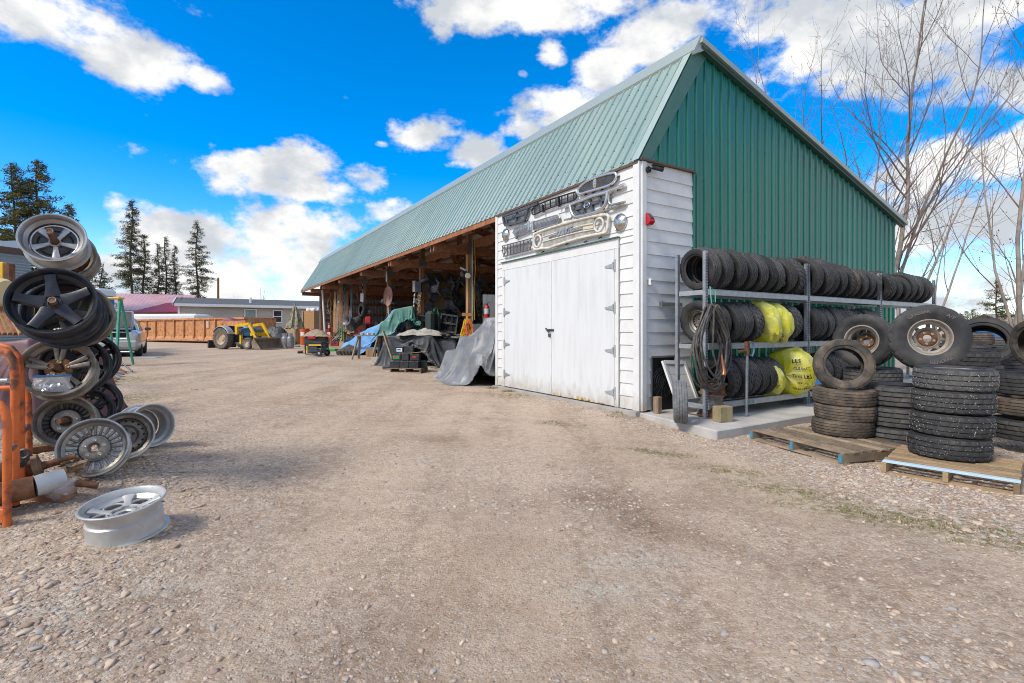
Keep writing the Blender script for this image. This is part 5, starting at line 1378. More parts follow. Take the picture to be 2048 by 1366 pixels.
# 4 chrome bull horn grille
g = Grille('chrome_grille', 'wide chrome truck grille with swept wings and a dark lattice', 'car grille', 1330, 480, .10)
g.bars('chrome_bar', [[(920, 545), (985, 515), (1050, 500), (1200, 440), (1380, 372), (1560, 325), (1700, 272), (1825, 212)]], .034, CHROME, .0)
g.bars('chrome_bar', [[(1035, 515), (1048, 600), (1080, 668), (1120, 692), (1250, 665), (1400, 620), (1500, 575), (1555, 500), (1572, 420), (1580, 335)]], .032, CHROME, .015)
g.bars('chrome_bar', [[(945, 732), (1040, 712), (1060, 680), (1050, 600)], [(1600, 330), (1590, 420), (1600, 490), (1640, 512), (1740, 488), (1832, 465)], [(1820, 222), (1720, 270), (1640, 310), (1600, 350)], [(1130, 700), (1400, 640), (1500, 600), (1640, 560), (1810, 500)]], .020, DULLCH, .0)
g.bars('lattice_bar', [[(1065, 585), (1300, 500), (1560, 418)], [(1180, 470), (1200, 540), (1232, 640)], [(1295, 428), (1320, 500), (1350, 610)], [(1435, 380), (1460, 450), (1492, 555)], [(1060, 530), (1090, 600), (1150, 640), (1230, 640)]], 0, DG, -.02, (.05, .04))
p = g.p(1277, 515); b = MB(); b.T = Matrix.Translation((p.x, p.y, .01)); b.lathe([(0, .014), (.04, .012), (.05, 0), (.05, -.02)], 20); b.v = [(p.x + (x - p.x) * 1.5, y, z) for x, y, z in b.v]; o = b.build('badge', MATS['dark_blue_badge'], g.root, 40)
b = MB(); ring(b, (0, 0, .004), (0, 0, 1), .05, .005, 24); b.v = [(p.x + x * 1.5, p.y + y, z + .012) for x, y, z in b.v]; b.build('badge_ring', CHROME, g.root, 60)
v_, f_ = text_geo('Ford', .05, .001); b = MB(); b.add([(x + p.x, y + p.y, z + .028) for x, y, z in v_], f_); b.build('lettering', CHROME, g.root)
standoffs(g, ((1190, 425), (1450, 335), (1720, 275)))
# 5 waffle grille in two wings
g = Grille('waffle_grille', 'silver slatted grille in two wings joined by a square centre badge', 'car grille', 520, 820, .05)
for poly in ([(185, 915), (212, 862), (410, 785), (425, 885), (232, 978)], [(480, 762), (680, 700), (855, 648), (878, 705), (838, 782), (650, 835), (500, 882)]):
    _, q = g.loop('frame', poly, .010, DULLCH, 0, False)
    lo = min(p.x for p in q); hi = max(p.x for p in q); b = MB()
    for k in range(8):
        pts = []
        for i in range(17):
            x = lo + .01 + (hi - lo - .02) * i / 16; ys = yspan(q, x)
            if ys: pts.append(Vector((x, ys[0] + (ys[1] - ys[0]) * (k + .5) / 8, 0)))
        b.tube(pts, .007, 6)
    for i in range(int((hi - lo) / .035)):
        x = lo + .02 + i * .035; ys = yspan(q, x)
        if ys: b.box((x, sum(ys) / 2, -.012), (.005, ys[1] - ys[0], .012))
    tag(b.build('slat', DULLCH, g.root), kind='stuff')
for xx in ((415, 448), (470, 515)):
    b = MB(); b.beam(g.p(sum(xx) / 2, 748, .02), g.p(sum(xx) / 2 + 6, 882, .02), .045, .05, (0, 0, 1)); b.build('centre_badge', CHROME, g.root, bev=.004)
standoffs(g, ((235, 985), (500, 890), (845, 785)))
# 6 long ivory pickup grille
g = Grille('ivory_grille', 'largest grille, long ivory enamel pickup front with two headlight rings', 'car grille', 1040, 900, .08)
OUT = [(500, 960), (545, 918), (700, 860), (900, 798), (1100, 740), (1300, 692), (1480, 662), (1560, 656), (1590, 690), (1580, 790), (1568, 880), (1530, 918), (1350, 955), (1150, 1000), (960, 1058), (800, 1110), (720, 1140), (600, 1150), (505, 1160), (495, 1060)]
_, q = g.loop('frame', OUT, .028, IVORY)
up_in = [(615, 985), (800, 925), (1000, 868), (1200, 815), (1370, 785)]; lo_in = [(625, 1052), (800, 1002), (1000, 945), (1200, 900), (1385, 868)]
g.bars('rail', [up_in, lo_in], .014, IVORY, .005)
A_, B_ = g.pl(up_in), g.pl(lo_in)
def yat(pl, x):
    for a, c in zip(pl[:-1], pl[1:]):
        if a.x <= x <= c.x: return a.y + (c.y - a.y) * (x - a.x) / (c.x - a.x)
b = MB(); x = A_[0].x
while x < A_[-1].x:
    ys = yspan(q, x); ya, yb = yat(A_, x), yat(B_, x)
    if ys and ya: b.box((x, (ya + ys[1]) / 2, -.012), (.009, ys[1] - ya, .025))
    if ys and yb: b.box((x, (yb + ys[0]) / 2, -.012), (.009, yb - ys[0], .025))
    x += .024
tag(b.build('fin', IVORY, g.root), kind='stuff')
for x, y, ry in ((557, 1042, 92), (1455, 805, 105)):
    c = g.p(x, y); r = (g.p(x, y - ry) - c).length
    b = MB(); ring(b, (c.x, c.y, .01), (0, 0, 1), r * .92, .022, 32, 8); b.build('headlight_ring', IVORY, g.root, 70)
pA, pB = g.p(850, 940), g.p(1085, 868)
for i, ch in enumerate('DODGE'):
    t = (i + .5) / 5; p = pA.lerp(pB, t); v_, f_ = text_geo(ch, .15, .010); b = MB(); b.add([(x + p.x, y + p.y, z + .02) for x, y, z in v_], f_); b.build('letter', DULLCH, g.root)
g.bars('centre_strip', [[(720, 985), (850, 942)], [(1085, 872), (1215, 838)]], .010, DULLCH, .01)
b = MB(); b.add(g.pl([(1212, 872), (1212, 822), (1360, 795), (1360, 850)], .0), [(0, 3, 2, 1)]); b.build('name_plate', mat('yellowed_plate', (.62, .55, .38), .5, var=0), g.root)
b = MB(); b.add(g.pl([(620, 1040), (640, 985), (720, 960), (715, 1010)], .0), [(0, 3, 2, 1)]); b.build('lamp_plate', mat('lamp_lens_grey', (.5, .5, .48), .3, var=0), g.root)
standoffs(g, ((615, 1185), (965, 1070), (1235, 1035), (1450, 975)))
# 7 small low grille
g = Grille('slotted_grille', 'small dark barred grille with two round lamp holes, nearest the door header', 'car grille', 260, 1130, .05)
_, q = g.loop('frame', [(35, 1112), (478, 995), (490, 1150), (48, 1265)], .012, GREYG, 0, False)
lo = min(p.x for p in q); hi = max(p.x for p in q); b = MB()
for k in range(13):
    pts = []
    for i in range(13):
        x = lo + .02 + (hi - lo - .04) * i / 12; ys = yspan(q, x)
        if ys: pts.append(Vector((x, ys[0] + (ys[1] - ys[0]) * (k + .5) / 13, 0)))
    b.tube(pts[2:-2], .005, 5)
tag(b.build('slat', GREYG, g.root), kind='stuff')
for i in range(9):
    x = lo + (hi - lo) * (i + .7) / 9.4; ys = yspan(q, x)
    if ys: b = MB(); b.box((x, sum(ys) / 2, .008), (.012, ys[1] - ys[0], .014)); b.build('upright', GREYG, g.root)
for x, y in ((68, 1180), (438, 1085)):
    c = g.p(x, y); b = MB(); ring(b, (c.x, c.y, .01), (0, 0, 1), .075, .012, 24); b.build('lamp_ring', GREYG, g.root, 70)
# 8 two domed hubcaps
HUB = mat('hammered_chrome', (.62, .61, .60), .22, 1, c2=(.42, .40, .37), sc_=7, bump=.12, bsc=16, var=0)
for x, y, ry, lab in ((88, 950, 92, 'smaller domed chrome hubcap on the white front at its far end'), (1765, 770, 132, 'larger domed chrome hubcap beside the ivory grille')):
    g = Grille('hubcap', lab, 'hubcap', x, y, .0, 'hubcaps on the white front'); r = (g.p(x, y - ry) - g.p(x, y)).length
    b = MB(); b.lathe([(0, .085), (r * .25, .082), (r * .5, .070), (r * .75, .048), (r * .9, .025), (r * .95, .03), (r, .02), (r, 0)], 40); b.build('dome', HUB, g.root, 50)
# dark eave hooks that stick out over the white front
# ================================================================== LEFT: WHEELS ON THE PIPE RACK
uv = Vector((UU[0], UU[1], 0))
def nrm_up(e, yaw=0):
    h = Matrix.Rotation(rad(yaw), 3, 'Z') @ (-uv); return (h * math.cos(rad(e)) + Vector((0, 0, 1)) * math.sin(rad(e))).normalized()
def pr(px, py, wpx, D): return P(px, py, D * F * 1.30 / wpx)
GRP = 'bare rims hung on the pipe rack'
def rk(label, px, py, wpx, D, e, style, mb_, mf, mh=None, back=0, spin=0, wd=.19, yaw=0, disc=None, grp=GRP):
    n = nrm_up(e, yaw); o_ = pr(px, py, wpx, D) - n * (wd / 2 + back)
    return wheel(label, axis_frame(o_, n, (0, 0, 1), spin), D / 2, wd, style, mb_, mf, mh, grp, disc=disc)
rk('deep dish grey rim with five bright arms, topmost on the pipe rack', 105, 474, 138, .42, 19, 'muscle', SATIN, ALLOY, wd=.20, disc=.06)
rk('rusty backed steel rim behind the topmost deep dish rim', 118, 490, 136, .42, 14, 'steel', ALLOYD, RUST, back=.20, wd=.19)
rk('matt black five spoke rim, second from the top on the pipe rack', 104, 600, 184, .50, 20, 'five', BLACKW, BLACKW, spin=.15, wd=.20)
rk('black rim close behind the matt black five spoke one', 114, 606, 176, .49, 15, 'five', BLACKW, BLACKW, back=.21, spin=.8)
rk('tarnished grey rim at the back of the matt black pair', 126, 606, 172, .48, 9, 'five', ALLOYD, ALLOYD, back=.42, spin=.8)
rk('tarnished twin spoke rim holding a plastic bag on its lower lip', 114, 733, 156, .47, 20, 'twin', ALLOYD, ALLOYD, RUST, wd=.19)
rk('black rim behind the tarnished twin spoke one', 138, 724, 150, .47, 10, 'five', BLACKW, BLACKW, back=.21, spin=.5)
rk('second black rim behind the tarnished twin spoke one', 150, 712, 150, .47, 6, 'twin', BLACKW, BLACKW, back=.44, spin=.2)
rk('dark finned rim, lowest on the pipe rack', 129, 841, 130, .41, 16, 'fins', ALLOYD, DARKW, wd=.19)
rk('black multi spoke rim behind the dark finned one', 158, 822, 126, .43, 10, 'twin', BLACKW, BLACKW, back=.24, spin=.3)
rk('second black rim behind the dark finned one', 168, 808, 124, .43, 6, 'twin', BLACKW, BLACKW, back=.46, spin=.9)
# the rack itself
root = thing('pipe_rack', 'rusty steel stand whose sloping pipes carry the stacked rims', 'wheel rack')
b0 = G(150, 905); 
for px, py, wpx, D, e, L in ((105, 474, 138, .42, 19, .10), (104, 600, 184, .50, 20, .0), (114, 733, 156, .47, 20, .09), (129, 841, 130, .41, 16, .11)):
    n = nrm_up(e); o_ = pr(px, py, wpx, D); b = MB()
    ti = o_ + n * L
    if py > 700: ti = ti + Vector((-.03, 0, -.02))
    b.tube([o_ - n * 1.0, o_ - n * .3, o_ - n * .03, ti], .023, 12, cap=True); b.build('pipe', RUST, root, 50)
    b = MB(); ring(b, ti, n, .021, .004, 18); b.build('pipe_mouth', ALLOYD, root, 60)
cols_ = [pr(px, py, wpx, D) - nrm_up(e) * .95 for px, py, wpx, D, e in ((105, 474, 138, .42, 19), (104, 600, 184, .50, 20), (114, 733, 156, .47, 20), (129, 841, 130, .41, 16))]
b = MB(); b.tube([cols_[0] + Vector((0, 0, .1))] + cols_ + [Vector((cols_[3].x, cols_[3].y, float(gz(cols_[3].x, cols_[3].y)) - .02))], .04, 10); b.build('column', RUST, root, 50)
b = MB(); e0 = G(60, 912); e1 = G(260, 880); b.beam(e0 + Vector((0, 0, .05)), e1 + Vector((0, 0, .05)), .08, .07); b.build('base_rail', RUST, root)
# zip bag of chrome nuts sitting on the lip of the twin spoke rim
n = nrm_up(20); o_ = pr(104, 768, 156, .47) + n * .012
M = axis_frame(o_, n, (0, 0, 1), 0)
root = thing('zip_bag', 'clear zip plastic bag with a blue seal, full of shiny caps', 'plastic bag', M=M)
FILM = mat('clear_film', (.85, .87, .88), .12, alpha=.30, var=0, bump=.3, bsc=30)
def bagpt(u, v):
    x, y = (u - .5) * .23 * (1 + .05 * math.sin(v * 7)), (v - .55) * .13; k = math.sin(math.pi * u) ** .6 * math.sin(math.pi * min(1, v * 1.1)) ** .6 if 0 < u < 1 and 0 < v < .9 else 0
    return x, y
for sgn in (1, -.3):
    b = MB(); b.grid(lambda u, v: (*bagpt(u, v), sgn * .028 * max(0, math.sin(math.pi * u)) ** .6 * max(0, math.sin(math.pi * min(1, v * 1.08))) ** .6 * (1 + .35 * fbm(u * 6, v * 6, sgn)) + .006), 24, 14); b.build('film', FILM, root, 80)
b = MB(); b.box((0, .062, .008), (.23, .010, .008)); b.build('seal', mat('blue_zip_seal', (.03, .22, .55), .4, var=0), root)
for i in range(14):
    rs = random.Random(i); x, y = rs.uniform(-.075, .075), rs.uniform(-.055, -.01)
    b = MB(); b.T = Matrix.Translation((x, y, .012 + .012 * rs.random())) @ Matrix.Rotation(rs.uniform(-.5, .5), 4, 'X') @ Matrix.Rotation(rs.uniform(-.5, .5), 4, 'Y'); b.lathe([(0, .006), (.014, .005), (.018, 0), (.012, -.004), (0, -.005)], 14); b.build('cap', CHROME, root, 40)
# ------------------------------------------------------------------ rims on the gravel
def ground_rim(label, pxb, pyb, pxc, pyc, D, n, style, mb_, mf, wd, mh=None, spin=0, disc=None):
    g_ = G(pxb, pyb); n = Vector(n).normalized()
    e = Vector((0, 0, -1)) - n * (-n.z); e.normalize()
    c = P(pxc, pyc, g_.y + .02)
    c.z = max(c.z, 0); low = min((c + e * D / 2 * 1.0 + n * s_ * wd / 2).z for s_ in (-1, 1))
    gg = float(gz(np.float64(c.x), np.float64(c.y)))
    c.z += gg - low - .012
    return wheel(label, axis_frame(c, n, (0, 0, 1), spin), D / 2, wd, style, mb_, mf, mh, 'loose rims lying on the gravel', disc=disc)
gE = G(200, 958)
ground_rim('dusty finned rim with bright centre leaning on the gravel, front of the leaning three', 200, 958, 190, 905, 135 * gE.y / F / 1.19, (.50, -.80, .32), 'fins', ALLOY, TANR if False else ALLOYD, .19, ALLOY)
gF = G(262, 922)
ground_rim('grey steel rim with a ring of small holes, middle of the leaning three', 262, 922, 252, 878, 108 * gF.y / F / 1.16, (.60, -.76, .26), 'steel', ALLOY, ALLOYD, .19)
gG = G(302, 895)
ground_rim('bright deep barrel rim tipped on its side, last of the leaning three', 302, 895, 290, 852, 84 * gG.y / F, (.86, -.48, .12), 'dish', SILVER, ALLOY, .30)
gH = G(250, 1098)
c = P(250, 1050, gH.y + .16); D = 190 * gH.y / F / 1.27
wheel('silver five spoke alloy rim lying flat alone on the gravel', axis_frame((c.x, c.y, float(gz(c.x, c.y)) + .135), (-.03, -.14, 1), (0, 1, 0), .5), D / 2, .215, 'round5', SILVER, SILVER, None, 'loose rims lying on the gravel')
# ------------------------------------------------------------------ orange hand trucks
def htube(b, pts, d, r): b.tube([P(x, y, d + (q[0] if q else 0)) for x, y, *q in pts], r, 12)
BARE = mat('worn_bare_steel', (.30, .24, .20), .45, .6, c2=(.18, .11, .07), sc_=14, bump=.1)
root = thing('hand_truck', 'nearer orange hand truck with chipped tubular handles at the left edge', 'hand truck')
dA = G(16, 1054).y
b = MB(); htube(b, [(14, 1052), (14, 950), (15, 850), (10, 822), (0, 808), (-20, 800), (-50, 802), (-68, 830), (-70, 950), (-70, 1052)], dA, .024); b.build('handle_loop', ORANGE, root, 60)
b = MB(); htube(b, [(30, 1040), (30, 900), (30, 760), (27, 722), (14, 704), (-5, 698), (-50, 702), (-60, 740), (-62, 900), (-62, 1040)], dA + .25, .026); b.build('handle_loop', ORANGE, root, 60)
b = MB(); htube(b, [(30, 1010), (30, 1040)], dA + .25, .029); b.build('rubber_foot', BLACKP, root, 60)
b = MB(); b.beam(P(-70, 1030, dA), P(14, 1030, dA), .05, .09); b.build('toe_plate', ORANGE, root, bev=.004)
b = MB(); htube(b, [(14, 905), (28, 893, .2)], dA, .018); b.build('cross_bar', BARE, root, 60)
root = thing('hand_truck', 'farther orange hand truck with chipped tubular handles behind the first', 'hand truck')
dB = dA + .45
b = MB(); htube(b, [(43, 925), (43, 820), (42, 750), (38, 715), (22, 696), (0, 690), (-40, 690), (-55, 720), (-55, 925)], dB, .022); b.build('handle_loop', ORANGE, root, 60)
b = MB(); htube(b, [(58, 930), (58, 840), (57, 800), (53, 785), (44, 778), (20, 776), (-40, 776), (-45, 930)], dB + .25, .022); b.build('handle_loop', ORANGE, root, 60)
b = MB(); htube(b, [(43, 868), (56, 850, .25)], dB, .018); b.build('cross_bar', BARE, root, 60)
b = MB(); htube(b, [(43, 925), (43, 1000)], dB, .022); b.build('lower_leg', ORANGE, root, 60); b = MB(); htube(b, [(58, 930), (58, 990)], dB + .25, .022); b.build('lower_leg', ORANGE, root, 60)
b = MB(); htube(b, [(-30, 763), (18, 761)], dA + .3, .018); b.build('cross_bar', GALV, root, 60)
# ------------------------------------------------------------------ axle parts
root = thing('axle_shaft', 'rusty axle half with a round flange and bare shaft lying on the gravel', 'axle')
dX = G(90, 985).y - .12
b = MB(); b.tube([P(-90, 962, dX - .1), P(40, 938, dX + .1), P(68, 935, dX + .15)], [.075, .07, .06], 16); b.build('axle_tube', RUST, root, 50)
c0, c1 = P(74, 935, dX + .16), P(152, 913, dX + .30); n = (c1 - c0).normalized()
b = MB(); b.T = axis_frame(c0, n); b.lathe([(.0, .03), (.05, .03), (.055, .018), (.085, .016), (.09, .02), (.097, .018), (.097, -.018), (.06, -.022), (0, -.022)], 30); b.build('flange', mat('brown_rust_flange', (.22, .145, .085), .7, .3, c2=(.30, .2, .12), sc_=10, bump=.2), root, 40)
b = MB(); b.tube([c0, c0.lerp(c1, .35), c1], [.036, .028, .026], 14); b.build('shaft', RUST, root, 50)
b = MB(); b.tube([P(44, 905, dX), P(48, 920, dX), P(40, 930, dX)], .03, 10); ring(b, P(48, 908, dX - .05), (.3, -.9, .1), .03, .012); b.build('mount_eye', DARKMET, root, 50)
root = thing('axle_shaft', 'axle half wrapped in silver tape and plastic film lying on the gravel', 'axle')
q0, q1, q2, q3 = P(-60, 1002, dX - .35), P(70, 973, dX - .15), P(130, 956, dX - .02), P(196, 971, dX + .06)
b = MB(); b.tube([q0, q1], [.085, .075], 16); b.build('axle_tube', RUST, root, 50)
b = MB(); b.tube([q1, q1.lerp(q2, .3), q1.lerp(q2, .7), q2], [.074, .078, .074, .07], 16); b.build('tape_wrap', mat('silver_tape', (.50, .52, .54), .4, .3, c2=(.42, .44, .46), sc_=8, bump=.5, bsc=12), root, 60)
b = MB(); b.tube([P(152, 966, dX), q3], .025, 12); b.build('shaft', RUST, root, 50)
b = MB()
def flm(u, v): p = q2.lerp(P(120, 996, dX), v); a = 2 * math.pi * u; r = .05 + .045 * math.sin(v * 3); return (p.x + r * math.cos(a) + .02 * fbm(u * 6, v * 5), p.y + r * math.sin(a), p.z + .03 * fbm(v * 6, u * 6, 3))
b.grid(flm, 20, 10); b.build('film', FILM, root, 80)
for k in range(6):
    b = MB(); p = P(148 + random.uniform(-14, 14), 935 + random.uniform(-14, 14), dX + .1); M_ = Matrix.Translation(p) @ Matrix.Rotation(random.random() * 6, 4, 'Z') @ Matrix.Rotation(random.random() * 3, 4, 'X')
    b.grid(lambda u, v: M_ @ Vector(((u - .5) * .12, (v - .5) * .08, .02 * fbm(u * 5 + k, v * 5))), 8, 6); b.build('rag', mat('brown_rag', (.20, .12, .07), .9, c2=(.36, .27, .18), sc_=14, bump=.2), root, 60)
b = MB(); b.beam(P(-70, 1010, dX), P(140, 985, dX), .12, .1); o = b.build('timber_beam', WOODB, None); tag(o, 'dark timber under the rusty axle halves', 'timber')
# ================================================================== UNDER AND BEFORE THE BARN
TARPG = mat('grey_tarp', (.20, .205, .21), .5, c2=(.14, .145, .15), sc_=3, bump=.45, bsc=9, var=.03, c3=(.38, .38, .38), sc3=2, spec=.6)
TARPK = mat('black_tarp', (.036, .038, .043), .5, c2=(.06, .062, .067), sc_=4, bump=.5, bsc=9, var=.05, spec=.4, c3=(.12, .12, .125), sc3=3)
TARPB = mat('blue_tarp_cloth', (.10, .28, .56), .5, c2=(.17, .38, .66), sc_=3, bump=.4, bsc=9, var=.03)
TARPN = mat('green_tarp_cloth', (.055, .17, .135), .45, c2=(.10, .25, .205), sc_=4, bump=.4, bsc=9, var=.03, c3=(.2, .27, .24), sc3=5, lo3=.6)
def gbarn(s, t): p = barn(s, t); return Vector((p.x, p.y, float(gz(np.float64(p.x), np.float64(p.y)))))
p = gbarn(.3, 5.85)
TM_ = frame(p, Vector((*VV, 0)), Vector((*UU, 0)), Vector((0, 0, 1)))
cloth('grey_tarp', 'tall wrinkled grey tarp heaped against the far end of the white room', TARPG, TM_, 3.4, 3.3, heap([(.35, -.75, .45, .35, 1.62, 0), (.1, -.15, .55, .45, 1.2, .1), (-.1, .55, .4, .5, .8, .1), (-.35, -.9, .25, .3, .75, 0)], soft=.16), n=100, slack=1.13, seed=3, cx=.0, cy=.12, rot=24)
g0 = G(838, 736); pk = Vector((g0.x, g0.y + 1.15, g0.z))
cloth('black_tarp', 'long black plastic tarp covering a low flat topped heap', TARPK, yawM(pk, -6), 4.0, 3.1, heap([(-.5, 0, .7, .62, 1.0, .0), (.55, .1, .6, .6, .92, -.05), (.1, -.35, .35, .4, 1.04, 0), (1.25, -.1, .22, .4, .5, 0)], soft=.06), n=100, slack=1.06, seed=7)
drape('rag_pile', 'pale canvas rags heaped on the black tarp', mat('pale_canvas', (.52, .49, .43), .85, c2=(.36, .33, .28), sc_=5, bump=.5, bsc=12), yawM((pk.x + .0, pk.y - .55, pk.z + .97), 10), .72, .3, .2, 12, prof=2, folds=6, fa=.14, rough=.12, nu=60, nv=24)
for i, (dx, dy, dz) in enumerate(((.5, -.5, 1.03), (.75, -.35, 1.07), (.62, -.62, 1.01), (.85, -.6, .98))):
    o = None; b = MB(); b.T = None
    b.grid(lambda u, v: ((u - .5) * .95, (v - .5) * .22 + .05 * math.sin(u * 4), .05 * math.sin(u * 3.2 + i) + .05 * fbm(u * 4 + i, v * 3)), 24, 8)
    o = b.build('trim_strip', mat('dark_rubber_strip', (.06, .058, .055), .5, c2=(.2, .18, .15), sc_=7), None, 70); o.matrix_world = yawM((pk.x + dx, pk.y + dy, pk.z + dz), random.uniform(-25, 10)); tag(o, 'dark flexible trim strip draped over the black tarp', 'trim strip', 'dark trim strips on the black tarp')
b = MB(); b.beam((0, 0, 0), (-.42, .15, 1.15), .10, .04); o = b.build('plank', WOODP, None, bev=.003); o.matrix_world = Matrix.Translation(G(790, 733)); tag(o, 'weathered plank leaning on the left end of the black tarp', 'plank')
# ---- old batteries on a small pallet
bp0 = G(779, 744); bp1 = G(838, 747)
PB = pallet('short grey pallet stacked with old car batteries', bp0, (bp1.x - bp0.x, bp1.y - bp0.y), .92, .7, 6, .11)
BATM = PB.matrix_world
def battery(label, x, y, z, sz=(.26, .175, .2), yaw=0, label_col=None, band=None):
    root = thing('car_battery', label, 'battery', M=BATM @ Matrix.Translation((x, y, z)) @ Matrix.Rotation(rad(yaw), 4, 'Z'), group='old car batteries on the small pallet')
    b = MB(); b.box((0, 0, sz[2] * .42), (sz[0], sz[1], sz[2] * .84)); b.build('case', BLACKP, root, bev=.006)
    b = MB(); b.box((0, 0, sz[2] * .91), (sz[0] + .012, sz[1] + .012, sz[2] * .13)); b.build('cover', mat('charcoal_plastic', (.035, .036, .038), .5, c2=(.09, .085, .08), sc_=7), root, bev=.004)
    for sx_ in (-1, 1):
        b = MB(); b.cyl((sx_ * sz[0] * .36, -sz[1] * .2, sz[2] * .97), (sx_ * sz[0] * .36, -sz[1] * .2, sz[2] * 1.06), .011, 10); b.build('terminal', mat('lead_grey', (.3, .3, .3), .5, .5), root, 40)
    if label_col:
        b = MB(); b.box((0, -sz[1] / 2 - .002, sz[2] * .48), (sz[0] * .7, .003, sz[2] * .5)); b.build('sticker', label_col, root)
    if band:
        b = MB(); b.box((-.01, -sz[1] / 2 - .005, sz[2] * .52), (sz[0] * .42, .003, sz[2] * .2)); b.build('sticker_band', band, root)
    return root
GRST = mat('green_sticker', (.01, .33, .10), .4, var=0); RDST = mat('red_sticker', (.55, .03, .02), .4, var=0); YLST = mat('yellow_sticker', (.75, .55, .03), .4, var=0); BLST = mat('blue_sticker', (.03, .10, .42), .4, var=0); WHST = mat('white_sticker', (.7, .7, .68), .4, var=0)
for i, (lab, x) in enumerate((('battery at the front left of the bottom row', .14), ('battery in the front middle of the bottom row', .42), ('battery at the front right of the bottom row', .70))): battery(lab, x, .12, .11, (.27, .2, .2))
battery('battery with a green disc sticker at the right end of the pallet', .84, .38, .11, (.2, .26, .2), 90, GRST)
battery('battery at the back left of the bottom row', .2, .42, .11); battery('battery at the back middle of the bottom row', .5, .42, .11)
battery('battery with a bright green and red sticker in the second row', .16, .16, .33, (.27, .18, .19), 5, GRST, RDST)
battery('tall plain grey faced battery in the middle of the second row', .44, .16, .33, (.22, .18, .22), -4)
battery('battery with a red corner sticker on the right of the second row', .70, .18, .33, (.26, .18, .19), 3, None, RDST)
battery('battery with a blue and white sticker on the third row', .22, .3, .53, (.24, .18, .2), -3, WHST, BLST)
battery('plain black battery on the third row', .48, .3, .54, (.26, .18, .2), 4)
b = MB(); b.box((0, 0, 0), (.5, .22, .01)); o = b.build('cardboard_sheet', mat('tan_cardboard', (.46, .34, .20), .85, c2=(.38, .27, .15), sc_=5), None); o.matrix_world = BATM @ Matrix.Translation((.78, .2, .56)) @ Matrix.Rotation(rad(-6), 4, 'Y'); tag(o, 'tan cardboard sheet lying over the right hand batteries', 'cardboard')
b = MB(); b.beam((0, 0, 0), (.34, .1, .16), .1, .012); o = b.build('metal_plate', DULLCH, None); o.matrix_world = BATM @ Matrix.Translation((.24, .3, .76)); tag(o, 'bent metal plate resting on top of the batteries', 'metal plate')
b = MB(); b.tube([(0, 0, .05), (.3, .05, .06), (.5, .1, .05)], .045, 10); o = b.build('pry_bar', mat('purple_grey_cloth', (.09, .08, .11), .7), None, 60); o.matrix_world = Matrix.Translation(G(765, 738)); tag(o, 'dark rolled cloth on the ground left of the battery pallet', 'cloth roll')
for i, (px, py, s) in enumerate(((757, 724, .45), (763, 716, .35))):
    b = MB(); b.box((0, 0, .09), (s, .2, .18)); o = b.build('concrete_block', CONC, None, bev=.008); o.matrix_world = yawM(G(px, py), -15 * i); tag(o, ('large', 'small')[i] + ' pale concrete block left of the black tarp', 'block')
# ---- sawhorse bench with planks
g0 = G(735, 719); root = thing('sawhorse', 'wooden sawhorse bench with splayed legs before the blue tarp', 'sawhorse', M=yawM(g0, -12))
for x in (-.38, .42):
    for sy in (-1, 1):
        b = MB(); b.beam((x + sy * .0 - .12, sy * .26, 0), (x + .04, sy * .06, .86), .09, .045); b.build('leg', WOODP, root)
b = MB(); b.box((.05, 0, .90), (1.05, .3, .05)); b.build('top_plank', WOODP, root, bev=.003)
b = MB(); b.beam((-.4, .0, .42), (.5, .0, .42), .04, .09); b.build('cross_rail', mat('worn_blue_paint', (.10, .17, .27), .5, var=0), root)
for i in range(5):
    b = MB(); rs = random.Random(i); b.box((0, 0, .02), (rs.uniform(.05, .13), .05, rs.uniform(.03, .09))); o = b.build('offcut', (RUST, WOODP, WHST, BLACKP, RUST)[i], None); o.matrix_world = yawM((g0.x - .35 + .2 * i, g0.y, g0.z + .925), 30 * i); tag(o, ('rusty', 'wooden', 'white', 'black', 'rusty brown')[i] + ' small offcut lying on the sawhorse top', 'offcut')
b = MB(); b.box((0, 0, .17), (.38, .3, .34)); o = b.build('wood_crate', WOODL, None, bev=.005); o.matrix_world = yawM(G(742, 713), 10); tag(o, 'small wooden crate in the shade under the sawhorse', 'crate')
# ---- blue tarp over long goods, cardboard rolls beneath
g0 = G(722, 712); pb = Vector((g0.x, g0.y + 1.1, g0.z))
cloth('blue_tarp', 'light blue tarp tented over goods beneath the barn eave', TARPB, yawM(pb, -18), 3.0, 2.6, heap([(.35, 0, .6, .5, 1.1, .35), (-.45, -.1, .4, .45, .62, .3)], soft=.2), n=84, slack=1.05, seed=31, rot=12)
cloth('blue_tarp', 'deeper blue tarp rising to a peak behind the sawhorse', TARPB, yawM((pb.x + .35, pb.y + .9, pb.z), -10), 3.4, 2.6, heap([(.75, 0, .18, .25, 1.95, .1), (.2, 0, .7, .5, 1.35, .35)], soft=.25), n=84, slack=1.05, seed=37, rot=-10)
for i in range(5):
    b = MB(); q = G(676 + 7 * i, 711); b.tube([q + Vector((0, 0, .1)), q + Vector((.35, 1.0, .45))], .1, 12); o = b.build('carpet_roll', mat('dark_roll', (.06, .055, .05), .8, c2=(.14, .12, .10), sc_=8), None, 50); tag(o, f'dark roll poking out under the light blue tarp, {ORD[i]} from the generator side', 'roll', 'dark rolls under the blue tarp')
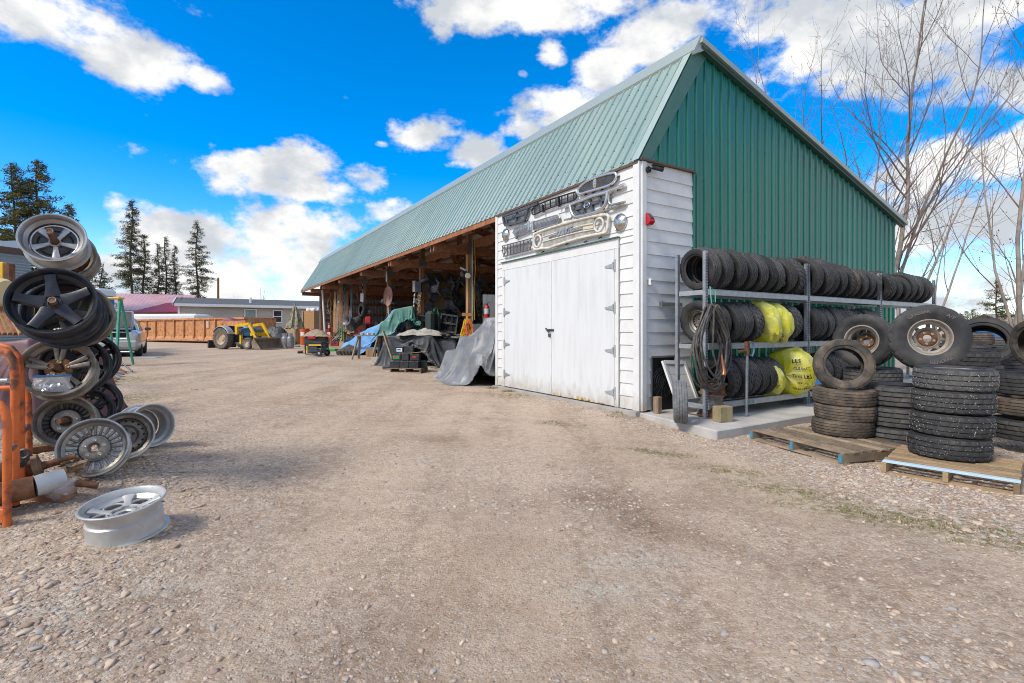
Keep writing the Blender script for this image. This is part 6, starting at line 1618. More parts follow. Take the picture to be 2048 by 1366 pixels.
# ---- pallet stack under the green tarp
g0 = P(804, 700, 18.9); pg = Vector((g0.x, g0.y, float(gz(np.float64(g0.x), np.float64(g0.y)))))
for k in range(6):
    pallet(f'bare pallet, {ORD[k]} up from the ground under the green tarp', Vector((pg.x - .6, pg.y - .5, pg.z + .15 * k)), (1, .05), 1.15, 1.0, 6, .14, WOODY, None, None, 'pallets under the green tarp')
cloth('green_tarp', 'dark green tarp bundled over the top of a pallet stack', TARPN, yawM((pg.x - .05, pg.y - .1, pg.z + .9), 4), 2.4, 1.7, heap([(.15, 0, .35, .3, 1.05, .2), (-.3, 0, .35, .35, .62, .3), (.55, 0, .2, .3, .55, 0)], soft=.12), n=80, slack=1.10, seed=43, rot=8)
drape('green_tarp', 'small dark green cover low at the right of the pallet stack', TARPN, yawM((pg.x + .85, pg.y - .1, pg.z + .45), 4), .42, .4, .75, 44, prof=3, folds=5, fa=.10, rough=.1, nu=50, nv=24)
# ---- generator with a sack
g0 = G(634, 712)
root = thing('generator', 'portable black and yellow generator with a tube frame before the barn end', 'generator', M=yawM(g0, -14))
YEL = mat('yellow_paint', (.78, .48, .014), .45, c2=(.66, .39, .012), sc_=7, bump=.05, var=.04, c3=(.22, .13, .03), sc3=5, lo3=.62, hi3=.75)
for y in (-.22, .22):
    b = MB(); b.tube([(-.36, y, .08), (-.36, y, .5), (-.3, y, .55), (.3, y, .55), (.36, y, .5), (.36, y, .08), (.3, y, .06), (-.3, y, .06)], .018, 8, closed=True); b.build('tube_frame', BLACKP, root, 60)
b = MB(); b.box((.02, 0, .50), (.6, .4, .13)); b.build('fuel_tank', mat('dark_tank', (.03, .03, .035), .35), root, bev=.03)
b = MB(); b.box((.05, -.205, .44), (.55, .012, .05)); b.build('stripe', YEL, root)
b = MB(); b.box((-.12, -.02, .26), (.3, .34, .3)); b.build('engine', DARKMET, root, bev=.02); b = MB(); b.cyl((.05, 0, .25), (.33, 0, .25), .14, 18); b.build('alternator', mat('dark_grey_casting', (.08, .085, .09), .5, .4), root, 40)
b = MB(); b.box((.0, -.21, .27), (.3, .02, .22)); b.build('control_panel', mat('blue_black_panel', (.03, .04, .06), .4), root, bev=.004)
b = MB(); b.box((-.3, -.2, .25), (.05, .05, .3)); b.build('air_filter', YEL, root, bev=.01)
for y in (-.26, .26):
    b = MB(); b.T = Matrix.Translation((.28, y, .13)) @ Matrix.Rotation(rad(90), 4, 'X'); b.lathe([(.05, .02), (.09, .03), (.13, .025), (.13, -.025), (.09, -.03), (.05, -.02)], 24, True); w_ = b.build('wheel', BLACKP, root, 40)
    b = MB(); b.T = Matrix.Translation((.28, y, .13)) @ Matrix.Rotation(rad(90), 4, 'X'); b.lathe([(0, .02), (.05, .022), (.05, -.022), (0, -.02)], 16); b.build('hub', GALV, w_, 40)
pallet('low weathered pallet beside the generator', G(594, 707), (1, .1), .9, .7, 5, .11)
gq = G(624, 700); drape('sack', 'tan hessian sack draped over machinery behind the generator', mat('hessian', (.36, .28, .19), .9, c2=(.28, .21, .14), sc_=8, bump=.4, bsc=30), yawM((gq.x + .05, gq.y + .4, gq.z + .62), -10), .66, .42, .34, 51, prof=2, folds=5, fa=.08, rough=.06, nu=60, nv=24, cat='sack')
b = MB(); b.T = yawM((gq.x + .05, gq.y + .45, gq.z), 5); b.box((0, 0, .32), (1.0, .6, .64)); o = b.build('machine_case', mat('dark_machine', (.05, .045, .045), .5), None, bev=.03); tag(o, 'dark machine case under the tan sack', 'machine')
b = MB(); b.T = yawM((gq.x + .0, gq.y + .0, gq.z + .6), 5); b.box((0, 0, 0), (.38, .12, .14)); o = b.build('fuel_can', mat('red_can', (.42, .02, .025), .4), None, bev=.03); tag(o, 'red plastic fuel can tucked under the tan sack', 'fuel can')
gq = G(652, 690); drape('red_bag', 'red and white sack behind the tan one at the end post', mat('red_white_sack', (.45, .06, .05), .6, c2=(.55, .48, .45), sc_=7, lo=.45, hi=.55), yawM((gq.x, gq.y + .6, gq.z + .45), 0), .42, .3, .4, 55, prof=2, folds=5, fa=.08, rough=.08, nu=50, nv=20, cat='sack')
b = MB(); b.T = yawM(G(662, 702), -5); b.box((0, 0, .06), (.55, .35, .1)); o = b.build('green_tray', mat('bright_green_plastic', (.02, .32, .06), .4), None, bev=.01); tag(o, 'bright green plastic tray on the ground beside the generator', 'tray')
# ---- things fixed to the posts
def on_post(i, z, s=1.3): t = ([4.6] + POST_T)[i]; return barn(s, t - .09, z)
front = lambda p, dx=0: p - Vector((UU[0], UU[1], 0)) * dx
def extinguisher(label, p, s=1.0):
    root = thing('fire_extinguisher', label, 'extinguisher', M=Matrix.Translation(p) @ Matrix.Scale(s, 4), group='red fire extinguishers on the barn')
    RED = mat('signal_red', (.50, .012, .018), .3, c2=(.40, .01, .015), sc_=5, var=0)
    b = MB(); b.lathe([(0, 0), (.062, 0), (.068, .01), (.068, .34), (.055, .39), (.025, .415), (0, .415)], 20); b.build('cylinder', RED, root, 40)
    b = MB(); b.lathe([(.0685, .19), (.0695, .19), (.0695, .33), (.0685, .33)], 20); b.build('sticker', mat('grey_label', (.55, .55, .55), .4, c2=(.25, .25, .25), sc_=30, var=0), root)
    b = MB(); b.cyl((0, 0, .41), (0, 0, .46), .02, 10); b.beam((0, 0, .47), (.11, -.03, .5), .02, .012); b.beam((0, 0, .45), (.1, -.03, .44), .02, .012); b.build('valve', DARKMET, root, 40)
    b = MB(); b.tube([(0, 0, .45), (-.08, -.03, .44), (-.1, -.04, .3), (-.085, -.03, .12)], .011, 8); b.build('hose', BLACKP, root, 60)
p = P(975, 665, 13.6); extinguisher('fire extinguisher hanging in front of the steel sheets beside the white room', P(974, 643, 13.4), 1.05)
extinguisher('small distant fire extinguisher on the post near the barn end', P(659, 664, 30.5), 1.3)
# grey metal sheets leaning behind it
for i, (px, lab) in enumerate(((985, 'pale grey upright metal sheet beside the white room'), (957, 'brownish board standing left of the fire extinguisher'))):
    q = P(px, 700, 14.2 + .2 * i); b = MB(); b.box((0, 0, 1.15 if i == 0 else .8), (.55 if i == 0 else .32, .03, 2.3 if i == 0 else 1.35)); o = b.build('metal_sheet', mat('grey_zinc_sheet', (.36, .37, .36), .5, .3, c2=(.26, .27, .26), sc_=4, st=(6, 6, .6)) if i == 0 else mat('brown_board', (.15, .13, .13), .7), None); o.matrix_world = yawM((q.x, q.y, .12), BD - 20); tag(o, lab, 'sheet')
# ponytail coils of yellow and orange cord on the first post
def cord(label, px, ytop, ybot, d_, m, w, n=12, seed=0):
    rs = random.Random(seed); root = thing('extension_cord', label, 'cord', loc=P(px, ytop, d_), group='extension cords on the first open post'); H = (ybot - ytop) / F * d_
    for k in range(n):
        ww = w * (.3 + .7 * rs.random()); hh = H * (.75 + .25 * rs.random()); pts = []; x0 = rs.uniform(-.03, .03); y0 = -.03 * rs.random()
        for i in range(18):
            a = 2 * math.pi * i / 18; z = -hh / 2 + hh / 2 * math.cos(a); pts.append((x0 + ww * math.sin(a) * min(1, (-z / hh) * 2 + .25) + .02 * rs.uniform(-1, 1), y0 + .02 * rs.random(), z))
        b = MB(); b.tube(pts, .011, 6, closed=True); b.build('loop', m, root, 80)
YC = mat('yellow_cord', (.70, .42, .02), .5, var=.1); OC = mat('orange_cord', (.72, .20, .05), .5, var=.1)
pd = on_post(1, 1.2).y - .12
cord('yellow extension cord hanging in a long bundle on the first open post', 931, 638, 712, pd, YC, .12, 12, 1)
cord('orange extension cord looped beside the yellow one', 939, 638, 678, pd - .03, OC, .14, 11, 2)
b = MB(); b.cyl((0, 0, 0), (.0, 0, -.5), .012, 6); 
root = thing('cord_hook', 'short orange wooden hook board on the first open post', 'hook board', loc=P(935, 629, pd)); b = MB(); b.box((0, 0, 0), (.34, .05, .1)); b.build('board', mat('orange_board', (.45, .2, .05), .6), root)
# conduit and hanging cables on that post
root = thing('conduit', 'grey conduit and yellow cable running up the first open post', 'conduit'); b = MB(); b.tube([P(945, 640 + 40, pd), P(945, 560, pd), P(945, 470, pd)], .025, 8); b.build('pipe', GALV, root, 50)
b = MB(); b.tube([P(949, 640, pd), P(948, 575, pd - .02), P(951, 540, pd), P(948, 455, pd)], .014, 6); b.build('cable', YC, root, 60)
root = thing('black_cable', 'black cable loops hanging right of the first open post', 'cable')
for k in range(3):
    b = MB(); b.tube([P(951 + k, 560, pd + .5), P(956 + 2 * k, 568, pd + .5), P(959 + k, 590 + 8 * k, pd + .5), P(955, 602 + 12 * k, pd + .5), P(951, 590, pd + .5)], .012, 6, closed=True); b.build('loop', BLACKP, root, 70)
# flood lights
root = thing('flood_light', 'twin head flood light with a white panel on the first open post', 'flood light', loc=P(935, 545, pd - .15))
b = MB(); b.box((-.13, -.03, .10), (.2, .12, .05), Matrix.Rotation(rad(25), 3, 'Y')); b.build('solar_panel', mat('pale_panel', (.55, .56, .52), .4, var=0), root, bev=.005)
b = MB(); b.T = axis_frame((.02, -.08, -.10), (-.1, -.95, -.3)); b.lathe([(0, -.1), (.05, -.09), (.09, .0), (.1, .03), (.09, .03)], 18); b.build('lamp_head', BLACKP, root, 40)
b = MB(); b.T = axis_frame((.02, -.08, -.10), (-.1, -.95, -.3)); b.lathe([(0, .035), (.088, .03), (.088, .02)], 18); b.build('lamp_glass', mat('frosted_lamp_glass', (.7, .68, .6), .2, var=0), root, 60)
b = MB(); b.T = axis_frame((-.15, -.05, -.06), (-.6, -.7, -.3)); b.lathe([(0, -.1), (.05, -.09), (.075, .0), (.08, .03), (0, .02)], 16); b.build('lamp_head', BLACKP, root, 40)
b = MB(); b.tube([(0, .1, 0), (0, 0, 0), (-.1, 0, .05)], .02, 6); b.build('bracket', DARKMET, root, 50)
# brown oval dish on a pole
p = on_post(3, 2.75) - Vector((0, .25, 0)); q = P(776, 592, p.y)
root = thing('satellite_dish', 'faded red-brown oval dish mounted on a barn post', 'dish', loc=q)
b = MB(); b.T = axis_frame((0, 0, 0), (-.15, -.95, .1)) @ Matrix.Diagonal((.48, 1.0, 1, 1)); b.lathe([(0, -.08), (.2, -.065), (.35, -.03), (.43, .0), (.44, .01), (.35, -.045), (.2, -.08), (0, -.095)], 30); b.build('reflector', mat('faded_red_brown', (.40, .20, .15), .65, c2=(.33, .16, .12), sc_=5), root, 50)
b = MB(); b.tube([(-.06, -.1, -.42), (-.05, -.3, -.15), (0, -.28, -.02)], .012, 6); b.build('feed_arm', DARKMET, root, 50)
b = MB(); b.tube([(.02, .05, .0), (.02, .06, -.9)], .03, 8); b.build('mast', mat('tan_pipe', (.45, .36, .25), .6), root, 50)
root = thing('tube_light', 'short white tube above the brown dish', 'tube', loc=q + Vector((-.06, 0, .63))); b = MB(); b.cyl((0, 0, 0), (0, 0, .45), .04, 10); b.build('tube', WHST, root, 40)
# white speaker box and bundle of striped poles on the second post
p = on_post(2, 2.9); root = thing('junction_box', 'dark box with a pale front on the second open post', 'box', loc=P(834, 573, p.y - .15)); b = MB(); b.box((.03, .1, 0), (.28, .25, .42)); b.build('case', BLACKP, root, bev=.01); b = MB(); b.box((-.11, -.03, 0), (.1, .02, .4)); b.build('front', mat('beige_front', (.5, .42, .37), .5), root)
b = MB(); b.beam(P(833, 640, p.y - .2), P(841, 585, p.y - .2), .1, .1); o = b.build('rope_hank', mat('striped_rope', (.45, .3, .12), .7, c2=(.06, .05, .05), sc_=22, lo=.48, hi=.52), None); tag(o, 'hank of yellow and dark rope on the second open post', 'rope')
b = MB(); b.tube([P(826, 638, p.y - .3), P(828, 610, p.y - .3), P(830, 588, p.y - .3)], .035, 8); o = b.build('roller_pole', mat('white_yellow_pole', (.6, .58, .5), .5, c2=(.05, .05, .05), sc_=9, lo=.5, hi=.53), None, 50); tag(o, 'white and black pole with a yellow foot on the second open post', 'pole')
# tyre hung on the fourth post, lamps and cords on the others
p = on_post(4, 1.8); q = P(725, 621, p.y - .1); tire('lugged tire hanging on the barn post left of the brown dish', axis_frame(q, (-.75, -.65, .05)), 'mud', None, 1.0)
root = thing('barn_lamp', 'white paper sheet and lamp on the post with the hung tire', 'lamp', loc=P(724, 595, p.y - .15)); b = MB(); b.box((0, 0, 0), (.16, .03, .42)); b.build('sheet', WHST, root); b = MB(); b.T = axis_frame((.0, -.1, .5), (-.5, -.8, -.2)); b.lathe([(0, -.1), (.08, -.05), (.11, .06), (0, .05)], 16); b.build('lamp_head', BLACKP, root, 40)
p = on_post(5, 2.0); root = thing('post_camera', 'white camera on the barn post nearest the far end', 'camera', loc=P(684, 603, p.y - .2)); b = MB(); b.beam((-.2, 0, -.03), (.14, 0, .06), .13, .13); b.build('body', WHST, root, bev=.02); b = MB(); b.cyl((.15, 0, .05), (.25, .1, .1), .03, 6); b.build('bracket', WHST, root)
b = MB(); 
root = thing('rope_coil', 'tan rope coil hanging on the last but one barn post', 'rope'); p = on_post(6, 2.0)
for k in range(5):
    b = MB(); b.tube([P(660 + random.uniform(-1, 1), 594, p.y - .2), P(656 - k * .4, 606, p.y - .2), P(657, 620 + k, p.y - .2), P(661, 622 + k, p.y - .2), P(663, 607, p.y - .2)], .025, 6, closed=True); b.build('loop', mat('tan_rope', (.42, .25, .10), .8), root, 70)
b = MB(); b.tube([P(645, 580, 31.5), P(650, 668, 31.5)], .07, 8); o = b.build('white_pole', WHST, None, 50); tag(o, 'long white pole leaning at the barn end post', 'pole')
# ---- clutter hung on and piled before the chipboard partition
def housing(b, rs):
    w, h, d = rs.uniform(.14, .34), rs.uniform(.12, .26), rs.uniform(.08, .2)
    b.prism([(-w, -h), (w * rs.uniform(.6, 1), -h * rs.uniform(.5, 1)), (w, h * .3), (w * .4, h), (-w * .8, h * rs.uniform(.4, 1))], -d / 2, d / 2)
    b.tube([(-w * .4, -h * .3, d), (-w * .1, 0, d * 1.2), (w * .3, h * .2, d)], .03, 6)
def lampunit(b, rs):
    b.lathe([(0, -.12), (.06, -.11), (.13, -.02), (.15, .04), (.14, .05), (.1, .0), (0, -.03)], 16)
    b.box((.1, .12, -.04), (.22, .14, .08))
def mirror_arm(b, rs):
    b.tube([(-.3, -.1, 0), (-.1, .05, .06), (.15, .0, .08), (.33, .14, .02)], [.03, .045, .04, .02], 8); b.box((.1, -.1, .02), (.2, .16, .06))
def louvre(b, rs):
    for k in range(6): b.box((0, -.15 + .06 * k, 0), (.5, .018, .05))
    for x in (-.25, .0, .25): b.box((x, 0, 0), (.025, .36, .06))
SHAPES = [('headlight_housing', housing, 'headlight housing'), ('lamp_unit', lampunit, 'lamp unit'), ('wiper_linkage', mirror_arm, 'linkage arm'), ('plastic_grille', louvre, 'grille')]
GREYP = mat('dusty_plastic', (.05, .052, .055), .4, c2=(.13, .13, .13), sc_=6, var=.5)
SHM = []
for nm, fn_, cat in SHAPES:
    for v in range(3):
        b = MB(); fn_(b, random.Random(v * 7 + 1)); SHM.append((nm, cat, b.mesh(nm, (BLACKP, GREYP, mat('clear_lamp_plastic', (.16, .165, .17), .2, c2=(.05, .05, .05), sc_=8))[v], 40))); SHM[-1][2]['tone'] = ('black', 'dusty grey', 'glassy')[v]
rs = random.Random(77)
for k in range(105):
    nm, cat, me = SHM[rs.randrange(len(SHM))]
    s_ = rs.uniform(1.5, 7.8); z = rs.uniform(1.0, 3.35)
    o = obj(nm, me); o.matrix_world = Matrix.Translation(barn(s_, 12.45 - rs.uniform(.02, .22), z)) @ Matrix.Rotation(BROT, 4, 'Z') @ Matrix.Rotation(rad(90), 4, 'X') @ Matrix.Rotation(rs.random() * 6.28, 4, 'Z') @ Matrix.Rotation(rs.uniform(-.5, .5), 4, 'X'); o.scale = [rs.uniform(.9, 1.5)] * 3
    tag(o, f'{me["tone"]} car {cat} hung {("low", "halfway", "high")[int((z - 1) / .79)]} on the {("open", "middle", "deep")[int((s_ - 1.5) / 2.11)]} end of the chipboard', cat, f'car {cat}s hung on the chipboard partition')
for k in range(80):
    nm, cat, me = SHM[rs.randrange(len(SHM))]
    s_ = rs.uniform(1.6, 6.5); t = rs.uniform(10.3, 12.2); h = .2 + .9 * rs.random() * (1 - (12.3 - t) / 3)
    o = obj(nm, me); o.matrix_world = Matrix.Translation(barn(s_, t, h)) @ Matrix.Rotation(rs.random() * 6.28, 4, 'Z') @ Matrix.Rotation(rs.random() * 3, 4, 'X'); o.scale = [rs.uniform(1.0, 1.8)] * 3
    tag(o, f'{me["tone"]} car {cat} {("at the bottom of", "within", "on top of")[min(2, int((h - .2) / .25))]} the {("open", "middle", "deep")[int((s_ - 1.6) / 1.64)]} heap below', cat, f'car {cat}s heaped below the partition')
BAYN = ['second', 'third', 'fourth', 'fifth', 'end']
CLM = [mat('tan_cardboard', (.46, .34, .20), .85, c2=(.38, .27, .15), sc_=5), GREYP, mat('blue_crate', (.04, .12, .3), .5), WOODL, mat('dull_red_box', (.3, .03, .03), .5), DARKMET, mat('pale_carton', (.5, .47, .42), .8)]
b = MB(); b.box((0, 0, .5), (1, 1, 1)); b.box((0, 0, 1.0), (1.04, 1.04, .08)); b.box((0, -.51, .6), (.3, .03, .12)); UB = b
UBM = [UB.mesh('storage_box', m_, None) for m_ in CLM]; CLN = ('tan', 'grey', 'blue', 'pine', 'red', 'black', 'pale')
for k in range(72):
    bay = k % 5; t = ([12.9] + POST_T[2:6])[bay] + rs.uniform(.4, 3.3); s_ = 1.5 + 3.2 * rs.random() ** 1.5; lv = rs.random() ** 2; j = rs.randrange(7)
    q = gbarn(s_, t); o = obj('storage_box', UBM[j]); o.matrix_world = yawM((q.x, q.y, q.z + .02 + lv * .9), BD + rs.uniform(-30, 30)) @ Matrix.Diagonal((rs.uniform(.25, .8), rs.uniform(.25, .6), rs.uniform(.25, .7), 1))
    tag(o, f'{CLN[j]} box {("on the floor", "stacked up")[lv > .35]} amid the clutter of the {BAYN[bay]} open bay', 'box', 'boxes cluttering the open bays')
for k in range(34):
    bay = k % 5; t = POST_T[1 + bay] + rs.choice((-1, 1)) * rs.uniform(.12, .22); q = barn(rs.uniform(1.15, 1.5), t, rs.uniform(1.2, 3.3)); nm, cat, me = SHM[rs.randrange(len(SHM))]
    o = obj(nm, me); o.matrix_world = Matrix.Translation(q) @ Matrix.Rotation(rs.random() * 6.28, 4, 'Z') @ Matrix.Rotation(rs.random() * 3, 4, 'X')
    tag(o, f'{me["tone"]} car {cat} hung on the post before the {BAYN[bay]} open bay', cat, f'car {cat}s hanging in the open bays')
# a big dark radiator shroud with two round holes, a dark seat and a green hose
q = P(898, 647, 18.2); root = thing('fan_shroud', 'black rectangular fan shroud with two round openings', 'fan shroud', M=yawM(q, -20) @ Matrix.Rotation(rad(8), 4, 'Y'))
b = MB(); b.box((-.33, 0, 0), (.06, .08, .62)); b.box((.33, 0, 0), (.06, .08, .62)); b.box((0, 0, .3), (.7, .08, .06)); b.box((0, 0, -.3), (.7, .08, .06)); b.box((0, 0, 0), (.66, .06, .05)); b.build('frame', GREYP, root, bev=.008)
for z in (.15, -.15):
    b = MB(); ring(b, (0, -.02, z), (0, 1, 0), .135, .02, 24); b.build('fan_ring', BLACKP, root, 70)
b = MB(); b.box((0, .04, 0), (.66, .01, .58)); b.build('backing', MATS['hole_shade_black'], root)  # black sheet paints the shade behind the two rings
q = P(863, 645, 18.0); b = MB(); b.box((0, 0, 0), (.36, .5, .8)); o = b.build('vinyl_cushion', mat('dark_green_vinyl', (.03, .05, .045), .5), None, bev=.1); o.matrix_world = yawM(q, -15); tag(o, 'dark green vinyl seat back behind the black tarp', 'seat')
root = thing('garden_hose', 'green hose loop hanging by the chipboard partition', 'hose'); b = MB()
for k in range(4): b.tube([P(868 + k, 618, 18.6), P(874, 612 + k, 18.6), P(876 + k, 630, 18.6), P(871, 638 + k, 18.6), P(865, 630, 18.6)], .02, 6, closed=True)
b.build('coil', mat('green_hose', (.02, .12, .06), .5), root, 70)
# long stock standing at the second post
for i in range(7):
    b = MB(); q = P(846 + 3 * i, 665, 19.6); b.beam(q, q + Vector((rs.uniform(-.1, .1), .3, rs.uniform(1.4, 2.3))), .05, .05); o = b.build('timber_length', (WOODB, DARKMET, RUST)[i % 3], None); tag(o, f'upright stock length beside the second open post, {ORD[i]} rightward from it', 'stock length', 'stock lengths by the second open post')
# deeper clutter: boxes, drums, boards in the far bays
def drum(label, px, py, d_, m, r=.29, h=.85):
    q = P(px, py, d_); root = thing('drum', label, 'drum', loc=(q.x, q.y, float(gz(np.float64(q.x), np.float64(q.y))))); b = MB()
    b.lathe([(0, .02), (r - .01, .02), (r, 0), (r, h * .32), (r + .012, h * .33), (r, h * .35), (r, h * .65), (r + .012, h * .66), (r, h * .68), (r, h), (r - .015, h), (r - .015, h - .03), (0, h - .03)], 24); b.build('shell', m, root, 40); return root
far_items = [(735, 672, 26, 'dark engine block on the floor of the middle bay', 'engine_block', DARKMET, (.8, .6, .7)), (712, 668, 28, 'grey machine housing deep in the fourth bay', 'machine', GREYP, (.7, .6, .6)), (700, 668, 27, 'blue crate of tools at the fourth post', 'tool_crate', mat('blue_crate', (.04, .12, .3), .5), (.5, .4, .4)), (690, 660, 30, 'tan carton deep in the fifth bay', 'carton', mat('tan_cardboard', (.46, .34, .2), .8), (.6, .5, .7)), (757, 655, 27, 'wooden crate at the foot of the third post', 'crate', WOODL, (.8, .6, .8)), (745, 640, 29, 'brown carton stacked behind the blue tarp', 'carton', mat('tan_cardboard', (.46, .34, .2), .8), (.7, .6, .9)), (788, 655, 25, 'dark cabinet behind the green tarp', 'cabinet', GREYP, (1.0, .6, 1.2)), (672, 672, 30, 'red toolbox by the sixth post', 'toolbox', mat('dull_red_box', (.3, .03, .03), .5), (.5, .4, .4)), (815, 650, 24, 'dark bench under the junction box', 'bench', WOODB, (1.4, .6, .9))]
for px, py, d_, lab, nm, m, sz in far_items:
    q = P(px, py, d_); z0 = float(gz(np.float64(q.x), np.float64(q.y))); root = thing(nm, lab, nm.replace('_', ' '), M=yawM((q.x, q.y, z0), rs.uniform(-25, 10)))
    b = MB(); b.box((0, 0, sz[2] / 2), sz); b.build('case', m, root, bev=.02); b = MB(); b.box((0, 0, sz[2] + .02), (sz[0] * 1.03, sz[1] * 1.03, .05)); b.build('lid', m, root, bev=.01)
    b = MB(); b.box((0, -sz[1] / 2 - .01, sz[2] * .5), (sz[0] * .3, .03, .04)); b.build('handle', DARKMET, root)
root = thing('exhaust_bell', 'round dark exhaust bell on the floor of the fourth bay', 'pipe bell', M=axis_frame(P(695, 640, 24.8), (-.5, -.85, .1))); b = MB(); b.lathe([(.1, -.4), (.12, -.1), (.2, .02), (.29, .06), (.28, .08), (.17, .03), (.09, -.1)], 24); b.build('bell', GREYP, root, 50)
b = MB(); b.tube([P(700, 655, 25.2), P(712, 645, 25.6), P(722, 640, 26)], .25, 12); o = b.build('duct', GREYP, None, 50); tag(o, 'fat grey duct lying behind the exhaust bell', 'duct')
root = thing('green_trolley', 'small bright green tube trolley near the sixth post', 'trolley'); b = MB(); b.tube([P(679, 683, 26), P(680, 655, 26), P(684, 652, 26), P(685, 683, 26)], .03, 6); b.tube([P(680, 668, 26), P(685, 668, 26)], .025, 6); b.build('frame', mat('bright_green_paint', (.01, .26, .10), .4), root, 50)
for i in range(12):
    px = 668 + 3 * i; b = MB(); q = P(px, 668 - rs.uniform(0, 6), 29 - .1 * i); b.beam(q, q + Vector((rs.uniform(-.15, .15), .35, rs.uniform(1.6, 2.9))), .12, .05); o = b.build('board', (WOODL, WOODB, WOODP, GREYP)[i % 4], None); tag(o, f'{("yellowish", "brown", "grey weathered", "dark")[i % 4]} board standing in the end bay, {ORD[i]} along from the white pole', 'board', 'boards standing in the end bay')
for i in range(9):
    b = MB(); q = P(663 + 1.2 * i, 688 - rs.uniform(0, 10), 26.5); b.tube([q, q + Vector((rs.uniform(.2, .5), .2, rs.uniform(.3, .6)))], .03, 6); o = b.build('pipe_length', (RUST, DARKMET, GREYP)[i % 3], None, 50); tag(o, f'short pipe in the tangle beside the red and white sack, {ORD[i]} from the end post', 'pipe', 'pipes tangled by the sack')
q = P(727, 655, 25.5); b = MB(); b.box((0, 0, .3), (.6, .4, .6)); o = b.build('carton', MATS['tan_cardboard'], None, bev=.01); o.matrix_world = yawM((q.x + 1.6, q.y - .4, q.z - .1), 8); tag(o, 'open tan carton beneath the hung tire', 'carton')
q = P(737, 640, 25); b = MB(); b.box((0, 0, 0), (.3, .25, .35)); o = b.build('fuel_can', MATS['red_can'], None, bev=.05); o.matrix_world = yawM(q, 5); tag(o, 'red fuel can on a shelf right of the hung tire', 'fuel can')
# ================================================================== LEFT MIDDLE DISTANCE
g0 = G(228, 731)
root = thing('step_ladder', 'green fibreglass step ladder with a yellow cap, standing open', 'step ladder', M=yawM(g0, 8))
GF = mat('green_fibreglass', (.035, .28, .17), .45, c2=(.05, .34, .21), sc_=4, var=0)
LH = (731 - 598) / F * g0.y
for sx_ in (-1, 1):
    b = MB(); b.beam((sx_ * .30, -.42, 0), (sx_ * .17, -.04, LH), .05, .08, (0, 1, 0)); b.build('front_rail', GF, root)
    b = MB(); b.beam((sx_ * .27, .42, 0), (sx_ * .16, .04, LH), .04, .06, (0, 1, 0)); b.build('rear_rail', GF, root)
for k in range(1, 6):
    f = k / 6; b = MB(); b.box((0, -.42 + .38 * f, LH * f), (2 * (.30 - .13 * f), .09, .03)); b.build('step', mat('aluminium_step', (.55, .55, .54), .4, .6), root)
for k in (1.2, 2.4):
    f = k / 6; b = MB(); b.cyl((-(.27 - .11 * f), .42 - .38 * f, LH * f), ((.27 - .11 * f), .42 - .38 * f, LH * f), .015, 8); b.build('rear_bar', GALV, root)
b = MB(); b.box((0, 0, LH + .02), (.42, .26, .06)); b.build('cap', YEL, root, bev=.02)
b = MB(); b.beam((-.10, -.2, .23), (.28, -.42, .04), .02, .06); b.build('foot_brace', YEL, root)
# silver saloon with its boot open
def loft(b, secs, ring_fn):
    rings = [ring_fn(s) for s in secs]; n = len(rings[0]); vs = [p for r in rings for p in r]; fs = []
    for i in range(len(rings) - 1):
        for j in range(n): fs.append((i * n + j, i * n + (j + 1) % n, (i + 1) * n + (j + 1) % n, (i + 1) * n + j))
    fs += [tuple(range(n))[::-1], tuple((len(rings) - 1) * n + j for j in range(n))]
    b.add(vs, fs)
def bodyring(s):
    x, w, zb, zt, cr = s        # station, half width, bottom, top, crown
    return [(x, -w * .86, zb), (x, -w * .97, zb + .12), (x, -w, zb + (zt - zb) * .45), (x, -w * .97, zt - (zt - zb) * .14), (x, -w * .84, zt), (x, -w * .4, zt + cr), (x, w * .4, zt + cr), (x, w * .84, zt), (x, w * .97, zt - (zt - zb) * .14), (x, w, zb + (zt - zb) * .45), (x, w * .97, zb + .12), (x, w * .86, zb)]
def cabring(s):
    x, wb, wt, zb, zt = s
    return [(x, -wb, zb), (x, -(wb + wt) / 2 - .02, (zb + zt) / 2), (x, -wt, zt - .05), (x, -wt * .7, zt), (x, wt * .7, zt), (x, wt, zt - .05), (x, (wb + wt) / 2 + .02, (zb + zt) / 2), (x, wb, zb)]
def car_wheel(par, x, y, r=.32):
    b = MB(); b.T = Matrix.Translation((x, y, r)) @ Matrix.Rotation(rad(90), 4, 'X'); b.lathe([(.19, .09), (r - .04, .11), (r, .08), (r, -.08), (r - .04, -.11), (.19, -.09)], 28, True); w_ = b.build('wheel', RUBBER, par, 40)
    b = MB(); b.T = Matrix.Translation((x, y, r)) @ Matrix.Rotation(rad(90), 4, 'X'); b.lathe([(0, .06), (.1, .07), (.19, .085), (.19, -.085), (.1, -.07), (0, -.06)], 20); b.build('rim', ALLOY, w_, 40)
SILV = mat('silver_car_paint', (.46, .46, .45), .28, .5, c2=(.42, .42, .41), sc_=2, var=0, coat=.6)
g0 = G(226, 716); 
car = thing('parked_car', 'silver sedan seen from behind with its trunk lid raised', 'car', M=frame(Vector((g0.x - .25, g0.y + .1, g0.z)), Vector((-.55, .835, 0)).normalized(), Vector((-.835, -.55, 0)).normalized(), Vector((0, 0, 1))))
b = MB(); loft(b, [(0, .72, .30, .82, .0), (.06, .84, .26, .90, .01), (.35, .90, .22, .96, .02), (1.0, .92, .20, .98, .02), (2.6, .92, .20, .98, .02), (3.6, .90, .2, .94, .03), (4.4, .85, .22, .82, .03), (4.8, .7, .3, .68, .0)], bodyring); b.build('body', SILV, car, 40)
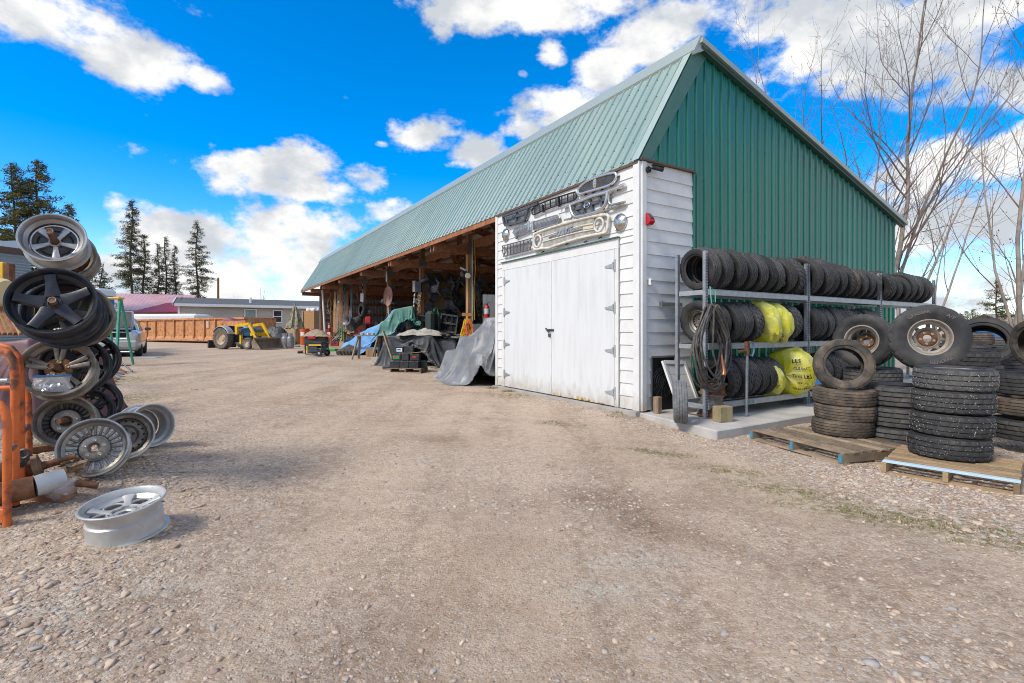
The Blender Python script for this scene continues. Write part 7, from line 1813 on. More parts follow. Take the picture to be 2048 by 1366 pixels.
b = MB(); loft(b, [(.75, .78, .62, .94, .98), (1.35, .80, .60, .95, 1.36), (2.0, .80, .60, .95, 1.43), (2.7, .80, .60, .95, 1.40), (3.45, .78, .58, .92, .97)], cabring); b.build('window_glass', GLASS, car, 40)
b = MB(); loft(b, [(1.25, .59, .56, 1.34, 1.39), (2.0, .61, .58, 1.38, 1.46), (2.75, .60, .56, 1.36, 1.41)], cabring); b.build('roof', SILV, car, 40)
for sy in (-1, 1):
    for pts in ([(.85, .76, .97), (1.3, .61, 1.36)], [(2.1, .81, .96), (2.05, .61, 1.4)], [(3.4, .77, .96), (2.75, .60, 1.38)]):
        b = MB(); b.beam((pts[0][0], sy * pts[0][1], pts[0][2]), (pts[1][0], sy * pts[1][1], pts[1][2]), .07, .05); b.build('pillar', SILV, car)
    b = MB(); b.prism([(0, 0), (.16, .02), (.30, .10), (.22, .20), (.02, .21), (-.04, .1)], -.02, .05); b.v = [(.02 + (z + .02) * 1.0 + abs(x) * .25, sy * (.50 + x), .64 + y) for x, y, z in b.v]; b.build('tail_light', mat('tail_light_red', (.38, .012, .018), .15, var=0), car, 40)
    b = MB(); b.box((2.95, sy * .99, 1.02), (.1, .2, .13)); b.build('mirror', mat('dark_mirror', (.10, .11, .11), .3), car, bev=.03)
    for x in (1.0, 3.75): car_wheel(car, x, sy * .80)
b = MB(); b.box((-.03, 0, .46), (.14, 1.66, .28)); b.build('rear_bumper', SILV, car, bev=.06)
b = MB(); b.box((.01, 0, .80), (.06, 1.0, .16)); b.build('trunk_opening', mat('hole_shade_black', (.006, .006, .007), .9, var=0), car)  # black panel paints the shade inside the open trunk
b = MB(); b.box((-.025, .18, .66), (.02, .40, .12)); b.build('number_plate', mat('blue_white_plate', (.45, .5, .55), .4, c2=(.05, .2, .45), sc_=8, var=0), car)
b = MB(); b.box((.35, 0, .965), (.62, 1.25, .02)); b.build('trunk_opening', MATS['hole_shade_black'], car)  # second black panel, shade of the trunk well as colour
lid = MB(); loft(lid, [(0, .66, -.02, .02, .01), (.35, .68, -.02, .03, .02), (.66, .66, -.03, .03, .01), (.70, .62, -.2, .02, .0)], lambda s: [(s[0], -s[1], s[2]), (s[0], -s[1], s[3]), (s[0], 0, s[3] + s[4]), (s[0], s[1], s[3]), (s[0], s[1], s[2])])
lid.T = None; M_ = Matrix.Translation((.62, 0, .99)) @ Matrix.Rotation(rad(-78), 4, 'Y') @ Matrix.Rotation(math.pi, 4, 'Z'); M_ = Matrix.Translation((.66, 0, 1.0)) @ Matrix.Rotation(rad(-72), 4, 'Y')
lid.v = [tuple(M_ @ Vector(p)) for p in lid.v]; lid.build('trunk_lid', SILV, car, 40)
b = MB(); b.grid(lambda u, v: tuple(M_ @ Vector((.05 + .6 * u, -.6 + 1.2 * v, -.065 + .01 * math.sin(9 * v) if False else .06 + .01 * math.sin(9 * v)))), 6, 12); b.build('lid_lining', mat('grey_lid_lining', (.16, .15, .14), .8, c2=(.10, .09, .085), sc_=6), car)
for sy in (-1, 1): b = MB(); b.tube([(.3, sy * .6, .95), (.45, sy * .62, 1.1), (.62, sy * .62, 1.28)], .015, 6); b.build('lid_strut', DARKMET, car)
# heap of old tubular frames behind the rims
root = thing('chair_tubes', 'tangle of thin dark tubular frames lying behind the rim rack', 'tubes')
g0 = G(225, 752); b = MB()
for dx in (0, .35, .5):
    q = g0 + Vector((-.9 + dx * .6, .2 + dx, 0)); b = MB(); b.tube([q + Vector((-.3, .1, .62)), q + Vector((.25, 0, .28)), q + Vector((.62, -.1, .06))], .02, 8); b.build('tube', mat('grey_tube', (.14, .14, .15), .45, .5), root, 50)
for f in (.2, .5, .8):
    q = g0 + Vector((-.9, .2, 0)); a = q + Vector((-.3 + .9 * f, .1, .62 - .5 * f)); b = MB(); b.tube([a, a + Vector((.3, .5, -.02))], .016, 8); b.build('tube', mat('grey_tube', (.14, .14, .15), .45, .5), root, 50)
for i in range(5):
    b = MB(); q = G(205 + 6 * i, 770 - 5 * i); b.beam(q + Vector((-.5, 0, .35)), q + Vector((.2, .1, .06)), .09, .03); o = b.build('timber_offcut', (WOODP, WOODB, DULLCH)[i % 3], None); tag(o, f'short strip in the heap behind the rim rack, {ORD[i]} from the rack', 'offcut', 'strips in the heap behind the rim rack')
b = MB(); b.box((0, 0, .01), (1.3, .5, .02)); o = b.build('glass_sheet', mat('pale_sheet', (.35, .42, .42), .3), None); o.matrix_world = yawM(G(283, 715), 5); tag(o, 'pale flat sheet lying on the ground by the silver car', 'sheet')
# maroon tarp, timber, drum, yellow panel and the corrugated shed at the left edge
dM_ = 6.2; q = P(18, 740, dM_)
cloth('maroon_tarp', 'maroon tarp over a heap behind the orange hand trucks', mat('maroon_tarp_cloth', (.105, .045, .048), .5, c2=(.14, .065, .07), sc_=3, bump=.3, bsc=14, var=0), Matrix.Translation((q.x - .35, q.y + .5, .12)), 3.0, 2.8, heap([(0, 0, .6, .5, 1.1, .15), (.45, -.2, .3, .4, .8, 0)], soft=.12), n=76, slack=1.06, seed=61)
for i in range(7):
    b = MB(); a = P(-30 + 9 * i, 600 + 4 * i, 6.9); c = P(-10 + 11 * i, 668, 6.7); b.beam(a, c, .07, .05); o = b.build('timber_length', (WOODB, WOODL)[i % 2], None); tag(o, f'rough brown timber leaning behind the maroon tarp, {ORD[i]} from the frame edge', 'timber', 'timbers leaning behind the maroon tarp')
q = P(-8, 586, 6.9); b = MB(); b.T = Matrix.Translation(q) @ Matrix.Rotation(rad(90), 4, 'Y'); b.lathe([(0, -.4), (.17, -.4), (.2, -.36), (.2, .1), (.17, .16), (0, .17)], 28); o = b.build('plastic_tank', mat('cream_tank', (.62, .52, .27), .5, c2=(.55, .45, .22), sc_=4, var=0), None, 40); tag(o, 'cream coloured tank end above the timbers at the left edge', 'tank')
q = P(-18, 548, 9); root = thing('yellow_panel', 'bright yellow machine panel with a dark edge before the corrugated shed', 'panel', M=yawM(q, 10)); b = MB(); b.box((0, 0, 0), (.44, .1, .42)); b.build('plate', YEL, root, bev=.01); b = MB(); b.box((.27, .02, -.02), (.09, .14, .42)); b.build('edge_post', RUST, root)
root = thing('corrugated_shed', 'grey-blue corrugated metal shed at the left edge', 'shed'); dS = 16.0
a, c = P(-60, 640, dS), P(62, 640, dS + 1.5); ztop = P(0, 497, dS).z; dirv = (c - a); L_ = dirv.length; dirv.normalize(); nrm_ = Vector((dirv.y, -dirv.x, 0))
b = MB(); rowsn = 40; vs = []
for k in range(rowsn * 2 + 1):
    z = .2 + (ztop - .2) * k / (rowsn * 2); off = nrm_ * (.035 if k % 2 else 0); vs += [Vector((a.x, a.y, z)) + off, Vector((c.x, c.y, z)) + off]
b.add(vs, [(2 * i, 2 * i + 1, 2 * i + 3, 2 * i + 2) for i in range(rowsn * 2)]); b.build('wall', mat('blue_grey_sheet', (.30, .36, .40), .4, .4, var=0), root, 60)
b = MB(); b.beam(Vector((a.x, a.y, ztop + .09)) + nrm_ * .06, Vector((c.x, c.y, ztop + .09)) + nrm_ * .06, .08, .18); b.build('eave_board', mat('brown_eave', (.10, .05, .035), .6, var=0), root)
b = MB(); z1 = ztop + .2; b.add([Vector((a.x, a.y, z1)), Vector((c.x, c.y, z1)), Vector((c.x - 6, c.y + 5, z1 + 1.0)), Vector((a.x - 2, a.y + 5, z1 + 1.0))], [(0, 1, 2, 3)]); b.build('roof', mat('grey_shed_roof', (.24, .26, .27), .5, .3, var=0), root)
b = MB(); b.add([Vector((c.x, c.y, .2)), Vector((c.x - 6.4, c.y + 6, .2)), Vector((c.x - 6.4, c.y + 6, ztop)), Vector((c.x, c.y, ztop))], [(0, 1, 2, 3)]); b.build('side_wall', MATS['blue_grey_sheet'], root)
b = MB(); b.box((0, 0, 0), (.9, 1.4, .5)); o = b.build('camper_top', WHST, None, bev=.1); q = P(196, 588, 24); o.matrix_world = yawM(q, 10); tag(o, 'white roof of a vehicle behind the rims and ladder', 'vehicle roof')
b = MB(); b.box((0, 0, 0), (.9, .5, .5)); o = b.build('blue_drum', mat('bright_blue', (.02, .18, .5), .4), None, bev=.08); o.matrix_world = yawM(P(202, 603, 22), 0); tag(o, 'blue container glimpsed beside the step ladder cap', 'container')
# ================================================================== FAR YARD
def zg(p): return float(gz(np.float64(p[0]), np.float64(p[1])))
# ---- manufactured home
def house():
    a, c = P(358, 690, 43), P(770, 690, 52)
    d = Vector((c.x - a.x, c.y - a.y, 0)); L_ = d.length; d.normalize(); n = Vector((d.y, -d.x, 0)); z0 = .3
    root = thing('mobile_home', 'long tan sided mobile home with a dark shingle roof', 'house', M=frame(Vector((a.x, a.y, z0)), d, -n, Vector((0, 0, 1))))
    H = P(358, 607, 43).z - z0
    SD = mat('tan_vinyl_siding', (.53, .46, .38), .6, c2=(.49, .42, .345), sc_=2, var=0)
    b = MB(); k = 30; vs = []
    for i in range(k): vs += [(0, 0, H * i / k), (L_, 0, H * i / k), (0, .03, H * (i + 1) / k), (L_, .03, H * (i + 1) / k)]
    fs = []
    for i in range(k): fs.append((4 * i, 4 * i + 1, 4 * i + 3, 4 * i + 2))
    for i in range(k - 1): fs.append((4 * i + 2, 4 * i + 3, 4 * i + 5, 4 * i + 4))
    b.add(vs, fs); b.add([(0, 0, 0), (0, 8, 0), (0, 8, H), (0, 4, H + .9), (0, 0, H)], [(0, 4, 3, 2, 1)]); b.build('wall', SD, root)
    b = MB(); b.add([(-.4, -.45, H - .02), (L_, -.45, H - .02), (L_, 4, H + .75), (-.4, 4, H + .75)], [(0, 1, 2, 3)]); b.add([(-.4, 8.4, H), (L_, 8.4, H), (L_, 4, H + .75), (-.4, 4, H + .75)], [(0, 3, 2, 1)]); rf = b.build('roof', mat('dark_shingles', (.075, .08, .088), .9, c2=(.11, .115, .12), sc_=9, bump=.3, bsc=12, var=0), root)
    b = MB(); b.box((L_ / 2, -.44, H - .12), (L_ + .6, .06, .24)); b.build('fascia', TRIM, root)
    b = MB(); b.box((-.02, -.01, H / 2), (.14, .08, H)); b.build('corner_trim', TRIM, root)
    b = MB(); b.beam((-.42, -.4, H - .05), (-.42, 4, H + .7), .05, .22); b.build('gable_trim', TRIM, root)
    for px, y0, y1, w in ((501, 619, 652, .46), (555, 621, 645, .36)):
        q = Vector(((px - CX) / F, 1, 0)); tt = (q.x * a.y - a.x) / (d.x - q.x * d.y); dep = a.y + d.y * tt
        zb, zt = P(0, y1, dep).z - z0, P(0, y0, dep).z - z0
        b = MB()
        for x, z, sx_, sz in ((tt - w, (zb + zt) / 2, .1, zt - zb + .1), (tt + w, (zb + zt) / 2, .1, zt - zb + .1), (tt, zt, w * 2, .1), (tt, zb, w * 2, .1), (tt, (zb + zt) / 2, w * 2, .08)): b.box((x, -.05, z), (sx_, .08, sz))
        f_ = b.build('window', TRIM, root)
        b = MB(); b.box((tt, -.01, (zb + zt) / 2), (w * 2, .03, zt - zb)); b.build('pane', mat('pale_green_pane', (.16, .22, .19), .1, c2=(.26, .30, .26), sc_=1.5, var=0) if px < 520 else GLASS, f_)
    b = MB(); b.box((13.5, -.06, .75), (.7, .1, .8)); b.build('meter_box', mat('grey_meter', (.3, .33, .36), .5, var=0), root)
    for x in (5.5, 13.6): b = MB(); b.cyl((x, 1.2, H + .1), (x, 1.2, H + .75), .1, 8); b.build('roof_vent', WHST, rf)
house()
# ---- white building with the red metal roof
def redhouse():
    a, c = P(176, 680, 52), P(364, 680, 55)
    d = Vector((c.x - a.x, c.y - a.y, 0)); L_ = d.length; d.normalize(); n = Vector((d.y, -d.x, 0))
    root = thing('red_roof_building', 'white building with a pale red metal roof and a red porch roof', 'building', M=frame(Vector((a.x, a.y, .3)), d, -n, Vector((0, 0, 1))))
    H = P(0, 622, 53).z - .3; HR = P(0, 597, 58).z - .3
    b = MB(); b.box((L_ / 2, 4, H / 2), (L_ - .5, 8, H)); b.build('wall', mat('white_wall', (.72, .73, .73), .6, c2=(.66, .67, .68), sc_=3, st=(9, 9, .3), var=0), root)
    b = MB(); k = 46; vs = []
    for i in range(k + 1): x = -.4 + (L_ + .8) * i / k; vs += [(x, -.6, H + (.05 if i % 2 else 0)), (x, 5, HR + .5 + (.05 if i % 2 else 0))]
    b.add(vs, [(2 * i, 2 * i + 2, 2 * i + 3, 2 * i + 1) for i in range(k)]); b.build('roof', mat('pale_red_metal', (.56, .28, .25), .35, c2=(.62, .36, .33), sc_=1, var=0, coat=.6), root)
    b = MB(); b.box((L_ / 2, -.62, H - .05), (L_ + .8, .06, .2)); b.build('eave_trim', mat('red_trim', (.33, .04, .05), .4, var=0), root)
    x0, x1 = L_ * .52, L_ + .3; z0, z1 = P(0, 625, 50).z - .3, P(0, 607, 54).z - .3
    b = MB(); b.prism([(x0, z0), (x1, z0 + .1), (x1 - .2, z1), (x0 + 2.6, z1)], 0, .12); b.v = [(x, -2.6 + (zz - z0) / (z1 - z0) * 2.6, zz + y * .8) for x, zz, y in [(v[0], v[1], v[2]) for v in b.v]]; b.build('porch_roof', mat('deep_red_metal', (.34, .035, .05), .4, c2=(.40, .05, .065), sc_=1, var=0), root)
    b = MB(); b.box(((x0 + x1) / 2 + .3, -1.2, z0 / 2 - .05), (x1 - x0 - 1.2, 2.2, z0 - .05)); b.build('porch_wall', MATS['white_wall'], root)
    for x in (.35, .62): b = MB(); b.box((x0 + (x1 - x0) * x, -2.33, z0 * .52), (1.9, .05, .22)); b.build('window', mat('brown_sash', (.12, .08, .06), .5, var=0), root)
    b = MB(); b.box((L_ + .05, -.2, H / 2), (.18, .18, H)); b.build('drain_pipe', mat('brown_sash', (.12, .08, .06), .5), root)
redhouse()
b = MB(); b.box((0, 0, 0), (9, 2.2, 1.0)); o = b.build('trailer', mat('white_trailer', (.70, .71, .72), .4, var=0), None, bev=.15); o.matrix_world = yawM(P(318, 640, 44), -8); tag(o, 'long low white trailer behind the orange dumpster', 'trailer')
# ---- orange roll-off dumpster
def dumpster():
    a, c = G(262, 683), G(458, 690); a = Vector((a.x, a.y, a.z)); 
    d = Vector((c.x - a.x, c.y - a.y + 2.0, 0)); L_ = d.length; d.normalize(); n = Vector((d.y, -d.x, 0)); H = P(0, 640, a.y).z - a.z - .12
    root = thing('dumpster', 'long orange roll-off dumpster with rusted ribbed sides', 'dumpster', M=frame(a, d, -n, Vector((0, 0, 1))))
    OR = mat('faded_orange_paint', (.54, .25, .10), .6, c2=(.40, .17, .065), sc_=3, var=.04, c3=(.15, .06, .03), sc3=4.5, lo3=.55, hi3=.66, bump=.1)
    Wd = 2.3
    for y in (0, Wd): b = MB(); b.box((L_ / 2, y, .15 + H / 2), (L_, .05, H - .1)); b.build('side_wall', OR, root)
    b = MB(); b.box((L_ / 2, Wd / 2, .18), (L_, Wd, .08)); b.build('floor_plate', OR, root); b = MB(); b.box((0, Wd / 2, .2 + H / 2), (.06, Wd, H - .1)); b.build('end_wall', OR, root)
    b = MB(); b.box((L_, Wd / 2, .2 + H / 2), (.06, Wd, H - .1)); b.build('end_wall', OR, root)
    b = MB(); b.box((L_ / 2, -.06, .1 + H), (L_ + .1, .14, .12)); b.build('top_rail', OR, root); b = MB(); b.box((L_ / 2, -.06, .22), (L_, .16, .12)); b.build('bottom_rail', OR, root)
    k = 9
    for i in range(k + 1): b = MB(); b.box((L_ * .78 * i / k + .06, -.08, .12 + H / 2), (.1, .12, H - .14)); b.build('rib', OR, root)
    b = MB(); b.box((L_ * .88, -.07, .15 + H * .55), (L_ * .2, .06, .07)); b.build('rib', OR, root)
    for i in range(k): b = MB(); x = L_ * .78 * (i + .5) / k + .06; b.add([(x - L_ * .04, -.03, .5), (x + L_ * .04, -.03, .5), (x + L_ * .04, -.14, .28), (x - L_ * .04, -.14, .28)], [(0, 3, 2, 1)]); b.build('skirt', OR, root)
    b = MB(); b.box((L_ * .72, -.06, .1 + H * .75), (.32, .05, .5)); b.build('notice', mat('weathered_notice', (.55, .45, .38), .6, c2=(.45, .25, .15), sc_=6, var=0), root)
    for x in (.5, L_ * .76, L_ - .5): b = MB(); b.cyl((x, -.05, .09), (x, .12, .09), .1, 14); b.build('roller', RUST, root, 40)
dumpster()
# ---- blue and yellow tractor with a front loader
def tractor():
    g = G(489, 698); root = thing('tractor', 'blue farm tractor with a yellow front loader and large bucket', 'tractor', M=frame(g, Vector((.93, -.37, 0)).normalized(), Vector((.37, .93, 0)).normalized(), Vector((0, 0, 1))) @ Matrix.Scale(.79, 4))
    TB = mat('tractor_blue', (.03, .12, .26), .45, c2=(.02, .08, .18), sc_=5, var=0); GRY = mat('tractor_grey', (.36, .38, .40), .5, .2, c2=(.28, .29, .3), sc_=5, var=0); CREAM = mat('cream_rim', (.55, .47, .36), .6, c2=(.45, .30, .16), sc_=6, var=0)
    # x forward, y to its left, origin at the middle between the axles
    def tw(x, y, r, w, lug, rimm):
        b = MB(); M_ = Matrix.Translation((x, y, r)) @ Matrix.Rotation(rad(90), 4, 'X'); b.T = M_; ri = r * .58
        b.lathe([(ri, w * .4), (r * .8, w * .5), (r * .93, w * .46), (r * .96, w * .3), (r * .96, -w * .3), (r * .93, -w * .46), (r * .8, -w * .5), (ri, -w * .4)], 36, True)
        if lug:
            for k in range(22):
                for s in (-1, 1):
                    a = 2 * math.pi * (k + (.5 if s > 0 else 0)) / 22; M2 = M_ @ Matrix.Rotation(a, 4, 'Z'); b.T = M2
                    b.beam((r * .985 * math.cos(0), 0, 0), (r * .955 * math.cos(.2), s * 0 + r * .955 * math.sin(.16), s * w * .5), .05, .055, (1, 0, 0))
        t_ = b.build('tire', mat('grey_tire', (.085, .082, .08), .8, c2=(.16, .145, .13), sc_=6), root, 40)
        b = MB(); b.T = M_; b.lathe([(0, w * .18), (ri * .35, w * .2), (ri * .45, w * .05), (ri * .85, w * .12), (ri, w * .42), (ri, -w * .42), (ri * .85, -w * .12), (ri * .45, -w * .05), (ri * .35, -w * .2), (0, -w * .18)], 28); b.build('rim', rimm, t_, 40)
    for s in (-1, 1):
        tw(-.95, s * .78, .70, .42, True, CREAM); tw(1.05, s * .66, .38, .24, False, CREAM)
        b = MB(); b.T = Matrix.Translation((-.95, s * .78, .70)) @ Matrix.Rotation(rad(90), 4, 'X'); b.lathe([(.74, .22), (.78, .2), (.78, -.2), (.74, -.22)], 18, True, rad(20), rad(150)); b.build('fender', GRY, root, 40)
        # loader arm
        b = MB(); b.beam((-.05, s * .52, .95), (-.05, s * .52, 1.55), .16, .12, (0, 1, 0)); b.beam((-.1, s * .52, 1.5), (1.05, s * .52, 1.62), .11, .17, (0, 0, 1)); b.beam((.98, s * .52, 1.62), (1.72, s * .52, .55), .11, .17, (0, 0, 1)); b.build('loader_arm', YEL, root)
        b = MB(); b.beam((.2, s * .52, .95), (1.1, s * .52, 1.25), .07, .07); b.build('ram', DARKMET, root); b = MB(); b.beam((1.25, s * .52, 1.15), (1.85, s * .52, .75), .05, .05); b.build('ram', DARKMET, root)
        b = MB(); b.beam((.2, s * .42, .35), (.2, s * .42, 1.0), .14, .12, (0, 1, 0)); b.build('mast_post', YEL, root)
    b = MB(); b.beam((1.25, -.6, .95), (1.25, .6, .95), .16, .22); b.build('cross_tube', YEL, root, bev=.02)
    b = MB(); loft(b, [(0, .27, .85, 1.35, .03), (.6, .28, .85, 1.36, .03), (1.15, .27, .85, 1.32, .02), (1.25, .24, .88, 1.25, .0)], bodyring); b.build('hood', TB, root, 40)
    b = MB(); b.box((1.28, 0, 1.08), (.05, .46, .34)); b.build('radiator_grille', mat('pale_grille', (.3, .27, .2), .5, c2=(.05, .05, .05), sc_=22, lo=.48, hi=.52), root)
    b = MB(); b.box((.45, 0, .70), (1.7, .34, .4)); b.box((-.7, 0, .72), (.9, .5, .55)); b.box((1.05, 0, .45), (.14, 1.1, .14)); b.box((-.95, 0, .7), (.25, 1.2, .25)); b.build('chassis', mat('dirty_blue_chassis', (.03, .06, .11), .6, c2=(.04, .04, .04), sc_=4), root, bev=.02)
    b = MB(); b.box((-.95, 0, 1.12), (.5, .5, .1)); b.box((-1.2, 0, 1.32), (.08, .5, .36)); b.build('seat', BLACKP, root, bev=.03)
    b = MB(); ring(b, (-.45, 0, 1.45), (-.5, 0, .85), .2, .018, 20); b.cyl((-.45, 0, 1.44), (-.15, 0, 1.1), .02, 6); b.build('steering_wheel', BLACKP, root, 50)
    b = MB(); b.cyl((.55, .05, 1.35), (.55, .05, 1.75), .07, 12); b.cyl((.55, .05, 1.7), (.55, .05, 2.2), .035, 10); b.build('exhaust_stack', mat('sooty_steel', (.2, .19, .18), .6, .4), root, 40)
    # bucket
    b = MB(); prof = [(2.55, .04), (2.05, .06), (1.80, .22), (1.76, .5), (1.95, .72)]; vs = []
    for s in (-1.0, 1.0): vs += [(x, s, z) for x, z in prof]
    b.add(vs, [(i, i + 1, i + 6, i + 5) for i in range(4)]); b.add(vs[:5], [(0, 1, 2, 3, 4)]); b.add(vs[5:], [(4, 3, 2, 1, 0)])
    bk = b.build('bucket', mat('worn_bucket_steel', (.30, .24, .19), .6, .3, c2=(.19, .14, .11), sc_=4, bump=.1, c3=(.3, .28, .26), sc3=3), root)
    b = MB(); b.beam((1.95, -1.01, .73), (1.95, 1.01, .73), .06, .06); b.build('bucket_lip', mat('pale_steel', (.42, .38, .35), .4, .5), bk)
    b = MB(); b.box((-2.0, 0, .32), (.12, 2.0, .5)); b.beam((-1.0, .3, .5), (-2.0, .2, .5), .07, .07); b.beam((-1.0, -.3, .5), (-2.0, -.2, .5), .07, .07); b.build('rear_blade', DARKMET, root)
    b = MB(); b.box((-1.05, -.78, 1.58), (.12, .1, .1)); b.build('marker_lamp', mat('amber_lamp', (.6, .2, .01), .3, var=0), root)
tractor()
# maroon umbrella-like seat canopy glimpsed behind the seat
q = P(458, 640, 31); drape('seat_cover', 'dusky red cover above the tractor seat', mat('dusky_red', (.22, .08, .10), .6, var=0), Matrix.Translation((q.x, q.y, q.z - .1)), .42, .35, .25, 71, prof=2, nu=40, nv=14, cat='cover')
# ---- cars behind the tractor
def simple_car(label, px, py, d_, yaw, paint, roofm, tall=0.0, s=1.0, cat='car'):
    q = P(px, py, d_); car = thing('parked_car', label, cat, M=yawM((q.x, q.y, zg(q)), yaw))
    b = MB(); loft(b, [(0, .72, .30, .82, .0), (.1, .86, .26, .88 + tall, .02), (1.0, .92, .20, .95 + tall, .02), (2.6, .92, .20, .97 + tall, .02), (3.8, .90, .2, .90 + tall, .03), (4.5, .85, .24, .78 + tall, .03), (4.75, .7, .3, .66 + tall, .0)], bodyring); b.build('body', paint, car, 40)
    b = MB(); loft(b, [(.5, .78, .62, .9 + tall, .96 + tall), (1.1, .80, .60, .95 + tall, 1.36 + tall), (2.4, .80, .60, .95 + tall, 1.40 + tall), (3.2, .78, .58, .92 + tall, .95 + tall)], cabring); b.build('window_glass', GLASS, car, 40)
    b = MB(); loft(b, [(1.05, .60, .56, 1.33 + tall, 1.39 + tall), (1.7, .61, .58, 1.37 + tall, 1.44 + tall), (2.5, .60, .56, 1.35 + tall, 1.40 + tall)], cabring); b.build('roof', roofm, car, 40)
    for sy in (-1, 1):
        for x in (.95, 3.7): car_wheel(car, x, sy * .8)
        for pts in ([(.6, .77, .95), (1.1, .61, 1.36)], [(1.9, .81, .95), (1.9, .61, 1.38)], [(3.15, .77, .95), (2.45, .60, 1.36)]): b = MB(); b.beam((pts[0][0], sy * pts[0][1], pts[0][2] + tall), (pts[1][0], sy * pts[1][1], pts[1][2] + tall), .07, .05); b.build('pillar', paint, car)
        b = MB(); b.box((4.66, sy * .55, .66 + tall), (.1, .3, .14)); b.build('headlight', mat('clear_headlight', (.5, .5, .5), .1, var=0), car)
    b = MB(); b.box((4.74, 0, .42), (.12, 1.6, .2)); b.build('bumper', DULLCH, car, bev=.03)
ORC = mat('orange_white_paint', (.60, .20, .10), .35, c2=(.62, .56, .5), sc_=.8, lo=.48, hi=.52, var=0); WHC = mat('white_car_paint', (.70, .71, .72), .3, var=0, coat=.5); RDC = mat('dull_red_paint', (.30, .07, .06), .4, var=0)
simple_car('orange and white old car parked behind the tractor bucket', 603, 676, 36, 118, ORC, ORC)
simple_car('white car parked beyond the closed patio umbrella', 640, 676, 38, 125, WHC, WHC)
simple_car('white pickup cab with dark glass behind the umbrella', 634, 660, 42, 100, WHC, WHC, .25, cat='pickup')
# ---- closed umbrella
g = G(590, 694); g = Vector((g.x, g.y, g.z)); zt = P(0, 611, g.y).z; zb = P(0, 657, g.y).z
root = thing('patio_umbrella', 'closed camouflage patterned patio umbrella standing behind the gas cylinders', 'umbrella', loc=g)
b = MB(); vs = []; nu = 32
for j in range(13):
    f = j / 12; z = zt - g.z - (zt - zb) * f; r = .03 + .42 * f ** .8
    for i in range(nu): a = 2 * math.pi * i / nu; rr = r * (1 + .22 * math.cos(8 * a + f)); vs.append((rr * math.cos(a), rr * math.sin(a), z + (.05 * math.cos(8 * a) if j == 12 else 0)))
b.add(vs, [(j * nu + i, j * nu + (i + 1) % nu, (j + 1) * nu + (i + 1) % nu, (j + 1) * nu + i)[::-1] for j in range(12) for i in range(nu)]); b.build('canopy', mat('camouflage_cloth', (.34, .30, .20), .85, c2=(.14, .14, .09), sc_=7, lo=.48, hi=.54, c3=(.42, .38, .27), sc3=9, lo3=.55, hi3=.6, var=0), root, 60)
b = MB(); b.cyl((0, 0, 0), (0, 0, zt - g.z + .15), .03, 8); b.build('pole', DULLCH, root, 50); b = MB(); b.cyl((0, 0, 0), (0, 0, .08), .28, 16); b.build('base', CONC, root, 40)
# ---- gas cylinders
def gas(label, px, py):
    g = G(px, py); root = thing('gas_cylinder', label, 'gas cylinder', loc=g, group='grey gas cylinders beside the loader bucket'); GM = mat('grey_cylinder', (.30, .31, .32), .5, .3, c2=(.22, .22, .22), sc_=5)
    b = MB(); b.lathe([(0, .03), (.14, .03), (.17, .08), (.18, .16), (.18, .5), (.16, .6), (.08, .66), (0, .67)], 22); b.build('tank', GM, root, 50)
    b = MB(); b.lathe([(.12, .62), (.12, .80), (.11, .80), (.11, .62)], 18, True, .5, 5.5); b.build('collar', GM, root, 40); b = MB(); b.cyl((0, 0, .66), (0, 0, .76), .025, 8); b.build('valve', mat('brass_lug', (.42, .31, .17), .4, .7), root, 40); b = MB(); b.lathe([(.13, 0), (.15, 0), (.15, .06), (.13, .06)], 18, True); b.build('foot_ring', GM, root, 40)
gas('grey gas cylinder beside the bucket end', 570, 697); gas('grey gas cylinder in front of the patio umbrella', 581, 697)
# ---- orange traffic barrel
g = G(609, 690); root = thing('orange_barrel', 'tall orange plastic barrel with a white label beside the barn end', 'barrel', loc=(g.x, g.y, g.z)); hB = P(0, 657, g.y).z - g.z
b = MB(); b.lathe([(0, 0), (.24, 0), (.25, .02), (.27, hB * .5), (.285, hB * .52), (.29, hB * .9), (.31, hB * .92), (.31, hB), (.27, hB), (.25, hB - .05), (0, hB - .05)], 24); b.build('shell', mat('bright_orange_plastic', (.70, .13, .03), .45, c2=(.62, .11, .025), sc_=4, var=0), root, 40)
b = MB(); b.lathe([(.284, hB * .55), (.292, hB * .55), (.292, hB * .78), (.288, hB * .78)], 8, False, rad(240), rad(290)); b.build('label', WHST, root)
# ---- board crate, sofa, small boxes by the barn end
q = P(626, 690, 37); root = thing('board_box', 'tall chipboard and cardboard box topped with white bags', 'box', M=yawM((q.x, q.y, zg(q)), -18)); hq = P(0, 622, 37).z - zg(q)
b = MB(); b.box((0, 0, hq / 2 + .4), (.95, .9, hq - .8)); b.build('chipboard_side', OSB, root); b = MB(); b.box((-.5, -.1, hq / 2 + .4), (.06, .85, hq - .8)); b.build('cardboard_side', MATS['tan_cardboard'], root)
for i in range(8):
    b = MB(); b.T = Matrix.Translation((-.4 + .11 * i, -.1 + .2 * math.sin(i * 2), hq + .06)); b.lathe([(0, .16), (.08, .13), (.13, .02), (.1, -.08), (0, -.1)], 9); b.build('white_bag', WHST, root, 60)
q = P(632, 690, 35); root = thing('sofa', 'maroon sofa standing outside the end of the barn', 'sofa', M=yawM((q.x, q.y, zg(q)), -20)); MR = mat('maroon_fabric', (.13, .025, .03), .7, c2=(.17, .035, .04), sc_=5, var=0)
b = MB(); b.box((0, 0, .35), (1.7, .8, .3)); b.build('seat', MR, root, bev=.06); b = MB(); b.box((0, .35, .75), (1.7, .2, .6)); b.build('backrest', MR, root, bev=.06)
for s in (-1, 1): b = MB(); b.box((s * .85, 0, .5), (.2, .85, .6)); b.build('armrest', MR, root, bev=.06)
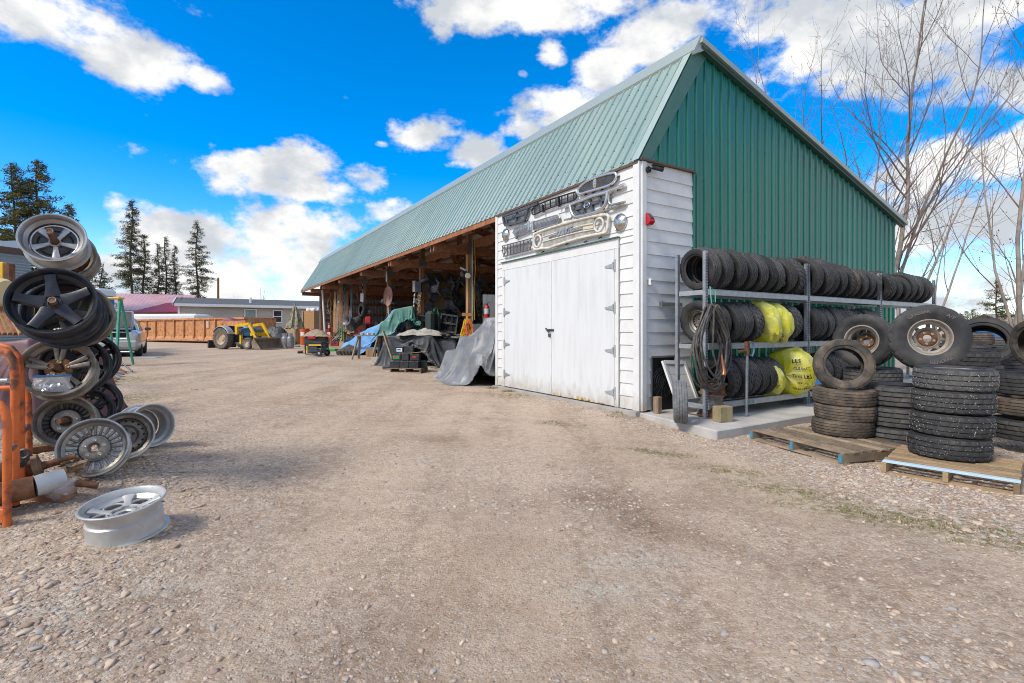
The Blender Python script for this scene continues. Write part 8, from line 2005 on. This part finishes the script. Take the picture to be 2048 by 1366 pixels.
q = P(578, 690, 34); b = MB(); b.box((0, 0, .55), (.95, .7, 1.1)); o = b.build('carton', MATS['tan_cardboard'], None, bev=.01); o.matrix_world = yawM((q.x + .3, q.y, zg(q)), -15); tag(o, 'reddish brown carton behind the gas cylinders', 'carton')
q = P(550, 690, 33); drape('black_tarp', 'dark heap under plastic behind the loader bucket', TARPK, Matrix.Translation((q.x, q.y, zg(q))), 1.1, .8, 1.15, 81, prof=2, folds=7, fa=.1, rough=.15, nu=70, nv=26)
q = P(620, 690, 33); b = MB(); b.box((0, 0, .35), (.5, .4, .7)); o = b.build('white_bucket_box', WHST, None, bev=.02); o.matrix_world = yawM((q.x, q.y, zg(q) + .3), -15); tag(o, 'white box just right of the orange barrel', 'box')
# ---- power pole
q = P(436, 690, 60); b = MB(); b.tube([(q.x, q.y, .3), (q.x + .02, q.y, P(0, 556, 60).z)], [.16, .12], 10); o = b.build('power_pole', mat('brown_pole', (.24, .12, .06), .8, var=0), None, 50); tag(o, 'bare wooden power pole rising behind the mobile home', 'pole')
# ================================================================== TREES
NEED = mat('pine_needles', (.075, .085, .028), .8, c2=(.15, .13, .045), sc_=.9, lo=.40, hi=.62, var=.15, c3=(.22, .14, .06), sc3=1.7, lo3=.55, hi3=.72, spec=.2)
NEEDD = mat('spruce_needles', (.045, .058, .028), .8, c2=(.095, .095, .042), sc_=.8, var=.15, spec=.2)
PBARK = mat('pine_bark', (.075, .05, .04), .9, c2=(.14, .085, .06), sc_=8, bump=.3, var=.1)
def conifer(label, px, ytop, d_, wid, bare, seed, m=NEED, kind='pine_tree', clump=.30, droop=.1, ybase=690, dens=1.0, group='conifers beyond the yard'):
    rs = np.random.RandomState(seed); q = P(px, ybase, d_); H = P(0, ytop, d_).z - .3
    root = thing(kind, label, 'tree', loc=(q.x, q.y, .3), group=group)
    b = MB(); pts = [(.25 * math.sin(i * 1.3 + seed) * .5, .1 * math.cos(i + seed), H * i / 8) for i in range(9)]; b.tube(pts, [H * .011 * (1 - i / 8.6) + .03 for i in range(9)], 8); 
    V = []; Fc = []
    n = int(H * 6.5 * dens)
    for k in range(n):
        f = bare + (1 - bare) * (k + rs.rand()) / n; z = H * f
        g = (f - bare) / (1 - bare)
        L = wid * (1 - g) ** .75 * (.55 + .6 * rs.rand()) * (min(1, .45 + g * 4) if bare > .15 else 1) + .15
        a = rs.rand() * 6.283; c, s = math.cos(a), math.sin(a)
        rise = (.25 - droop * 4 * (1 - g)) * rs.uniform(.6, 1.3)
        tip = Vector((c * L, s * L, z + rise * L * .6)); st = Vector((0, 0, z))
        b.tube([st, st.lerp(tip, .6) + Vector((0, 0, .03 * L)), tip], [.035, .02, .008], 4, cap=False)
        m_ = max(4, int(L / (clump * .30)))
        for j in range(m_):
            t = .22 + .78 * (j + rs.rand()) / m_
            cpt = st.lerp(tip, t) + Vector((0, 0, -.25 * droop * L * t * t)); sp = clump * (1.0 - .35 * t)
            side = rs.uniform(-1, 1) * L * .22 * (1 - abs(t - .55)); cpt += Vector((-s * side, c * side, rs.uniform(-.06, .06)))
            for _ in range(7):
                d1 = Vector(rs.randn(3)); d1.z *= .55; d1.normalize(); d2 = Vector(rs.randn(3)); d2.normalize(); i0 = len(V); ce = cpt + Vector(rs.randn(3)) * sp * .45
                V += [ce + d1 * sp * .62, ce - d1 * sp * .3 + d2 * sp * .14, ce - d1 * sp * .3 - d2 * sp * .14]; Fc.append((i0, i0 + 1, i0 + 2))
    b.build('trunk', PBARK, root, 60)
    me = bulk_mesh('crown', np.array([v[:] for v in V]), np.array(Fc)); me.materials.append(m); obj('crown', me, root)
conifer('tall bushy pine at the left edge, shorter of the pair', 26, 330, 46, 5.0, .1, 1, clump=.45, dens=1.35)
conifer('tall bushy pine behind the topmost rim', 76, 322, 47, 5.2, .1, 2, clump=.45, dens=1.35)
conifer('lower pine whose top shows right of the topmost rim', 138, 410, 50, 3.4, .12, 3, clump=.42, dens=1.2)
conifer('small spruce low behind the black rims', 203, 527, 50, 2.3, .1, 4, NEEDD, 'spruce_tree', .32)
conifer('tall ponderosa with a long bare trunk', 263, 402, 72, 3.2, .36, 5, NEEDD, clump=.40, dens=.95)
conifer('slim spruce right beside the bare trunked pine', 288, 470, 75, 2.7, .1, 6, NEEDD, 'spruce_tree', .34)
conifer('spruce left of the middle trio beyond the red roof', 316, 488, 74, 2.2, .1, 7, NEEDD, 'spruce_tree', .34)
conifer('tallest spruce of the middle trio beyond the red roof', 331, 474, 76, 2.5, .1, 8, NEEDD, 'spruce_tree', .34)
conifer('spruce right of the middle trio beyond the red roof', 350, 492, 78, 2.3, .1, 9, NEEDD, 'spruce_tree', .34)
conifer('broad symmetrical spruce standing alone behind the mobile home', 394, 443, 70, 3.6, .08, 10, NEEDD, 'spruce_tree', .34, droop=.16, dens=1.15)
conifer('small young spruce beyond the tires on the right', 1992, 563, 42, 1.9, .05, 11, NEED, 'spruce_tree', .26, droop=.02, dens=1.3)
for i, (px, yt, d_) in enumerate(((1935, 622, 120), (1922, 628, 130), (1945, 620, 110), (1955, 627, 125))): conifer('tiny far conifer on the skyline right of the big wheel', px, yt, d_, 2.4, .05, 20 + i, NEEDD, 'spruce_tree', .6, ybase=665, dens=.5, group='far conifers on the skyline')
# bare aspens
BARK = mat('aspen_bark', (.30, .25, .21), .8, c2=(.20, .165, .14), sc_=5, bump=.2, var=.08, c3=(.07, .06, .055), sc3=9, lo3=.62, hi3=.7)
TWIG = mat('grey_twig', (.13, .09, .072), .8, c2=(.18, .13, .105), sc_=3, var=.1)
def bare_tree(label, stems, seed, group='bare aspens right of the barn', up=.8, dens=1.0, bark=BARK, name='aspen_tree', buds=True, r0=.07, levels=3):
    rs = random.Random(seed); base = stems[0][0]; root = thing(name, label, 'tree', loc=base, group=group); bt = MB(); bb = MB(); bud = MB()
    def limb(mb, p, d, L, r, lev, n=None):
        n = n or max(4, int(L / .28)); pts = [p.copy()]; rr = [r]; q = p.copy(); d = d.normalized(); kids = []
        cur = Vector((rs.uniform(-1, 1), rs.uniform(-1, 1), rs.uniform(-.2, .4))) * (.045 if lev else .010)
        for i in range(n):
            d = (d + Vector((rs.gauss(0, .07), rs.gauss(0, .07), rs.gauss(0, .05) + (up * .045 if lev else 0))) + cur).normalized(); q = q + d * L / n; pts.append(q.copy()); rr.append(max(.0035, r * (1 - (i + 1) / n * .82))); kids.append((q.copy(), d.copy(), (i + 1) / n, rr[-1]))
        mb.tube(pts, rr, 8 if lev == 0 else (5 if lev == 1 else 3), cap=False)
        if lev < levels:
            for (kp, kd, f, kr) in kids:
                if f < (.18 if lev == 0 else .08): continue
                for _ in range(1 if rs.random() < (.85 if lev == 0 else .86) * dens else 0):
                    ax = kd.orthogonal().normalized(); ax = Matrix.Rotation(rs.random() * 6.28, 3, kd) @ ax; nd = (kd * rs.uniform(.75, 1.1) + ax * rs.uniform(.55, .95) + Vector((0, 0, .12))).normalized()
                    limb(bb, kp, nd, L * (rs.uniform(.30, .52) if lev == 0 else rs.uniform(.3, .5)) * (1.12 - f * .5), kr * .52, lev + 1)
        if buds and lev >= 1:
            for (kp, kd, f, kr) in kids:
                if rs.random() < .42 * f:
                    e = Vector((rs.uniform(-1, 1), rs.uniform(-1, 1), rs.uniform(-.5, 1))).normalized() * .035; s = rs.uniform(.007, .015); c = kp + e
                    bud.add([c + Vector((0, 0, s * 1.6)), c + Vector((s, 0, 0)), c + Vector((-s * .5, s * .87, 0)), c + Vector((-s * .5, -s * .87, 0)), c - Vector((0, 0, s * 1.4))], [(0, 1, 2), (0, 2, 3), (0, 3, 1), (4, 2, 1), (4, 3, 2), (4, 1, 3)])
    for (b0, top, r) in stems: p0 = Vector(b0) - Vector(base); d = Vector(top) - Vector(b0); limb(bt, p0, d, d.length, r, 0, max(8, int(d.length / .5)))
    bt.build('trunk', bark, root, 70)
    cr = bb.build('crown', TWIG, root, 70)
    if buds and bud.v: tag(bud.build('bud', mat('dark_bud', (.045, .032, .03), .8, var=0), cr), kind='stuff')
def S(x0, y0, x1, y1, d_, r): return (P(x0, y0, d_), P(x1, y1, d_ + .6), r)
bare_tree('tall pale aspen clump rising behind the back corner of the barn', [S(1782, 690, 1722, -10, 17, .10), S(1775, 690, 1760, -20, 17.2, .09), S(1792, 690, 1610, 160, 16.6, .055), S(1796, 690, 1840, 60, 17.4, .065)], 3, dens=.82, levels=3)
bare_tree('brushy aspen thicket low behind the far end of the rack', [S(1800, 690, 1880, 300, 15, .05), S(1806, 690, 1800, 420, 15.4, .04), S(1792, 690, 1830, 390, 15.2, .04)], 5, dens=.72, levels=3)
bare_tree('slender aspen arching up right of the big tire', [S(1870, 660, 1985, 250, 12.5, .03), S(1868, 660, 1890, 380, 12.8, .022)], 7, dens=.8, levels=2)
bare_tree('birch with a pale forked trunk at the right frame edge', [S(2034, 700, 1935, 235, 9.6, .03), S(2040, 700, 2012, 110, 9.4, .034), S(2043, 700, 1990, 480, 9.5, .02)], 9, dens=.75, levels=2)
bare_tree('straight birch cut by the right frame edge', [S(2049, 720, 2035, 90, 8.4, .042)], 11, dens=.7, levels=2)
bare_tree('bare tree top showing above the far roof slope', [S(1500, 300, 1490, 60, 26, .03), S(1520, 300, 1545, 130, 26, .03)], 13, dens=.9, levels=2)
bare_tree('low bare sapling above the mobile home roof', [S(518, 640, 512, 576, 60, .06), S(520, 640, 523, 570, 60, .05)], 15, dens=.8, levels=1, group='saplings behind the mobile home')
bare_tree('faint bare shrub behind the mobile home ridge', [S(468, 640, 472, 588, 62, .05), S(545, 640, 548, 596, 62, .05)], 16, dens=.8, levels=2, group='saplings behind the mobile home')
# bushes and far things beyond the tyres
def bush(label, px, py, d_, w, h, seed, m, group, n=1600, leaf=.12):
    rs = np.random.RandomState(seed); q = P(px, py, d_); root = thing('bush', label, 'bush', loc=(q.x, q.y, zg(q)), group=group)
    b = MB()
    for k in range(14): a = rs.rand() * 6.28; r_ = w * rs.rand() * .8; b.tube([(0, 0, 0), (r_ * .4 * math.cos(a), r_ * .4 * math.sin(a), h * .5), (r_ * math.cos(a), r_ * math.sin(a), h * rs.uniform(.6, 1))], [.04, .025, .01], 4, cap=False)
    b.build('stem', TWIG, root)
    V = []; Fc = []
    lob = rs.randn(9, 3) * .5; lob[:, 2] = abs(lob[:, 2])
    for k in range(n):
        c = lob[rs.randint(9)] + rs.randn(3) * .28; c = np.array((c[0] * w * .8, c[1] * w * .8, max(.05, c[2] * h * .75 + .1))); d1, d2 = rs.randn(3), rs.randn(3); d1 /= np.linalg.norm(d1); d2 /= np.linalg.norm(d2); i0 = len(V); V += [c + d1 * leaf, c - d1 * leaf * .5 + d2 * leaf * .4, c - d1 * leaf * .5 - d2 * leaf * .4]; Fc.append((i0, i0 + 1, i0 + 2))
    me = bulk_mesh('foliage', np.array(V), np.array(Fc)); me.materials.append(m); obj('foliage', me, root)
TAN = mat('dry_tan_leaves', (.30, .19, .10), .8, c2=(.20, .14, .09), sc_=2, var=.15); OLIVE = mat('dull_olive_leaves', (.10, .10, .045), .8, c2=(.16, .14, .07), sc_=2, var=.15)
for i, (px, d_, w, h, m) in enumerate(((1962, 48, 2.2, 3.2, TAN), (1948, 60, 2.5, 3.0, OLIVE), (1935, 64, 2.4, 2.2, TAN), (2035, 50, 3.0, 3.4, TAN), (2058, 44, 2.5, 3.0, OLIVE), (1975, 70, 4, 3.4, OLIVE))): bush('tan and olive scrub bush beyond the tire heap', px, 668, d_, w, h, 40 + i, m, 'scrub bushes beyond the tire heap')
b = MB(); b.box((0, 0, 1.2), (7, 4, 2.4)); b.prism([(-3.7, 2.4), (3.7, 2.4), (0, 3.6)], -2.2, 2.2) if False else None
q = P(2005, 668, 75); root = thing('far_house', 'small white house far off beyond the scrub', 'house', M=yawM((q.x, q.y, .3), 15)); b.build('wall', WHST, root); b = MB(); b.add([(-3.9, -2.4, 2.35), (3.9, -2.4, 2.35), (3.9, 0, 3.5), (-3.9, 0, 3.5), (3.9, 2.4, 2.35), (-3.9, 2.4, 2.35)], [(0, 1, 2, 3), (3, 2, 4, 5)]); b.build('roof', mat('grey_far_roof', (.3, .29, .28), .8, var=0), root)
for i, (px, py, d_, m, lab) in enumerate(((1972, 668, 30, 'bright_blue', 'blue container left of the pale stem'), (2002, 664, 34, 'bright_blue', 'blue container centre of the distant row'), (2020, 668, 31, 'bright_blue', 'blue container right of the distant row'), (2032, 662, 36, 'bright_green_paint', 'green container at the distant row end'))):
    q = P(px, py, d_); root = thing('storage_bin', lab, 'bin', M=yawM((q.x, q.y, zg(q) + .75), 10 * i)); b = MB(); b.box((0, 0, .25), (.9, .7, .45)); b.build('tub', MATS[m], root, bev=.03); b = MB(); b.box((0, 0, .5), (.95, .75, .06)); b.build('lid', MATS[m], root); b = MB(); b.box((0, 0, -.37), (1.1, .8, .75)); b.build('stand', WOODP, root)
q = P(2022, 700, 15); drape('dirt_pile', 'smooth tan pile of dirt beyond the tires', mat('tan_dirt', (.42, .31, .22), .95, c2=(.34, .25, .17), sc_=3, bump=.2), Matrix.Translation((q.x, q.y, -.1)), 1.9, 1.3, 1.25, 91, prof=1.6, folds=4, fa=.02, rough=.04, nu=60, nv=24, cat='dirt pile')
